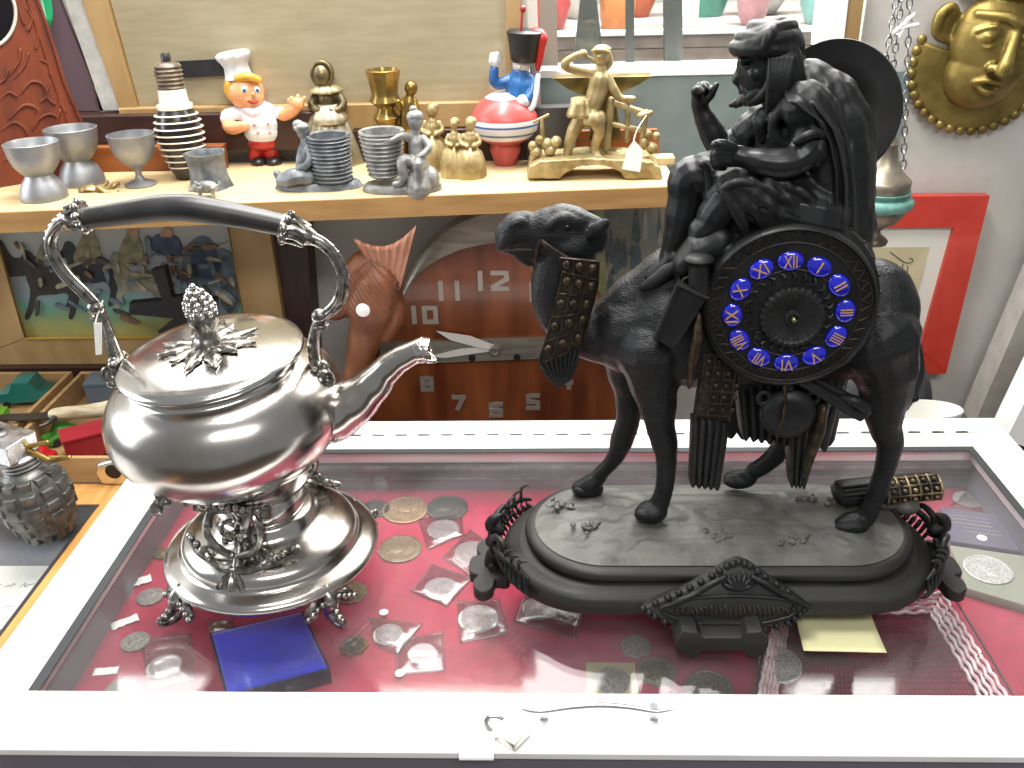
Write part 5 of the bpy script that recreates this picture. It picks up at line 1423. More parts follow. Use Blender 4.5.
# ---- lady with wide skirt (hand bell)
f = Fig(338, 162)
t = thing('lady_bell', 'bronze bonneted lady figurine in a wide pleated skirt behind the grey basket man', 'figurine', f.c)
mb = MB(); f.lathe(mb, [(33, 163), (33.5, 160), (30, 148), (26, 135), (20, 120), (13, 108), (10, 103), (.1, 101)], x=333, ybot=163, n=64, sy=.85, wob=lambda a, z, r: 1 + .035 * math.sin(14 * a))
fin(mb, 'pleated_skirt', mat('silvered_bronze', '#b0a88e', .4, .6, col2='#8a8064', nscale=50), t, sharp=60)
mb = MB(); f.tube(mb, [(329, 110, 10), (327, 98, 10), (325, 92, 8), (323, 84, 5)]); f.ell(mb, 322, 75, 9, 11, 9, d=-2)
f.tube(mb, [(318, 95, 5), (312, 104, 4.5, -4), (318, 110, 4, -10), (328, 110, 4, -13)]); f.tube(mb, [(336, 95, 5), (343, 103, 4.5, -4), (338, 110, 4, -10), (329, 111, 4, -13)])
bl_ = blob(mb, 'lady_body', M_bronzl, t, voxel=.001, it=2)
mb = MB(); f.ell(mb, 323, 73, 11, 12.5, 9, d=4); mb.torus(f.p(322, 74, -5), 9.6 * f.k, 1.9 * f.k, (0, -1, 0), 28, 8, sy=1.15)
fin(mb, 'bonnet', M_bronzl, bl_, sharp=180)
mb = MB(); f.lathe(mb, [(15, 92), (16, 90), (10, 86), (6, 84)], x=326, ybot=92, n=40, wob=lambda a, z, r: 1 + .08 * math.sin(10 * a)); fin(mb, 'ruffled_collar', mat('pale_bronze', '#b9ab86', .4, .6), bl_, sharp=180)
mb = MB(); f.lathe(mb, [(17, 122), (16, 116), (11, 106), (9, 104)], x=330, ybot=122, d=-5, n=40, wob=lambda a, z, r: 1 + .05 * math.sin(12 * a)); fin(mb, 'apron', mat('pale_bronze_apron', '#c4bda8', .45, .5), bl_, sharp=180)

# ---- grey man leaning on a ribbed basket
def basket_mb(f, x, yb, yt, rb, rt, n_rings, d=0):
    mb = MB(); pr_ = []
    for i in range(n_rings * 2 + 1):
        t = i / (n_rings * 2); r = rb + (rt - rb) * t
        pr_.append((r + (2.3 if i % 2 else 0), yb + (yt - yb) * t))
    pr_ += [(rt + 2, yt - 1), (rt + 1.5, yt - 3), (rt - 2, yt - 2), (rb - 2, yb - 10), (.1, yb - 9)]
    f.lathe(mb, pr_, x=x, ybot=yb, d=d, n=48, wob=lambda a, z, r: 1 + .012 * math.sin(20 * a)); return mb
f = Fig(318, 188)
t = thing('basket_figurine', 'dark pewter figurine of a man sitting against a ribbed basket', 'figurine', f.c)
mb = MB()
def bs(u, v):
    a = 2 * PI * u; r = v
    return f.c + V((44 * f.k * r * math.cos(a) * (1 + .06 * math.sin(3 * a)), 19 * f.k * r * math.sin(a) + 3 * f.k, .0005 + 7 * f.k * min(1, (1 - r) * 9) ** .6 + (.0006 * math.sin(28 * a) if .4 < r < .95 else 0)))
mb.grid(bs, 80, 14, cu=True); mb.lathe([(.1 * f.k, 0), (44 * f.k, 0), (44 * f.k, .001)], f.c + V((0, 3 * f.k, .0002)), n=40, sy=19 / 44)
fin(mb, 'oval_base', M_pewd, t, sharp=180)
fin(basket_mb(f, 333, 180, 137, 18, 19.5, 11, d=2), 'ribbed_basket', M_pewd, t, sharp=60)
mb = MB()
f.tube(mb, [(306, 176, 9), (305, 165, 8.5), (306, 153, 8.5), (307, 146, 7), (305, 138, 5)]); f.ell(mb, 303, 131, 6.5, 8, 6.5)
f.tube(mb, [(306, 176, 8, -3), (293, 175, 7, -8), (284, 178, 5.5, -8), (280, 177, 5, -8), (277, 174, 4, -8)]); f.tube(mb, [(308, 178, 8, -8), (298, 178, 6.5, -15), (288, 181, 5.5, -14), (280, 181, 4.5, -13)])
f.tube(mb, [(309, 148, 4.5, -4), (311, 158, 4, -8), (306, 166, 3.5, -11), (299, 169, 3, -12)]); f.tube(mb, [(303, 148, 4.5), (300, 158, 4, -5), (299, 167, 3.2, -8)])
mn = blob(mb, 'seated_man', M_pewd, t, voxel=.0009, it=2)
mb = MB(); f.ell(mb, 301, 127, 8, 5, 8); f.ell(mb, 298, 124, 5.5, 4, 6); fin(mb, 'cap', M_pew, mn, sharp=180)

# ---- brass urn with a cherub behind
f = Fig(392, 169)
t = thing('brass_urn', 'shiny brass urn vase with a cherub beside it, behind the grey basket girl', 'vase', f.c)
mb = MB(); f.lathe(mb, [(19, 169), (19, 162), (15, 152), (12, 138), (10, 122), (13, 117), (10, 113), (8, 108), (11, 104), (15, 101), (13.5, 97), (12, 94), (13.5, 84), (15.5, 74), (16.5, 70), (15, 69), (13.5, 74), (10, 90), (.1, 92)], x=391, ybot=169, n=40, wob=lambda a, z, r: 1 + .03 * math.sin(8 * a))
fin(mb, 'urn_body', M_bras, t, sharp=60)
mb = MB(); f.ell(mb, 411, 88, 6.5, 7, 6.5); f.tube(mb, [(410, 95, 4), (409, 104, 7), (408, 116, 8), (407, 128, 8)]); f.tube(mb, [(405, 100, 3.5), (400, 108, 3.2, -5), (398, 102, 3, -8)]); f.tube(mb, [(414, 101, 3.5), (417, 112, 3, -4), (410, 118, 3, -7)])
f.tube(mb, [(405, 128, 5), (402, 140, 4.5, -4), (402, 160, 4, -4), (402, 168, 4, -4)]); f.tube(mb, [(411, 128, 5), (413, 140, 4.5, -3), (413, 160, 4, -3), (413, 168, 4, -3)])
blob(mb, 'cherub', M_bras, t, voxel=.001, it=2)

# ---- grey girl seated by a basket
f = Fig(402, 191)
t = thing('basket_figurine', 'pale pewter figurine of a girl sitting beside an open flared basket', 'figurine', f.c)
mb = MB(); mb.lathe([(.1 * f.k, .0002), (39 * f.k, .0002), (40 * f.k, .002), (39 * f.k, 6 * f.k), (36 * f.k, 8 * f.k), (.1 * f.k, 8.5 * f.k)], f.c + V((0, 4 * f.k, 0)), n=56, sy=.52)
fin(mb, 'round_base', M_pew, t, sharp=40)
fin(basket_mb(f, 385, 176, 133, 14, 20.5, 10, d=4), 'flared_basket', M_pew, t, sharp=60)
mb = MB()
f.ell(mb, 425, 178, 15, 13, 12, d=0); f.tube(mb, [(418, 188, 14, -8), (420, 174, 12, -3)])
f.tube(mb, [(419, 166, 9), (417, 152, 8.5), (416, 143, 8), (415, 134, 5), (415, 128, 4.5)]); f.ell(mb, 415, 122, 7.2, 9, 7)
f.tube(mb, [(410, 138, 4.5, -2), (402, 136, 3.8, -8), (392, 140, 3.4, -12), (385, 142, 3, -14)]); f.tube(mb, [(423, 139, 4.5), (429, 147, 4, -5), (424, 154, 3.6, -10), (418, 158, 3.2, -12)])
f.tube(mb, [(415, 164, 7, -4), (404, 160, 6.2, -12), (402, 166, 5.5, -14), (404, 176, 4.4, -14), (399, 183, 3.6, -16), (395, 184, 3, -18)]); f.tube(mb, [(422, 166, 7, -4), (418, 163, 6.2, -13), (418, 172, 5, -15), (418, 182, 4.2, -16), (417, 189, 3.4, -19)])
gl = blob(mb, 'seated_girl', M_pew, t, voxel=.0009, it=2)
mb = MB(); f.ell(mb, 415, 117, 8.4, 7, 8.4, d=2); f.ell(mb, 413, 109, 3.5, 3.5, 3.5, d=3); fin(mb, 'hair_bun', M_pew, gl, sharp=180)

# ---- brass ladies
def lady(f, x, yb, yt, r, mb_s, mb_b, d=0):
    H = yb - yt
    f.lathe(mb_s, [(r, yb), (r * 1.02, yb - H * .06), (r * .98, yb - H * .25), (r * .8, yb - H * .42), (r * .45, yb - H * .52), (.1, yb - H * .54)], x=x, ybot=yb, d=d, n=40, wob=lambda a, z, q: 1 + .05 * math.sin(9 * a))
    f.tube(mb_b, [(x, yb - H * .50, r * .42, d), (x, yb - H * .64, r * .44, d), (x, yb - H * .72, r * .34, d), (x, yb - H * .78, r * .18, d)])
    f.ell(mb_b, x, yb - H * .88, r * .33, r * .40, r * .33, d=d); f.ell(mb_b, x + 1, yb - H * .93, r * .38, r * .30, r * .38, d=d + 2)
    for q in (-1, 1): f.tube(mb_b, [(x + q * r * .42, yb - H * .69, r * .17, d), (x + q * r * .6, yb - H * .58, r * .15, d - 3), (x + q * r * .2, yb - H * .52, r * .13, d - r * .55)])
f = Fig(434, 169)
t = thing('brass_lady', 'single small brass lady figurine behind the shoulder of the grey girl', 'figurine', f.c)
a_, b_ = MB(), MB(); lady(f, 432, 169, 102, 17, a_, b_)
fin(a_, 'skirt', M_gold, t, sharp=60); blob(b_, 'lady_body', M_gold, t, voxel=.001, it=1)
f = Fig(465, 176)
t = thing('brass_couple', 'small brass figurine of two ladies side by side in full skirts', 'figurine', f.c)
a_, b_ = MB(), MB(); lady(f, 454, 177, 117, 13, a_, b_); lady(f, 470, 178, 117, 16, a_, b_, d=-2)
fin(a_, 'joined_skirts', M_gold, t, sharp=60); blob(b_, 'joined_bodies', M_gold, t, voxel=.001, it=1)

# ---- soldier doll with a round striped skirt
f = Fig(504, 164)
t = thing('soldier_doll', 'painted soldier doll in tall black hat, blue coat and striped round skirt', 'doll', f.c)
mb = MB(); f.lathe(mb, [(11, 165), (12, 160), (16, 148), (14, 143), (24, 138), (32, 130), (34.5, 120), (32, 112), (25, 102), (16, 95), (10, 92), (.1, 91)], x=506, ybot=165, n=56)
stripe = bpy.data.materials.new('striped_paint'); stripe.use_nodes = True
_n = stripe.node_tree.nodes; _l = stripe.node_tree.links; _b = _n['Principled BSDF']; _b.inputs['Roughness'].default_value = .4; _b.inputs['Coat Weight'].default_value = .2
_tc = _n.new('ShaderNodeTexCoord'); _sx = _n.new('ShaderNodeSeparateXYZ'); _rp = _n.new('ShaderNodeValToRGB')
_mul = _n.new('ShaderNodeMath'); _mul.operation = 'MULTIPLY'; _mul.inputs[1].default_value = 1 / (75 * f.k)
_l.new(_tc.outputs['Object'], _sx.inputs[0]); _l.new(_sx.outputs['Z'], _mul.inputs[0]); _l.new(_mul.outputs[0], _rp.inputs[0]); _l.new(_rp.outputs[0], _b.inputs['Base Color'])
_cr = _rp.color_ramp; _cr.interpolation = 'CONSTANT'
RED, WHT, BLU = rgb('#b04a46'), rgb('#d5d3d6'), rgb('#3b5f9a')
_cr.elements[0].position = 0; _cr.elements[0].color = RED; _cr.elements[1].position = .36; _cr.elements[1].color = WHT
for p_, c_2 in ((.42, BLU), (.45, WHT), (.53, BLU), (.555, WHT), (.61, RED), (.86, WHT)):
    e = _cr.elements.new(p_); e.color = c_2
fin(mb, 'striped_skirt', stripe, t, sharp=60)
mb = MB(); f.tube(mb, [(519, 97, 13), (519, 84, 13), (520, 76, 10)]); f.tube(mb, [(510, 80, 6), (499, 84, 5.5, -4), (494, 80, 5, -6), (494, 70, 4.6, -6)]); f.tube(mb, [(529, 80, 6), (533, 90, 5.5, -6), (528, 98, 4.6, -12)])
sb_ = blob(mb, 'blue_coat', M_bluep, t, voxel=.001, it=2)
mb = MB(); f.ell(mb, 495, 60, 5.5, 7, 5, d=-6); f.tube(mb, [(491, 62, 2.4, -8), (492, 55, 2.2, -8)]); f.tube(mb, [(496, 62, 2.4, -9), (497, 54, 2.2, -9)]); f.ell(mb, 523, 101, 6.5, 6, 5.5, d=-13)
fin(mb, 'white_gloves', M_whitep, sb_, sharp=180)
mb = MB(); f.ell(mb, 521, 65, 8.5, 9, 8); f.ell(mb, 519, 67, 1.8, 2, 2.4, d=-8); fin(mb, 'face', mat('painted_pale_face', '#d9cfc6', .4), sb_, sharp=180)
mb = MB(); f.lathe(mb, [(11, 62), (13, 59), (14, 52), (16, 40), (17.5, 32), (15, 29.5), (.1, 29)], x=524, ybot=62, n=40, lean=V((.05, 0, 1))); fin(mb, 'tall_hat', M_blackp, sb_, sharp=50)
mb = MB(); f.tube(mb, [(536, 36, 8, 0), (541, 38, 7, -3), (540, 52, 5, -4), (538, 68, 3, -4)], flat=.8); fin(mb, 'red_hat_bag', M_redp, sb_, sharp=180)
mb = MB(); f.tube(mb, [(521, 32, 1.3, -12), (522, 12, 1.1, -12)]); f.ell(mb, 523, 9, 3, 3.5, 3, d=-12); fin(mb, 'plume', M_redp, sb_, sharp=180)
mb = MB(); f.tube(mb, [(527, 112, 3, -14), (534, 104, 2.6, -14), (538, 76, 2.4, -10)], flat=.6); f.ell(mb, 510, 118, 11, 9, 8, d=-16)
fin(mb, 'white_apron_sash', M_whitep, sb_, sharp=180)

# ---- gilt boy figurine with anvil and fence
f = Fig(597, 179)
t = thing('gilt_boy', 'gold painted figurine of a boy by a fence and anvil on an arched base', 'figurine', f.c)
k = f.k
mb = MB()
def arch_front(d):
    pts = [(527, 183), (529, 172), (540, 166), (562, 165), (592, 163), (625, 165), (652, 167), (661, 174), (662, 184), (626, 184), (619, 176), (608, 171), (592, 170), (577, 172), (566, 178), (560, 184)]
    return [f.p(x, min(y, 184.0), d) for x, y in pts]
fr_ = arch_front(-6); lo = min(p.z for p in fr_)
fr_ = [V((p.x, p.y, SZ + .0005 + (p.z - lo))) for p in fr_]
top_ = [0, 1, 2, 3, 4, 5, 6, 7]
mb.prism(fr_, (0, 52 * k, 0), .0008)
for x, y, d, r in ((540, 164, 8, 8), (552, 160, 18, 9), (575, 158, 22, 10), (625, 158, 22, 11), (640, 160, 18, 9), (650, 166, 6, 8), (600, 154, 32, 14), (560, 166, 4, 7), (640, 166, 6, 7), (590, 160, 16, 8), (615, 160, 16, 8), (580, 152, 38, 12), (620, 152, 38, 12)):
    f.ell(mb, x, y, r, 4.5, 9, d=d)
gbz = blob(mb, 'arched_base', M_gold, t, voxel=.0013, it=2, detail=lambda p, n: .0012 * noise.noise(p * 150))
f.off = 15
mb = MB()
f.tube(mb, [(588, 118, 9, 2), (592, 106, 9, 1), (597, 92, 10), (600, 78, 10), (601, 70, 6), (601, 64, 4.5)])
f.ell(mb, 601, 56, 8, 9.5, 8)
f.ell(mb, 599, 57, 2, 2, 2, d=-8)
f.tube(mb, [(593, 74, 5, -1), (580, 71, 4.4, -3), (566, 67, 4, -5), (565, 63, 3.8, -7), (573, 57, 3.2, -9), (579, 54, 2.8, -10)]); f.ell(mb, 583, 54, 4.4, 4.2, 4, d=-11); f.tube(mb, [(586, 56, 1.6, -11), (594, 60, 1.3, -10)])
f.tube(mb, [(607, 76, 5), (613, 88, 4.6, -2), (620, 98, 4, -2), (629, 99, 3.4, -2), (633, 99, 3.2, -2)])
f.tube(mb, [(582, 116, 8, 0), (575, 128, 7, 0), (570, 140, 5.6, 1), (568, 152, 4.6, 1), (566, 160, 4.6, -1), (562, 163, 3.6, -4)])
f.tube(mb, [(592, 116, 8, -4), (597, 124, 7, -9), (599, 132, 5.6, -8), (595, 146, 4.4, -4), (596, 154, 4.2, -5), (600, 158, 3.4, -8)])
boy = blob(mb, 'boy', M_gold, t, voxel=.0009, it=2)
mb = MB(); f.ell(mb, 602, 49.5, 8.8, 4.6, 8.8); f.tube(mb, [(593, 51, 2, -5), (600, 50, 2, -8), (608, 52, 2, -6)]); f.tube(mb, [(608, 54, 3.4, 3), (610, 62, 3.4, 3), (607, 68, 2.6, 3)]); fin(mb, 'headscarf', M_gold, boy, sharp=180)
mb = MB()
f.lathe(mb, [(15, 116), (14, 112), (11, 104), (10.5, 98), (9.5, 98)], x=582, ybot=116, d=0, n=44, wob=lambda a, z, r: 1 + .07 * math.sin(11 * a)); f.lathe(mb, [(11, 124), (12, 120), (10, 113), (8, 111)], x=594, ybot=124, d=-5, n=40, wob=lambda a, z, r: 1 + .06 * math.sin(9 * a))
fin(mb, 'tunic_skirt', M_gold, boy, sharp=180)
mb = MB()
ay = [(552, 78), (652, 76), (640, 84), (622, 92), (614, 97), (616, 104), (622, 140), (590, 140), (594, 104), (596, 97), (578, 94), (566, 88)]
mb.prism([f.p(x, y, 16) for x, y in ay], (0, 22 * k, 0), .001)
fin(mb, 'anvil', mat('aged_gold', '#8a7744', .4, .8, col2='#5e4f2c', nscale=30), t, sharp=40)
mb = MB()
for a, b, r in (((611, 101), (606, 148), 4.2), ((610, 102), (648, 114), 3), ((628, 100), (627, 140), 2.6), ((646, 112), (641, 146), 3), ((612, 124), (640, 130), 2.6)):
    f.tube(mb, [(a[0], a[1], r, 2), (b[0], b[1], r, 2)], n=8, sub=2)
f.tube(mb, [(640, 116, 4, 0), (650, 113, 3, 0)])
fin(mb, 'fence', M_gold, t, sharp=60)
mb = MB()
for x, y, r in ((533, 146, 5), (540, 140, 5), (547, 144, 6), (556, 142, 6), (536, 152, 6), (550, 150, 6)): f.ell(mb, x, y, r, r, r, d=0)
f.tube(mb, [(543, 146, 2.6), (542, 120, 2)], sub=2); f.tube(mb, [(534, 122, 1.6), (548, 115, 1.6)], sub=2)
for x, y, r in ((644, 142, 5), (652, 148, 6), (656, 136, 4), (648, 134, 4)): f.ell(mb, x, y, r, r, r, d=2)
fin(mb, 'foliage', M_gold, t, sharp=180)
mb = MB(); tq = [f.p(x, y, -26) for x, y in ((627, 150), (634, 140), (643, 150), (640, 172), (622, 169))]
mb.prism(tq, (0, .0007, 0)); mb.tube(crv([f.p(633, 144, -26), f.p(637, 130, -18), f.p(646, 116, -6)], 0, 4)[0], .0007, 5)
fin(mb, 'price_tag', mat('white_price_tag', '#f1efe8', .7), t, sharp=30)
f.off = 0
# ---- wooden tray and dark box behind the gilt boy
q = [V((x, 1.40, z)) for x, z in ((.055, SZ + .048), (.175, SZ + .048), (.182, SZ + .0005), (.048, SZ + .0005))]
t = thing('wooden_tray', 'orange brown wooden tray standing behind the gold boy figurine', 'tray', (.115, 1.40, SZ))
fin(MB().prism(q, (0, .012, 0), .001), 'tray_back', M_orangew, t, sharp=30)
mb = MB()
mb.box((.15, 1.388, SZ + .006), (.10, .03, .011)); fin(mb, 'tray_base', M_pine, t, sharp=30, bevel=.001)
q = f.p(556, 100, 40)
solo(MB().box((.012, 1.40, SZ + .0435), (.07, .026, .086)), 'dark_box', mat('slate_box', '#3e3a38', .6, col2='#332f2e', nscale=20), 'dark slate box behind the soldier doll and the gold boy', 'box', sharp=30, bevel=.002)
# black strip stuck on the display window
q = [aY(x, y, 1.4435) for x, y in ((163, 62), (236, 58), (238, 75), (166, 79))]
solo(MB().prism(q, (0, -.0012, 0)), 'black_sticker', mat('black_strip', '#1a1a1a', .5, col2='#26262a', nscale=60), 'black strip stuck to the window pane between plug and chef', 'sticker', sharp=30)
# ================================================================== behind and beside the case
# ---- left showcase with a grenade lighter on it
Z2 = -.06
sc = thing('wooden_showcase', 'low wood rimmed glass showcase left of the white case, papers inside', 'showcase', (-.80, .90, -1.0))
M_rail = mat('blond_oak_rail', '#c08d4f', .45, col2='#a5743a', nscale=10, stretch=(8, 1, 8), bump=.05)
rl_ = MB()
bx(-.617, -.558, .30, 1.020, Z2 - .03, Z2, rl_); bx(-1.25, -.558, 1.020, 1.072, Z2 - .03, Z2, rl_)
fin(rl_, 'wood_rim', M_rail, sc, sharp=30)
ln = MB(); bx(-1.25, -.6165, 1.0145, 1.0195, Z2 - .03, Z2 + .001, ln); bx(-.6215, -.6172, .30, 1.0145, Z2 - .03, Z2 + .001, ln)
fin(ln, 'dark_inner_strip', mat('dark_strip', '#2c2c2e', .4), sc, sharp=30)
fin(bx(-1.25, -.622, .30, 1.014, Z2 - .005, Z2), 'glass_top', M_pane, sc, smooth=False)
fin(bx(-1.25, -.60, .30, 1.07, -.18, -.12), 'case_bed', mat('grey_bed', '#6a6a70', .7), sc)
fin(bx(-1.25, -.558, .30, 1.07, -1.0, -.185), 'cabinet', M_dark, sc)
paper = mat('white_paper', '#e6e3da', .8)
pp = solo(bx(-1.1, -.628, .62, .952, -.1195, -.112), 'handwritten_paper', paper, 'white handwritten sheet lying inside the wood rimmed showcase', 'paper', sharp=30)
ink = mat('grey_ink', '#6f6c66', .8)
rnd = random.Random(8); im = MB()
for r in range(7):
    y0 = .66 + r * .042; x = -.76
    while x < -.655:
        w = rnd.uniform(.006, .016)
        pts = [V((x + w * t / 5 + y0 * 0, y0 + rnd.uniform(-.004, .004), -.1118)) for t in range(6)]
        im.tube(crv(pts, 0, 3)[0], .0005, 5); x += w + rnd.uniform(.004, .012)
fin(im, 'handwriting', ink, pp)
# the lighter shaped like a grenade
gc = aZ(52, 534, Z2)
gc = V((gc.x, gc.y, Z2 + .0005))
k = 1 / ppm(gc)
ax = V((-.10, 0, 1)).normalized()
t = thing('grenade_lighter', 'grey metal table lighter shaped like a hand grenade on the left showcase glass', 'lighter', gc)
M_gren = mat('worn_gunmetal', '#6b6a67', .4, .7, col2='#484642', nscale=60, rough2=.5, bump=.15)
def H(r, z): return (r * k, z * k * .9)
core = MB(); core.lathe([H(15, 0), H(17, 2), H(24, 12), H(30, 26), H(33, 42), H(33, 56), H(30, 70), H(25, 80), H(20, 86), H(17, 88)], gc, ax, n=48)
fin(core, 'grenade_body', M_gren, t, sharp=60)
lg = MB()
x_, y_, _d = frame_from(ax, (1, 0, 0))
for j, (z, r) in enumerate(((8, 22), (22, 28.5), (36, 32), (50, 33.2), (64, 31.5), (77, 27))):
    n_ = 11
    for i in range(n_):
        a = 2 * PI * (i + .5 * (j % 2) * 0) / n_
        rad_ = x_ * math.cos(a) + y_ * math.sin(a)
        R_ = Matrix((x_ * -math.sin(a) + y_ * math.cos(a), ax, rad_)).transposed()
        lg.box(gc + ax * z * k * .9 + rad_ * (r - 1.6) * k, (r * .50 * k, 11 * k, 6.5 * k), R_, taper=.72)
fin(lg, 'segmented_lugs', M_gren, t, sharp=60, bevel=.0009)
nk = MB(); pts = []
for i in range(4): pts += [H(18, 86 + i * 4.5), H(18, 88 + i * 4.5), H(15.5, 89.5 + i * 4.5)]
pts += [H(14, 105), H(13, 112)]
nk.lathe(pts, gc, ax, n=36); fin(nk, 'threaded_neck', M_steel, t, sharp=50)
hc = gc + ax * 106 * k + V((-.012, 0, 0))
M_lt = mat('chromed_lighter', '#c9cacc', .2, 1, rough2=.35, nscale=40)
hd_ = MB(); R_ = Euler((.0, .10, -.28)).to_matrix()
hd_.box(hc, (46 * k, 36 * k, 20 * k), R_)
hb_ = fin(hd_, 'lighter_head', M_lt, t, sharp=30, bevel=.0012)
w = MB(); w.lathe([H(8, 0), H(8.5, 1.5), H(5, 2.4), H(5, .6), H(.1, .6)], hc + R_ @ V((-4 * k, 0, 10 * k)), R_ @ V((0, 0, 1)), n=24)
fin(w, 'burner_cap', M_steel, hb_, sharp=40)
lv = MB()
a0 = hc + R_ @ V((20 * k, 4 * k, -2 * k))
lv.tube([a0, a0 + V((22 * k, .004, 4 * k))], 2.4 * k, 8, round_=True); lv.tube([a0 + V((18 * k, .004, -16 * k)), a0 + V((38 * k, .006, -14 * k))], 2.4 * k, 8, round_=True)
lv.tube([a0 + V((2 * k, 0, -2 * k)), a0 + V((18 * k, .004, -16 * k))], 3.2 * k, 8)
fin(lv, 'lever_pins', M_bras, hb_, sharp=50)
# ---- two open wooden trays of toys
M_box = mat('raw_box_wood', '#a9875a', .7, col2='#95744a', nscale=10, stretch=(1, 10, 10), bump=.1)
def tray(x0, x1, y0, y1, h, label, z=None):
    z = Z2 + .0006 if z is None else z
    t = thing('open_box', label, 'box', ((x0 + x1) / 2, (y0 + y1) / 2, z))
    w = .007
    fin(bx(x0, x1, y0, y1, z, z + .005), 'box_bottom', M_box, t, bevel=.0006)
    for n_, (a, b, c, d) in (('front_side', (x0, x1, y0, y0 + w)), ('back_side', (x0, x1, y1 - w, y1)), ('left_side', (x0, x0 + w, y0 + w, y1 - w)), ('right_side', (x1 - w, x1, y0 + w, y1 - w))):
        fin(bx(a, b, c, d, z + .0052, z + h), n_, M_box, t, bevel=.0006)
    return t
# (rows: the right tray reaches forward to the showcase rim)
tray(-.785, -.585, 1.074, 1.352, .042, 'open raw wood box of toys nearest the silver kettle, rim in front of the painting')
tray(-1.05, -.80, 1.090, 1.352, .042, 'open raw wood box with green and teal toys at the far left edge')
zt = Z2 + .0062
def toycar(c, L_, W_, H_, rz, mt, label, roof=True, top=None):
    t = thing('toy_car', label, 'toy car', c)
    R_ = rotz(rz)
    def at(x, y, z): return V(c) + R_ @ V((x, y, z))
    pr_ = [(-.5, .18), (-.5, .45), (-.42, .55), (-.22, .58), (-.10, 1.0), (.22, 1.0), (.34, .60), (.48, .52), (.5, .18)] if roof else [(-.5, .18), (-.5, .95), (.20, .95), (.20, .70), (.42, .62), (.5, .5), (.5, .18)]
    o = [at(x * L_, -W_ / 2, z * H_) for x, z in pr_]
    fin(MB().prism(o, R_ @ V((0, W_, 0)), .0012), 'car_body', mt, t, sharp=40)
    if top: fin(MB().prism([at(x * L_, -W_ / 2 - .001, z * H_) for x, z in ((-.52, .97), (-.52, 1.06), (.24, 1.06), (.24, .97))], R_ @ V((0, W_ + .002, 0)), .0006), 'roof', top, t, sharp=40)
    for x in (-.3, .3):
        for y in (-1, 1):
            fin(MB().lathe([(.0001, -.002), (.0058, -.002), (.0062, 0), (.0058, .002), (.0001, .002)], at(x * L_, y * W_ / 2, .0064), R_ @ V((0, 1, 0)), n=18), 'wheel', M_blackp, t, sharp=40)
    return t
M_lime = mat('lime_toy', '#6fae33', .35, coat=.3); M_tealt = mat('teal_toy', '#1f6a62', .35, coat=.3); M_redt = mat('red_toy', '#8e1f28', .4, coat=.3); M_slate = mat('slate_toy', '#5b6672', .4, coat=.2); M_greent = mat('green_toy', '#3f7a2c', .4)
def tpos(px_, py_, z=zt): q = aZ(px_, py_, z); q.z = z; return q
q = tpos(18, 432); toycar((-.905, 1.235, zt), .085, .04, .036, .15, M_lime, 'bright lime green toy car in the far left box')
toycar((-.865, 1.312, zt), .085, .04, .046, .1, M_tealt, 'dark teal toy car behind the lime green one')
toycar((-.672, 1.145, zt), .085, .042, .042, .55, M_redt, 'dark red toy truck with a flat roof in the box beside the kettle', roof=False, top=M_redt)
toycar((-.745, 1.188, zt), .055, .03, .026, .9, M_greent, 'small green toy car behind the dark red truck')
toycar((-.750, 1.118, zt), .05, .028, .022, .2, mat('bright_red_toy', '#b01c22', .35, coat=.3), 'small bright red toy car in front corner of the box by the lighter')
toycar((-.700, 1.306, zt), .095, .045, .046, .12, M_slate, 'slate grey toy car at the back of the box beside the kettle', roof=False, top=M_slate)
solo(MB().spline([V((-.73, 1.088, zt + .006)), V((-.70, 1.092, zt + .009)), V((-.665, 1.090, zt + .006)), V((-.64, 1.10, zt + .006))], [.004, .005, .005, .003], 10, 4, round_=True), 'brass_fitting', M_bras, 'small brass fitting lying along the front of the toy box', 'fitting')
# ---- horn handled knife lying across the boxes
zk = Z2 + .0475
h0, h1 = aZ(56, 417, zk), aZ(112, 411, zk); b1 = aZ(-20, 421, zk)
t = thing('horn_handled_knife', 'knife with ivory horn handle and dark blade lying across the toy boxes', 'knife', (h0.x, h0.y, zk - .0045))
u = (h1 - h0).normalized()
hh = MB(); hh.spline([h0, h0.lerp(h1, .2), h0.lerp(h1, .5), h0.lerp(h1, .8), h1, h1 + u * .012], [.0105, .0115, .0110, .0125, .0145, .010], 16, 4, flat=.75, round_=True)
for v in hh.bm.verts: v.co.z += .004
fin(hh, 'horn_handle', mat('ivory_horn', '#cfc2a2', .5, col2='#8f7f5e', nscale=20, stretch=(1, 5, 5), bump=.3, bscale=150), t, sharp=60)
gd_ = MB(); s_ = V((-u.y, u.x, 0))
gd_.spline([h0 + s_ * .020 - u * .006, h0 + s_ * .010 - u * .001, h0 - s_ * .010, h0 - s_ * .024 - u * .006, h0 - s_ * .030 - u * .014], [.0025, .004, .0045, .003, .002], 8, 3, round_=True)
for v in gd_.bm.verts: v.co.z += .003
fin(gd_, 'guard', M_gren, t, sharp=60)
bl = MB(); o = [h0 + s_ * .011, h0 - s_ * .009, b1 - s_ * .006, b1 - u * .03 + s_ * .004, b1 + s_ * .012]
bl.prism([p + V((0, 0, .0035)) for p in o], (0, 0, -.0028), .0006)
fin(bl, 'blade', mat('dull_blade', '#6f6e6c', .35, .9, col2='#55544f', nscale=30), t, sharp=40)
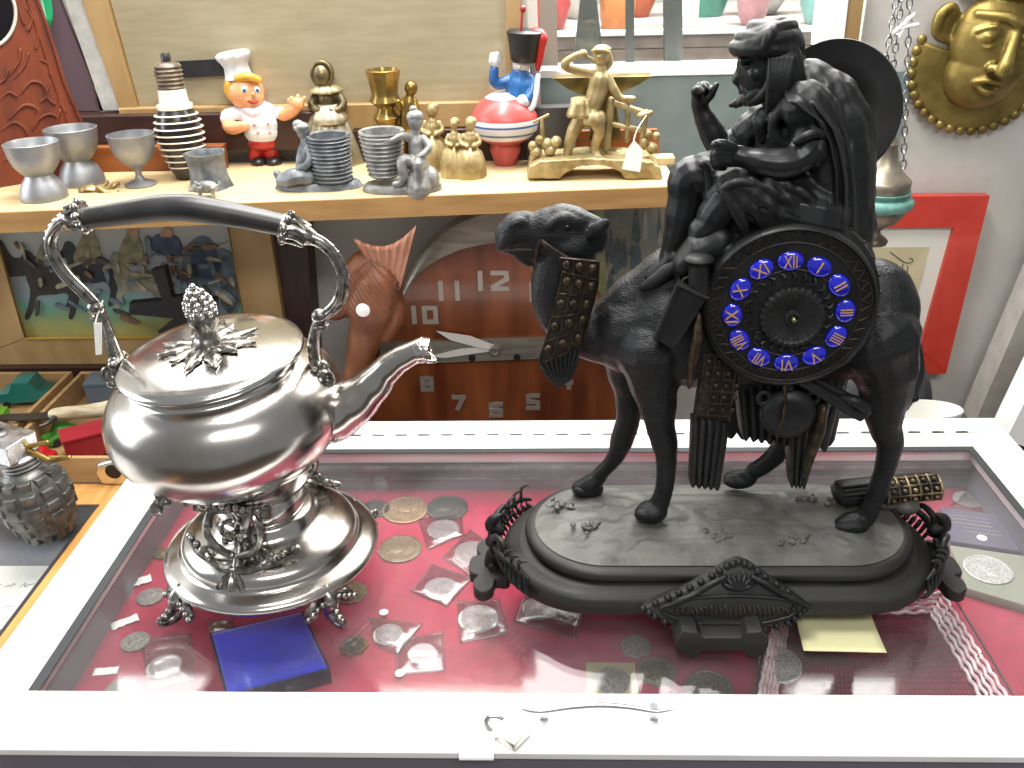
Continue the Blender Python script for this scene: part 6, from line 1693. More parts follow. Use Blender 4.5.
# ---- chrome clip at the corner of the box
cc = aZ(116, 484, Z2); k = 1 / ppm(cc)
t = thing('chrome_clip', 'small bright chrome clip with a dark hole standing behind the white case corner', 'clip', (cc.x, cc.y, Z2))
cc = V((cc.x, cc.y - .004, Z2 + .0004))
mb = MB()
o = [cc + V((x * k, 0, z * k)) for x, z in ((-13, 2), (-16, 14), (-12, 24), (0, 28), (16, 32), (22, 20), (18, 6), (6, 0))]
mb.prism(o, (0, .012, 0), .0015)
fin(mb, 'clip_body', M_chrome, t, sharp=40)
fin(MB().lathe([(8 * k, 0), (8 * k, .0006), (.0001, .0006)], cc + V((2 * k, .0004, 16 * k)), (0, -1, 0), n=24), 'hole', mat('black_hollow', '#080808', .5), t, sharp=40)
# ---- framed painting of riders leaning behind the boxes
PY = 1.385
pt = thing('framed_painting', 'oak framed painting of horses and riders behind the toy boxes', 'painting', (-.69, PY, -.02))
def A(x, y, d=0): return aY(x, y, PY + d)
z0, z1, xa, xb = -.0195, .262, -1.02, -.436
fw = .055
fo = MB()
def quadprism(pts, th): fo.prism([V((x, PY, z)) for x, z in pts], (0, th, 0), .0015)
ix0, ix1, iz0, iz1 = -.865, -.502, .030, .236
for pts in ([(xa, z0), (xb, z0), (ix1, iz0), (ix0 - .02, iz0)], [(xb, z0), (xb, z1), (ix1, iz1), (ix1, iz0)], [(xb, z1), (xa, z1), (ix0 - .02, iz1), (ix1, iz1)], [(xa, z1), (xa, z0), (ix0 - .02, iz0), (ix0 - .02, iz1)]): quadprism(pts, .018)
fin(fo, 'frame', M_oak, pt, sharp=30)
gs = MB()
rect = [(ix0 - .02, iz0), (ix1, iz0), (ix1, iz1), (ix0 - .02, iz1)]
gs.tube([V((x, PY - .001, z)) for x, z in rect], .0028, 6, closed=True)
fin(gs, 'gilt_slip', mat('gilt_slip', '#b9983f', .45, .4), pt)
cvM = bpy.data.materials.new('painted_canvas'); cvM.use_nodes = True
_n = cvM.node_tree.nodes; _l = cvM.node_tree.links; _b = _n['Principled BSDF']; _b.inputs['Roughness'].default_value = .6
_tc = _n.new('ShaderNodeTexCoord'); _sx = _n.new('ShaderNodeSeparateXYZ'); _nz = _n.new('ShaderNodeTexNoise'); _nz.inputs['Scale'].default_value = 22; _nz.inputs['Detail'].default_value = 6
_ad = _n.new('ShaderNodeMath'); _ad.operation = 'MULTIPLY_ADD'; _ad.inputs[1].default_value = .075
_rp = _n.new('ShaderNodeValToRGB'); _mr = _n.new('ShaderNodeMapRange'); _mr.inputs['From Min'].default_value = .05; _mr.inputs['From Max'].default_value = .295
_l.new(_tc.outputs['Object'], _sx.inputs[0]); _l.new(_tc.outputs['Object'], _nz.inputs['Vector'])
_l.new(_nz.outputs['Fac'], _ad.inputs[0]); _l.new(_sx.outputs['Z'], _ad.inputs[2]); _l.new(_ad.outputs[0], _mr.inputs['Value']); _l.new(_mr.outputs[0], _rp.inputs[0]); _l.new(_rp.outputs[0], _b.inputs['Base Color'])
cr = _rp.color_ramp
cr.elements[0].position = 0; cr.elements[0].color = rgb('#8f8a48'); cr.elements[1].position = 1; cr.elements[1].color = rgb('#a8aaa2')
for p_, c_ in ((.18, '#9a9350'), (.30, '#6f8a68'), (.38, '#5c8f80'), (.50, '#7d8790'), (.70, '#8f949a')):
    e = cr.elements.new(p_); e.color = rgb(c_)
fin(bx(ix0 - .022, ix1 + .002, PY + .006, PY + .012, iz0 - .002, iz1 + .002), 'canvas', cvM, pt)
def daub(polys, name, hexc, d):
    mb = MB()
    for n_i, pl_ in enumerate(polys):
        P2 = crv([A(x, y, .006 - d - .00012 * n_i) for x, y in pl_], 0, 3, True)[0]
        mb.prism(P2, (0, d + .0005, 0))
    return fin(mb, name, mat('paint_' + hexc[1:], hexc, .6, col2='#%02x%02x%02x' % tuple(max(0, int(int(hexc[i:i+2], 16) * .7)) for i in (1, 3, 5)), nscale=70), pt, sharp=30)
def horse(x, y, s=1, fl=1):
    q = [(-30, -6), (-24, -16), (-8, -17), (10, -15), (18, -24), (25, -36), (33, -38), (37, -29), (44, -20), (42, -15), (33, -20), (30, -8), (26, 4), (28, 18), (32, 32), (28, 34), (22, 22), (19, 10), (0, 8), (-12, 7), (-17, 18), (-14, 32), (-19, 33), (-24, 18), (-28, 8), (-34, 18), (-37, 10)]
    return [(x + fl * a * s, y + b * s) for a, b in q]
daub([horse(55, 287, .95, -1), horse(22, 270, .8, -1)], 'painted_dark_horses', '#37302e', .0010)
daub([horse(95, 276, .9, -1)], 'painted_black_horse', '#2c2f36', .0013)
daub([horse(140, 285, .85, -1)], 'painted_grey_horse', '#8f8c78', .0016)
daub([[(x, y) for x, y in ((185, 330), (182, 262), (192, 240), (206, 236), (218, 246), (236, 258), (240, 300), (232, 316))]], 'painted_wagon', '#66757f', .0008)
daub([[(74, 262), (80, 240), (88, 230), (96, 238), (100, 262)], [(118, 262), (122, 242), (130, 232), (140, 240), (142, 262)], [(36, 262), (40, 246), (48, 238), (54, 248), (56, 264)]], 'painted_riders', '#8b8468', .0020)
daub([[(150, 246), (154, 236), (164, 234), (178, 238), (182, 254), (168, 258)], [(190, 262), (200, 248), (214, 250), (220, 270), (206, 280)]], 'painted_blue_coats', '#3e4c66', .0022)
for q_ in ([(84, 230), (88, 222), (95, 224), (95, 232)], [(126, 234), (130, 225), (137, 228), (137, 236)], [(160, 236), (164, 227), (172, 229), (172, 237)]): daub([q_], 'painted_head', '#a98a6e', .0024)
daub([[(220, 300), (226, 284), (236, 282), (238, 300), (230, 314)]], 'painted_cart_wheel', '#4a4f50', .0018)
rnd = random.Random(21)
for nm, hx, cnt in (('painted_dark_strokes', '#4a4441', 15), ('painted_pale_strokes', '#a8a288', 26), ('painted_blue_strokes', '#6f7d88', 30), ('painted_brown_strokes', '#7d6248', 16)):
    ps = []
    for i in range(cnt):
        x, y = rnd.uniform(8, 236), rnd.gauss(276, 20)
        if not 236 < y < 322 or x < 12 + (y - 236) * .25: continue
        a, w, l = rnd.uniform(-.5, 1.8), rnd.uniform(1, 2.6), rnd.uniform(3, 9)
        ps.append([(x + l * math.cos(a) * s + w * math.sin(a) * t, y + l * math.sin(a) * s - w * math.cos(a) * t) for s, t in ((-1, -1), (1, -.6), (1, .8), (-1, 1))])
    daub(ps, nm, hx, .0030 + .0003 * len(nm) * .1)['kind'] = 'stuff'
# ---- black cross shaped stand in front of the painting
bk_ = mat('matt_black', '#0d0d0d', .6)
CYc = 1.30
def B(x, y): return aY(x, y, CYc)
mb = MB()
o = [B(*p) for p in ((151, 270), (164, 267), (172, 297), (196, 296), (216, 300), (214, 322), (190, 322), (184, 345), (196, 372), (188, 392), (150, 395), (168, 345), (157, 332), (176, 318), (128, 314), (129, 303), (162, 300))]
lo = [p for p in o]
mb.prism(o, (0, .016, 0), .002)
ft_ = B(170, 393); 
mb.box(V((ft_.x, CYc + .008, (ft_.z + zt) / 2)), (.07, .05, abs(ft_.z - zt) + .004)) if False else None
cxs = solo(mb, 'black_cross_stand', bk_, 'black cross shaped stand silhouetted before the painting, behind the kettle lid', 'stand', sharp=40)
# ---- wall clock with wooden dial behind the case
CY = 1.375
cl = thing('wall_clock', 'wooden art deco clock with metal numerals behind the white case', 'clock', (-.07, CY, -.2))
M_cw = mat('burl_wood', '#8c4d2a', .3, col2='#5f2d14', nscale=5, stretch=(5, 3, 1), coat=.4, bump=.02)
cc = aY(497, 348, CY); k = 1 / ppm(cc)
def CK(x, y, d=0): return aY(x, y, CY - d)
def disc(rx, rz_, n=72, c=cc, a0=0, a1=2 * PI): return [c + V((rx * math.cos(a0 + (a1 - a0) * i / n), 0, rz_ * math.sin(a0 + (a1 - a0) * i / n))) for i in range(n)]
R1 = 112 * k
# body: round head over a wider foot
hb_ = -.1995
body = [cc + V((R1 * 1.13, 0, -.010))]
for i in range(49):
    a = PI * i / 48; body.append(cc + V((R1 * math.cos(a), 0, R1 * math.sin(a) + .004)))
body += [cc + V((-R1 * 1.13, 0, -.010)), V((cc.x - R1 * 1.2, cc.y, cc.z - .06)), V((cc.x - R1 * 1.2, cc.y, hb_)), V((cc.x + R1 * 1.2, cc.y, hb_)), V((cc.x + R1 * 1.2, cc.y, cc.z - .06))]
fin(MB().prism(body, (0, .05, 0), .002), 'wood_dial', M_cw, cl, sharp=40)
# metal crescent round the upper left, and curved metal cheeks below
cr_ = MB()
outer = [(396, 330), (404, 296), (424, 258), (452, 232), (480, 219), (510, 213), (540, 218), (566, 232), (584, 254)]
innr = [(388, 331), (402, 298), (421, 270), (450, 252), (480, 243), (510, 240), (536, 245), (556, 254), (578, 266)]
o1 = crv([CK(x - 4, y - 2, .004) for x, y in outer], 0, 6)[0]; o2 = crv([CK(x, y, .004) for x, y in innr], 0, 6)[0]
cr_.prism(o1 + o2[::-1], (0, .05, 0)) if False else None
M_cst = mat('brushed_clock_metal', '#a8a093', .35, .5, col2='#8a8379', nscale=14, stretch=(1, 1, 9))
n_ = len(o1)
cr_.shell(lambda u, v: o1[min(int(round(u * (n_ - 1))), n_ - 1)].lerp(o2[min(int(round(u * (n_ - 1))), n_ - 1)], v) + V((0, -.010 * math.sin(v * PI / 2), 0)), n_, 7, (0, .045, 0))
fin(cr_, 'metal_crescent', M_cst, cl, sharp=60)
ck2 = MB()
o1 = crv([CK(x, y, .003) for x, y in ((386, 325), (368, 336), (358, 358), (355, 385), (356, 425))], 0, 5)[0]; o2 = crv([CK(x, y, .003) for x, y in ((392, 332), (380, 346), (372, 362), (368, 390), (367, 425))], 0, 5)[0]
n2 = len(o1)
ck2.shell(lambda u, v: o1[int(round(u * (n2 - 1)))].lerp(o2[int(round(u * (n2 - 1)))], v), n2, 4, (0, .03, 0))
fin(ck2, 'metal_cheek', M_cst, cl, sharp=60)
bq = [CK(x, y, .006) for x, y in ((380, 343), (620, 336), (620, 356), (380, 365))]
fin(MB().prism(bq, (0, .006, 0), .001), 'metal_band', M_cst, cl, sharp=30)
for x, y in ((472, 358), (517, 357), (575, 356), (412, 360)):
    fin(MB().lathe([(.006, 0), (.006, .0012), (.0001, .002)], CK(x, y, .0062), (0, -1, 0), n=20), 'screw', mat('dark_screw', '#2a211c', .4), cl, sharp=40)
M_nm = mat('tin_numeral', '#b5aca0', .4, .6)
STR = {'1': [((.5, 0), (.5, 1))], '2': [((0, 1), (1, 1)), ((1, 1), (1, .62)), ((1, .62), (0, .12)), ((0, 0), (1, 0))], '0': [((0, 0), (0, 1)), ((1, 0), (1, 1)), ((0, 0), (1, 0)), ((0, 1), (1, 1))],
       '8': [((0, 0), (0, 1)), ((1, 0), (1, 1)), ((0, 0), (1, 0)), ((0, 1), (1, 1)), ((0, .5), (1, .5))], '7': [((0, 1), (1, 1)), ((1, 1), (.35, 0))], '6': [((0, 0), (0, 1)), ((0, 1), (1, 1)), ((0, 0), (1, 0)), ((1, 0), (1, .5)), ((0, .5), (1, .5))],
       '5': [((0, 1), (1, 1)), ((0, 1), (0, .5)), ((0, .5), (1, .5)), ((1, .5), (1, 0)), ((0, 0), (1, 0))], '4': [((0, 1), (0, .45)), ((0, .45), (1, .45)), ((.8, 1), (.8, 0))], '9': [((1, 0), (1, 1)), ((0, 1), (1, 1)), ((0, 0), (1, 0)), ((0, 1), (0, .5)), ((0, .5), (1, .5))], '3': [((1, 0), (1, 1)), ((0, 1), (1, 1)), ((0, 0), (1, 0)), ((.2, .5), (1, .5))]}
def numeral(s, x, y, w, h, st=4.6):
    c = CK(x, y, .0015); mb = MB(); n_ = len(s); W_ = w * k; H_ = h * k
    for i, chx in enumerate(s):
        ox = (i - (n_ - 1) / 2) * W_ * 1.45
        ww = W_ if chx != '1' else W_ * .6
        for si, (a, b) in enumerate(STR[chx]):
            p = c + V((ox + (a[0] - .5) * ww, 0, (a[1] - .5) * H_)); q = c + V((ox + (b[0] - .5) * ww, 0, (b[1] - .5) * H_))
            d = (q - p).normalized(); e = V((-d.z, 0, d.x)) * st / 2 * k
            p2, q2 = p - d * st / 2 * k + V((0, -.00025 * si, 0)), q + d * st / 2 * k + V((0, -.00025 * si, 0))
            mb.prism([p2 + e, q2 + e, q2 - e, p2 - e], (0, .003, 0))
    fin(mb, 'numeral', M_nm, cl, sharp=30)
for a in (('12', 490, 281, 13, 16), ('11', 449, 291, 11, 16), ('10', 422, 315, 11, 15), ('8', 427, 384, 9, 13), ('7', 459, 403, 10, 13), ('6', 496, 410, 10, 13), ('5', 533, 402, 10, 14), ('4', 566, 382, 10, 13), ('1', 532, 292, 10, 16), ('2', 560, 316, 10, 15)): numeral(*a)
M_hand = mat('pale_hand_metal', '#efeae0', .4, .2)
hd_ = MB(); hd_.prism([CK(x, y, .012) for x, y in ((494, 345), (470, 336), (436, 331), (450, 340), (475, 347), (494, 351))], (0, .0012, 0)); fin(hd_, 'minute_hand', M_hand, cl, sharp=30)
hd_ = MB(); hd_.prism([CK(x, y, .009) for x, y in ((494, 346), (460, 349), (428, 357), (446, 358), (472, 354), (494, 351))], (0, .0012, 0)); fin(hd_, 'hour_hand', M_hand, cl, sharp=30)
fin(MB().lathe([(.010, 0), (.010, .010), (.008, .013), (.006, .0135), (.005, .012), (.0001, .012)], CK(495, 348, .002), (0, -1, 0), n=24), 'hand_boss', M_cst, cl, sharp=40)
# ---- carved wooden figure with a fan crest, left of the clock
FY = 1.25
M_cwd = mat('carved_red_wood', '#7d4b2e', .5, col2='#5e341c', nscale=10, stretch=(4, 4, 1), bump=.2, bscale=90)
M_fan = mat('pale_carved_fan', '#b5836a', .5, col2='#a06d54', nscale=20)
c = aY(372, 400, FY)
t = thing('carved_bird_cane', 'carved reddish wooden bird head with a pale pleated crest, left of the clock', 'carving', (c.x, FY, -.199))
def G(x, y, d=0): return aY(x, y, FY + d)
k = 1 / ppm(c)
mb = MB()
mb.spline([G(360, 470), G(352, 430), G(352, 395), G(358, 365), G(366, 335), G(374, 305), G(378, 280), G(372, 262)], [x * k for x in (13, 13, 13, 13, 17, 25, 23, 15)], 18, 5, round_=True)
mb.spline([G(366, 268), G(358, 276), G(350, 300), G(338, 312), G(328, 314)], [x * k for x in (18, 16, 12, 8, 5)], 12, 4, round_=True)
mb.spline([G(384, 290), G(392, 312), G(386, 336)], [x * k for x in (16, 14, 8)], 12, 4, round_=True)
lowz = min(v.co.z for v in mb.bm.verts)
mb.tube([V((G(360, 470).x, FY, lowz + .01)), V((G(360, 470).x, FY, -.1992))], 14 * k, 16)
bird = blob(mb, 'carved_head', M_cwd, t, voxel=.0022, it=4, detail=lambda p, n: .0007 * math.sin((p.x * .8 + p.z * .6) * 900) * (1 if .13 < p.z < .2 else 0))
mb = MB()
mb.spline([G(360, 282, -.026), G(374, 290, -.032), G(392, 308, -.026)], .0022, 8, 4); mb.spline([G(372, 262, -.02), G(384, 276, -.028), G(398, 290, -.02)], .002, 8, 4)
for i in range(7): mb.spline([G(356 + i * 5.5, 272 + i * 3, -.027), G(366 + i * 5, 262 + i * 3.2, -.022)], .0014, 6, 3)
fin(mb, 'feather_grooves', M_cwd, t, sharp=180)
def fan(u, v):
    tx = 354 + (416 - 354) * u; ty = 240 + 8 * math.sin(PI * u) * 1.2 - 12 * u ** 3 - 2 * u
    bx_, by_ = 372 + 28 * u, 268 + 22 * u
    x, y = bx_ + (tx - bx_) * v, by_ + (ty - by_) * v
    return G(x, y, -.014 - .012 * v + .003 * math.cos(u * PI * 13) * v)
fin(MB().shell(fan, 60, 8, (0, .008, 0)), 'pleated_crest', M_fan, t, sharp=180, label='pale pleated fan crest')
fin(MB().lathe([(6.5 * k, 0), (6.5 * k, .0015), (5.5 * k, .0022), (.0001, .0024)], G(363, 310, -.0385), (0, -1, 0), n=24), 'white_eye', mat('white_inlay', '#e8e6e2', .4), t, sharp=40)
# ---- second picture, behind the camel
q = [(588, 214), (694, 208), (688, 292), (594, 296)]
t = thing('dim_picture', 'dim unframed picture of grey figures on the wall behind the camel', 'picture', aY(640, 285, 1.44))
picM = mat('dim_painted_scene', '#5d6462', .6, col2='#77705f', nscale=45, thresh=(.4, .6), ndetail=8)
fin(MB().prism([aY(x, y, 1.437) for x, y in ((586, 190), (735, 186), (735, 305), (594, 310))], (0, .0105, 0), .0006), 'picture_board', picM, t, sharp=30)
mb = MB()
rnd = random.Random(12)
for nm, hx, hx2, c_ in (('painted_grey_figures', '#4d575a', '#3c4346', 20), ('painted_pale_figures', '#86867a', '#6c6c62', 12), ('painted_rust_figures', '#6b4f48', '#513b36', 9)):
    mb = MB()
    for i in range(c_):
        x, y, w, h_ = rnd.uniform(608, 682), rnd.uniform(222, 292) if 'rust' not in nm else rnd.uniform(262, 296), rnd.uniform(1.5, 4.5), rnd.uniform(5, 17)
        P2 = crv([aY(x + dx * w, y + dy * h_, 1.4362 - .00008 * i) for dx, dy in ((-1, 1), (-.9, .1), (0, -1), (.8, 0), (1, 1))], 0, 3, True)[0]
        mb.prism(P2, (0, .0012, 0))
    fin(mb, nm, mat('dim_' + nm, hx, .6, col2=hx2, nscale=60), t, sharp=30, kind='stuff')
fin(MB().prism([aY(x, y, 1.436) for x, y in ((593, 196), (603, 196), (607, 304), (598, 305))], (0, .001, 0)), 'painted_tree', mat('dim_ochre', '#8d8a5e', .6, col2='#75724c', nscale=40), t, sharp=30)
# ---- red framed print on the wall
RY = 1.43
rf_ = thing('red_framed_print', 'bright red framed print on the pale wall behind the camel', 'picture', aY(920, 374, RY))
M_rf = mat('bright_red_lacquer', '#bf392a', .4, col2='#b13022', nscale=30, coat=.2)
O_ = [(800, 197), (990, 196), (946, 374), (780, 377)]; I_ = [(812, 229), (954, 228), (920, 349), (800, 352)]
mb = MB()
for i in range(4):
    a, b, c_, d = O_[i], O_[(i + 1) % 4], I_[(i + 1) % 4], I_[i]
    mb.prism([aY(x, y, RY) for x, y in (a, b, c_, d)], (0, .02, 0), .001)
fin(mb, 'red_frame', M_rf, rf_, sharp=30)
fin(MB().prism([aY(x, y, RY + .008) for x, y in I_], (0, .004, 0)), 'white_mount', mat('print_mount', '#d5d2c6', .8), rf_, sharp=30)
fin(MB().prism([aY(x, y, RY + .0072) for x, y in ((812, 248), (930, 247), (906, 340), (804, 342))], (0, .001, 0)), 'print_sheet', mat('cream_print', '#c3b795', .8, col2='#b5a884', nscale=20), rf_, sharp=30)
mb = MB()
for pts in (((890, 252), (898, 258), (904, 262), (910, 263), (913, 260), (909, 258)), ((884, 268), (890, 272), (896, 264), (894, 275)), ((903, 264), (899, 290), (897, 310)), ((908, 266), (905, 285), (900, 300))):
    mb.spline([aY(x, y, RY + .0068) for x, y in pts], .0008, 6, 4)
fin(mb, 'ink_drawing', mat('ink_line', '#3a3630', .7), rf_)
# ---- hanging brass censer on chains
LY = 1.20
hl = thing('hanging_lamp', 'verdigris banded bronze lamp hanging on chains behind the rider', 'lamp', aY(872, 242, LY))
M_brz = mat('old_bronze', '#7d7262', .45, .6, col2='#5a5044', nscale=30); M_verd = mat('verdigris', '#6f9c92', .7, .1, col2='#557f74', nscale=40, bump=.3)
def HL(x, y): return aY(x, y, LY)
k = 1 / ppm(HL(880, 190))
a0 = HL(872, 243)
axl = (HL(886, 150) - a0); Lh = axl.length
def hp_(y): return (HL(880, y) - HL(880, 243)).length
cx0 = V((HL(880, 195).x, LY, a0.z))
def LA(mbx, lst, n=48, wob=None): mbx.lathe([(r * k, hp_(y)) for r, y in lst], cx0, (0, 0, 1), n=n, wob=wob); return mbx
fin(LA(MB(), [(14, 243), (15, 240), (12, 237), (7, 234), (6, 230), (10, 227), (20, 221), (26, 213), (27, 208)]), 'lamp_bowl', M_brz, hl, sharp=60)
fin(LA(MB(), [(26, 209), (32, 206), (33, 200), (30, 197), (26, 196), (28, 193), (29, 191), (25, 190)], wob=lambda a, z, r: 1 + .02 * math.sin(20 * a)), 'verdigris_band', M_verd, hl, sharp=60)
fin(LA(MB(), [(26, 191), (27.5, 189), (27.5, 181), (26, 179), (22, 176), (15, 168), (11, 158), (9, 148), (10, 145), (7, 142), (5, 132), (6, 128), (3, 122), (6, 116), (6, 110), (2, 102), (.1, 98)]), 'pierced_lid', mat('pale_bronze_lid', '#a39a88', .4, .7, col2='#7d7464', nscale=40), hl, sharp=50)
def chain(p0, p1, n):
    mb = MB(); d = (p1 - p0)
    for i in range(n):
        a, b = p0 + d * (i / n), p0 + d * ((i + 1.25) / n); c_ = (a + b) / 2; L2 = (b - a).length / 2; u_ = d.normalized()
        sd_ = V((1, 0, 0)) if i % 2 else V((.3, .95, 0))
        sd_ = (sd_ - u_ * sd_.dot(u_)).normalized()
        mb.tube([c_ + u_ * L2 * math.cos(t_) + sd_ * .0035 * math.sin(t_) for t_ in [2 * PI * j / 12 for j in range(12)]], .0009, 5, closed=True)
    return mb
fin(chain(HL(903, 178), HL(912, -60), 26), 'chain', M_steel, hl)
fin(chain(HL(866, 178), HL(906, -60), 26), 'chain', M_steel, hl)
fin(chain(HL(884, 140), HL(909, -60), 24), 'chain', M_steel, hl)
mb = MB()
for a, b in (((892, 32), (912, 14)), ((896, 28), (916, 24)), ((898, 36), (906, 18))): mb.tube([HL(*a) + V((0, -.006, 0)), HL(*b) + V((0, -.006, 0))], .0022, 7, round_=True)
fin(mb, 'white_tie', M_white, hl)
hk = MB(); tp_ = HL(909, -60); hk.tube([tp_ + V((0, .26, .02)), tp_ + V((0, .05, .03)), tp_ + V((0, 0, .01)), tp_ + V((0, 0, -.01))], .004, 8)
fin(hk, 'wall_hook', M_steel, hl)
# ---- brass mask
MY = 1.452
def MKp(x, y, d): return aY(x, y, MY - d)
mk = thing('brass_mask', 'brass wall mask with scalloped beard collar at the upper right', 'mask', aY(966, 133, MY))
M_mk = mat('tarnished_brass', '#98854a', .38, .75, col2='#6d5c2c', nscale=25, bump=.1, bscale=200, rough2=.5)
k = 1 / ppm(aY(980, 60, MY))
# local frame of the face: leaning left
tilt = -.30
mu = V((math.cos(tilt), 0, -math.sin(tilt) * -1)).normalized(); mu = V((math.cos(.2), 0, -math.sin(.2)))
mu.normalize(); mv = V((-mu.z, 0, mu.x))
mo = aY(984, 52, MY - .001)
def ML(x, y, d): return mo + (mu * x + mv * -y) * k + V((0, -d * k, 0))
mb = MB()
mb.ell(ML(2, -8, 10), (44 * k, 26 * k, 50 * k), n=30, k=20)
mb.ell(ML(0, 20, 10), (38 * k, 24 * k, 34 * k), n=30, k=20)
mb.spline([ML(-30, -32, 22), ML(-6, -34, 34), ML(8, -30, 36), ML(30, -36, 30)], [4 * k, 5 * k, 5 * k, 4 * k], 10, 4, round_=True)       # brow
mb.spline([ML(6, -26, 34), ML(5, -8, 40), ML(3, 6, 46), ML(2, 12, 46)], [5 * k, 5.5 * k, 7 * k, 6 * k], 12, 4, round_=True)     # nose
for q in (-1, 1):
    mb.ell(ML(3 + q * 8, 11, 38), (5.5 * k, 6 * k, 4.5 * k)); mb.ell(ML(3 + q * 19, -15, 30), (9 * k, 8 * k, 6.5 * k))
    mb.spline([ML(3 + q * 8, -16, 33), ML(3 + q * 18, -25, 36), ML(3 + q * 32, -17, 28)], 2.2 * k, 8, 4, round_=True); mb.spline([ML(3 + q * 8, -13, 33), ML(3 + q * 19, -5, 34), ML(3 + q * 32, -14, 28)], 2 * k, 8, 4, round_=True)
    mb.spline([ML(q * 42, -26, 8), ML(q * 52, -34, 10), ML(q * 60, -24, 10), ML(q * 56, -8, 9), ML(q * 42, -4, 10)], [4 * k, 5 * k, 5.5 * k, 5 * k, 4 * k], 10, 4, round_=True)
    mb.ell(ML(q * 51, -18, 7), (10 * k, 4 * k, 14 * k))
mb.spline([ML(-14, 27, 32), ML(-3, 23, 36), ML(2, 24, 37), ML(8, 23, 36), ML(18, 26, 30)], [2 * k, 3.4 * k, 2.6 * k, 3.4 * k, 2 * k], 10, 4, round_=True)
mb.spline([ML(-12, 29, 32), ML(2, 34, 36), ML(16, 28, 30)], [2 * k, 4 * k, 2 * k], 10, 4, round_=True)
mb.spline([ML(-46, -58, 6), ML(0, -60, 22), ML(46, -58, 6)], [10 * k, 12 * k, 10 * k], 12, 5, round_=True)
face = blob(mb, 'mask_face', M_mk, mk, voxel=.0022, it=3)
mb = MB()
def coll(u, v):
    a = PI * (-.06 + 1.12 * u); r = 36 + 34 * v
    return ML(-r * math.cos(a) * .96, 12 + r * math.sin(a) * .92, 12 - 8 * v + 2.5 * math.sin(v * PI))
mb.shell(coll, 50, 8, (0, .003, 0))
for i in range(22):
    a = PI * (-.06 + 1.12 * i / 21); mb.ell(ML(-70 * math.cos(a) * .96, 12 + 70 * math.sin(a) * .92, 4), (5.2 * k, 3.5 * k, 5.2 * k), n=10, k=6)
fin(mb, 'scalloped_collar', M_mk, mk, sharp=180)
# ---- tin cup, bag and white plate behind the right end of the case
c = aY(893, 300, 1.405); k = 1 / ppm(c)
zc = -.1992
t = thing('candle_tin', 'slim cream tin cup seen between the camel rump and the red frame', 'cup', (c.x, 1.405, zc))
ztp = aY(894, 281, 1.405).z
fin(MB().lathe([(.018, zc + .0005), (.018, zc + .006), (.010, zc + .014), (.008, ztp - .05), (11 * k, ztp - .036), (12 * k, ztp - .004), (12.6 * k, ztp), (11.4 * k, ztp), (11 * k, ztp - .024), (.0001, ztp - .028)], V((aY(893, 290, 1.405).x, 1.405, 0)), n=32), 'cup_body', mat('cream_tin', '#b9b39c', .45, .2, col2='#9d977f', nscale=40), t, sharp=50)
mb = MB()
cbk = aY(918, 420, 1.24); k = 1 / ppm(cbk)
mb.ell(V((cbk.x, 1.335, -.095)), (.060, .045, .104), n=24, k=16); mb.ell(V((cbk.x - .07, 1.335, -.10)), (.08, .045, .0985), n=24, k=16)
solo(mb, 'black_bag', mat('black_leather', '#3a3a3e', .5, col2='#2b2b2f', nscale=60, bump=.3, bscale=200), 'dark grey soft bag slumped behind the right end of the white case', 'bag', sharp=180)
pc_ = aY(940, 424, 1.178)
t = thing('white_basin', 'white round basin rim just behind the right end of the case', 'basin', (pc_.x, 1.205, -.1995))
fin(MB().lathe([(.03, -.1992), (.04, -.196), (.052, -.12), (.058, pc_.z), (.060, pc_.z + .004), (.058, pc_.z + .006), (.055, pc_.z + .002), (.049, -.12), (.0001, -.17)], V((pc_.x - .012, 1.215, 0)), n=48, sy=.5), 'basin_body', mat('white_enamel', '#dcdad2', .3, coat=.3), t, sharp=60)
# ---- shop goods seen through the right window
struct(bx(-.3, 1.2, 2.05, 2.75, .395, .43), 'shop_counter', mat('brown_stone', '#b0a098', .6, col2='#93847c', nscale=14), bevel=.003)
struct(bx(-.3, 1.2, 2.035, 2.049, .423, .435), 'shop_ledge', M_white, bevel=.002)
struct(bx(-.3, 1.2, 2.052, 2.06, -1, .3945), 'shop_front', mat('brown_stone_front', '#b5a196', .6, col2='#95837a', nscale=14))
GZ = .4305
def G2(px_, py_): q = aZ(px_, py_, GZ); return q
goods = [(0.020, 2.13, [(.03, 0), (.045, .05), (.03, .11), (.015, .14), (.02, .17)], '#b04a4a', 'red vase', 'vase'), (0.093, 2.36, [(.03, 0), (.05, .04), (.05, .12), (.03, .16), (.018, .22)], '#c9c4bc', 'white jug shaped vase', 'vase'),
         (0.166, 2.13, [(.035, 0), (.04, .06), (.022, .13), (.022, .2)], '#c07a48', 'amber bottle vase', 'vase'), (0.239, 2.36, [(.02, 0), (.045, .06), (.045, .14), (.02, .2)], '#b0552e', 'rust urn', 'urn'), (0.312, 2.13, [(.03, 0), (.032, .18), (.012, .22), (.012, .26)], '#d5d3d0', 'tall white bottle', 'bottle'),
         (0.385, 2.36, [(.05, 0), (.06, .03), (.07, .07), (.065, .075), (.05, .03)], '#3f8a78', 'teal bowl', 'bowl'), (0.458, 2.13, [(.02, 0), (.03, .02), (.04, .09), (.02, .13)], '#b8868c', 'pink ginger jar', 'jar'), (0.531, 2.36, [(.03, 0), (.05, .03), (.066, .05), (.064, .054), (.03, .02)], '#c9ccca', 'wide white dish', 'dish'),
         (0.604, 2.13, [(.03, 0), (.045, .04), (.04, .1), (.02, .15)], '#6aa39c', 'pale teal vase', 'vase'), (0.677, 2.36, [(.04, 0), (.06, .06), (.03, .12), (.035, .15)], '#8d8d90', 'grey urn', 'urn')]
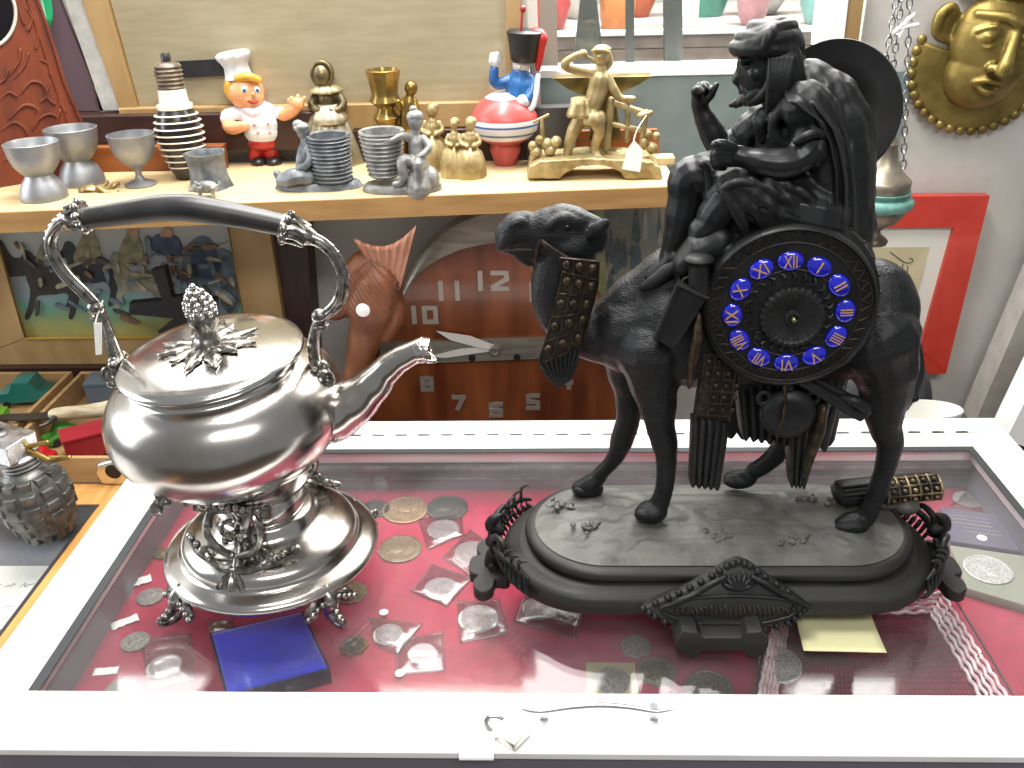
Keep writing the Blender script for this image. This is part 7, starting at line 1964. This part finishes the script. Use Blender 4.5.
where = ['nearest the soldier doll', 'second from left', 'left of the dark post', 'right of the amber one', 'at the middle', 'left of the rider', 'beside the teal bowl', 'above the rider', 'right of the rider head', 'at far right']
for (x, y, pr_, hx, nm, cat), w_ in zip(goods, where):
    hmat = mat('goods_' + hx[1:], hx, .35, coat=.3, col2='#%02x%02x%02x' % tuple(max(0, int(int(hx[i:i+2], 16) * .8)) for i in (1, 3, 5)), nscale=20)
    solo(MB().lathe([(r, z) for r, z in pr_] + [(pr_[-1][0] * .8, pr_[-1][1]), (.0001, pr_[-1][1] - .01)], V((x, y, GZ + .0005)), n=32), nm.split()[-1] if nm.split()[-1] not in ('vase',) else 'glazed_vase', hmat, nm + ' on the shop counter beyond the right window, ' + w_, cat, group='goods beyond the window', sharp=60)
# dark standing posts in the shop window
for x0, x1, y1 in ((578, 600, 62), (618, 634, 62), (650, 664, 60), (664, 684, 64)):
    pass
M_post = mat('dark_shop_post', '#57544f', .5)
for i, (xa, xb, ya, lb) in enumerate(((585, 592, 66, 'dark tapering stand beyond the right window, left of the boy figurine head'), (626, 634, 64, 'dark slim stand beyond the right window, right of the boy figurine'), (664, 682, 66, 'grey broad post beyond the right window, left of the rider'))):
    Yq = 1.515 + .008 * i
    p0, p1 = aY(xa - 12 if i == 0 else xa, ya + 10, Yq), aY(xb + 12 if i == 0 else xb, ya + 10, Yq); p2, p3 = aY(xb, -40, Yq), aY(xa, -40, Yq)
    zz = .441
    solo(MB().prism([V((p0.x, Yq, zz)), V((p1.x, Yq, zz)), p2, p3], (0, .02, 0), .001), 'display_stand', M_post, lb, 'stand', sharp=30)
# ================================================================== light
W = bpy.data.worlds.new('world'); scene.world = W; W.use_nodes = True
bg = W.node_tree.nodes['Background']; bg.inputs['Color'].default_value = (.92, .96, 1, 1); bg.inputs['Strength'].default_value = .24
def area(name, loc, target, sx, sy, power, col=(1, 1, 1)):
    l = bpy.data.lights.new(name, 'AREA'); l.shape = 'RECTANGLE'; l.size = sx; l.size_y = sy; l.energy = power; l.color = col
    o = bpy.data.objects.new(name, l); COL.objects.link(o); o.location = loc
    o.rotation_euler = (V(target) - V(loc)).to_track_quat('-Z', 'Y').to_euler()
    return o
area('daylight_window', (-.10, 1.43, .90), (-.10, .0, .35), 1.7, .69, 29, (1, .985, .96))
area('ceiling_or_fill_light', (-.15, .98, 1.9), (-.05, .95, 0), 1.3, .45, 46, (1, .98, .96))
area('ceiling_or_fill_light', (.25, -.75, 1.85), (.0, 1.0, 0), 1.3, .4, 21, (1, .98, .96))  # added fill from the camera side, brightens clock and painting under the shelf
area('side_window', (-2.3, 1.0, .95), (0, .85, .2), 1.5, 1.3, 34, (.90, .95, 1))
area('shop_lamp', (.4, 1.85, 1.6), (.4, 2.25, .3), 1.5, .5, 80)
vs = scene.view_settings
vs.view_transform = 'Standard'; vs.look = 'None'; vs.gamma = 1; vs.use_curve_mapping = False; vs.exposure = .45
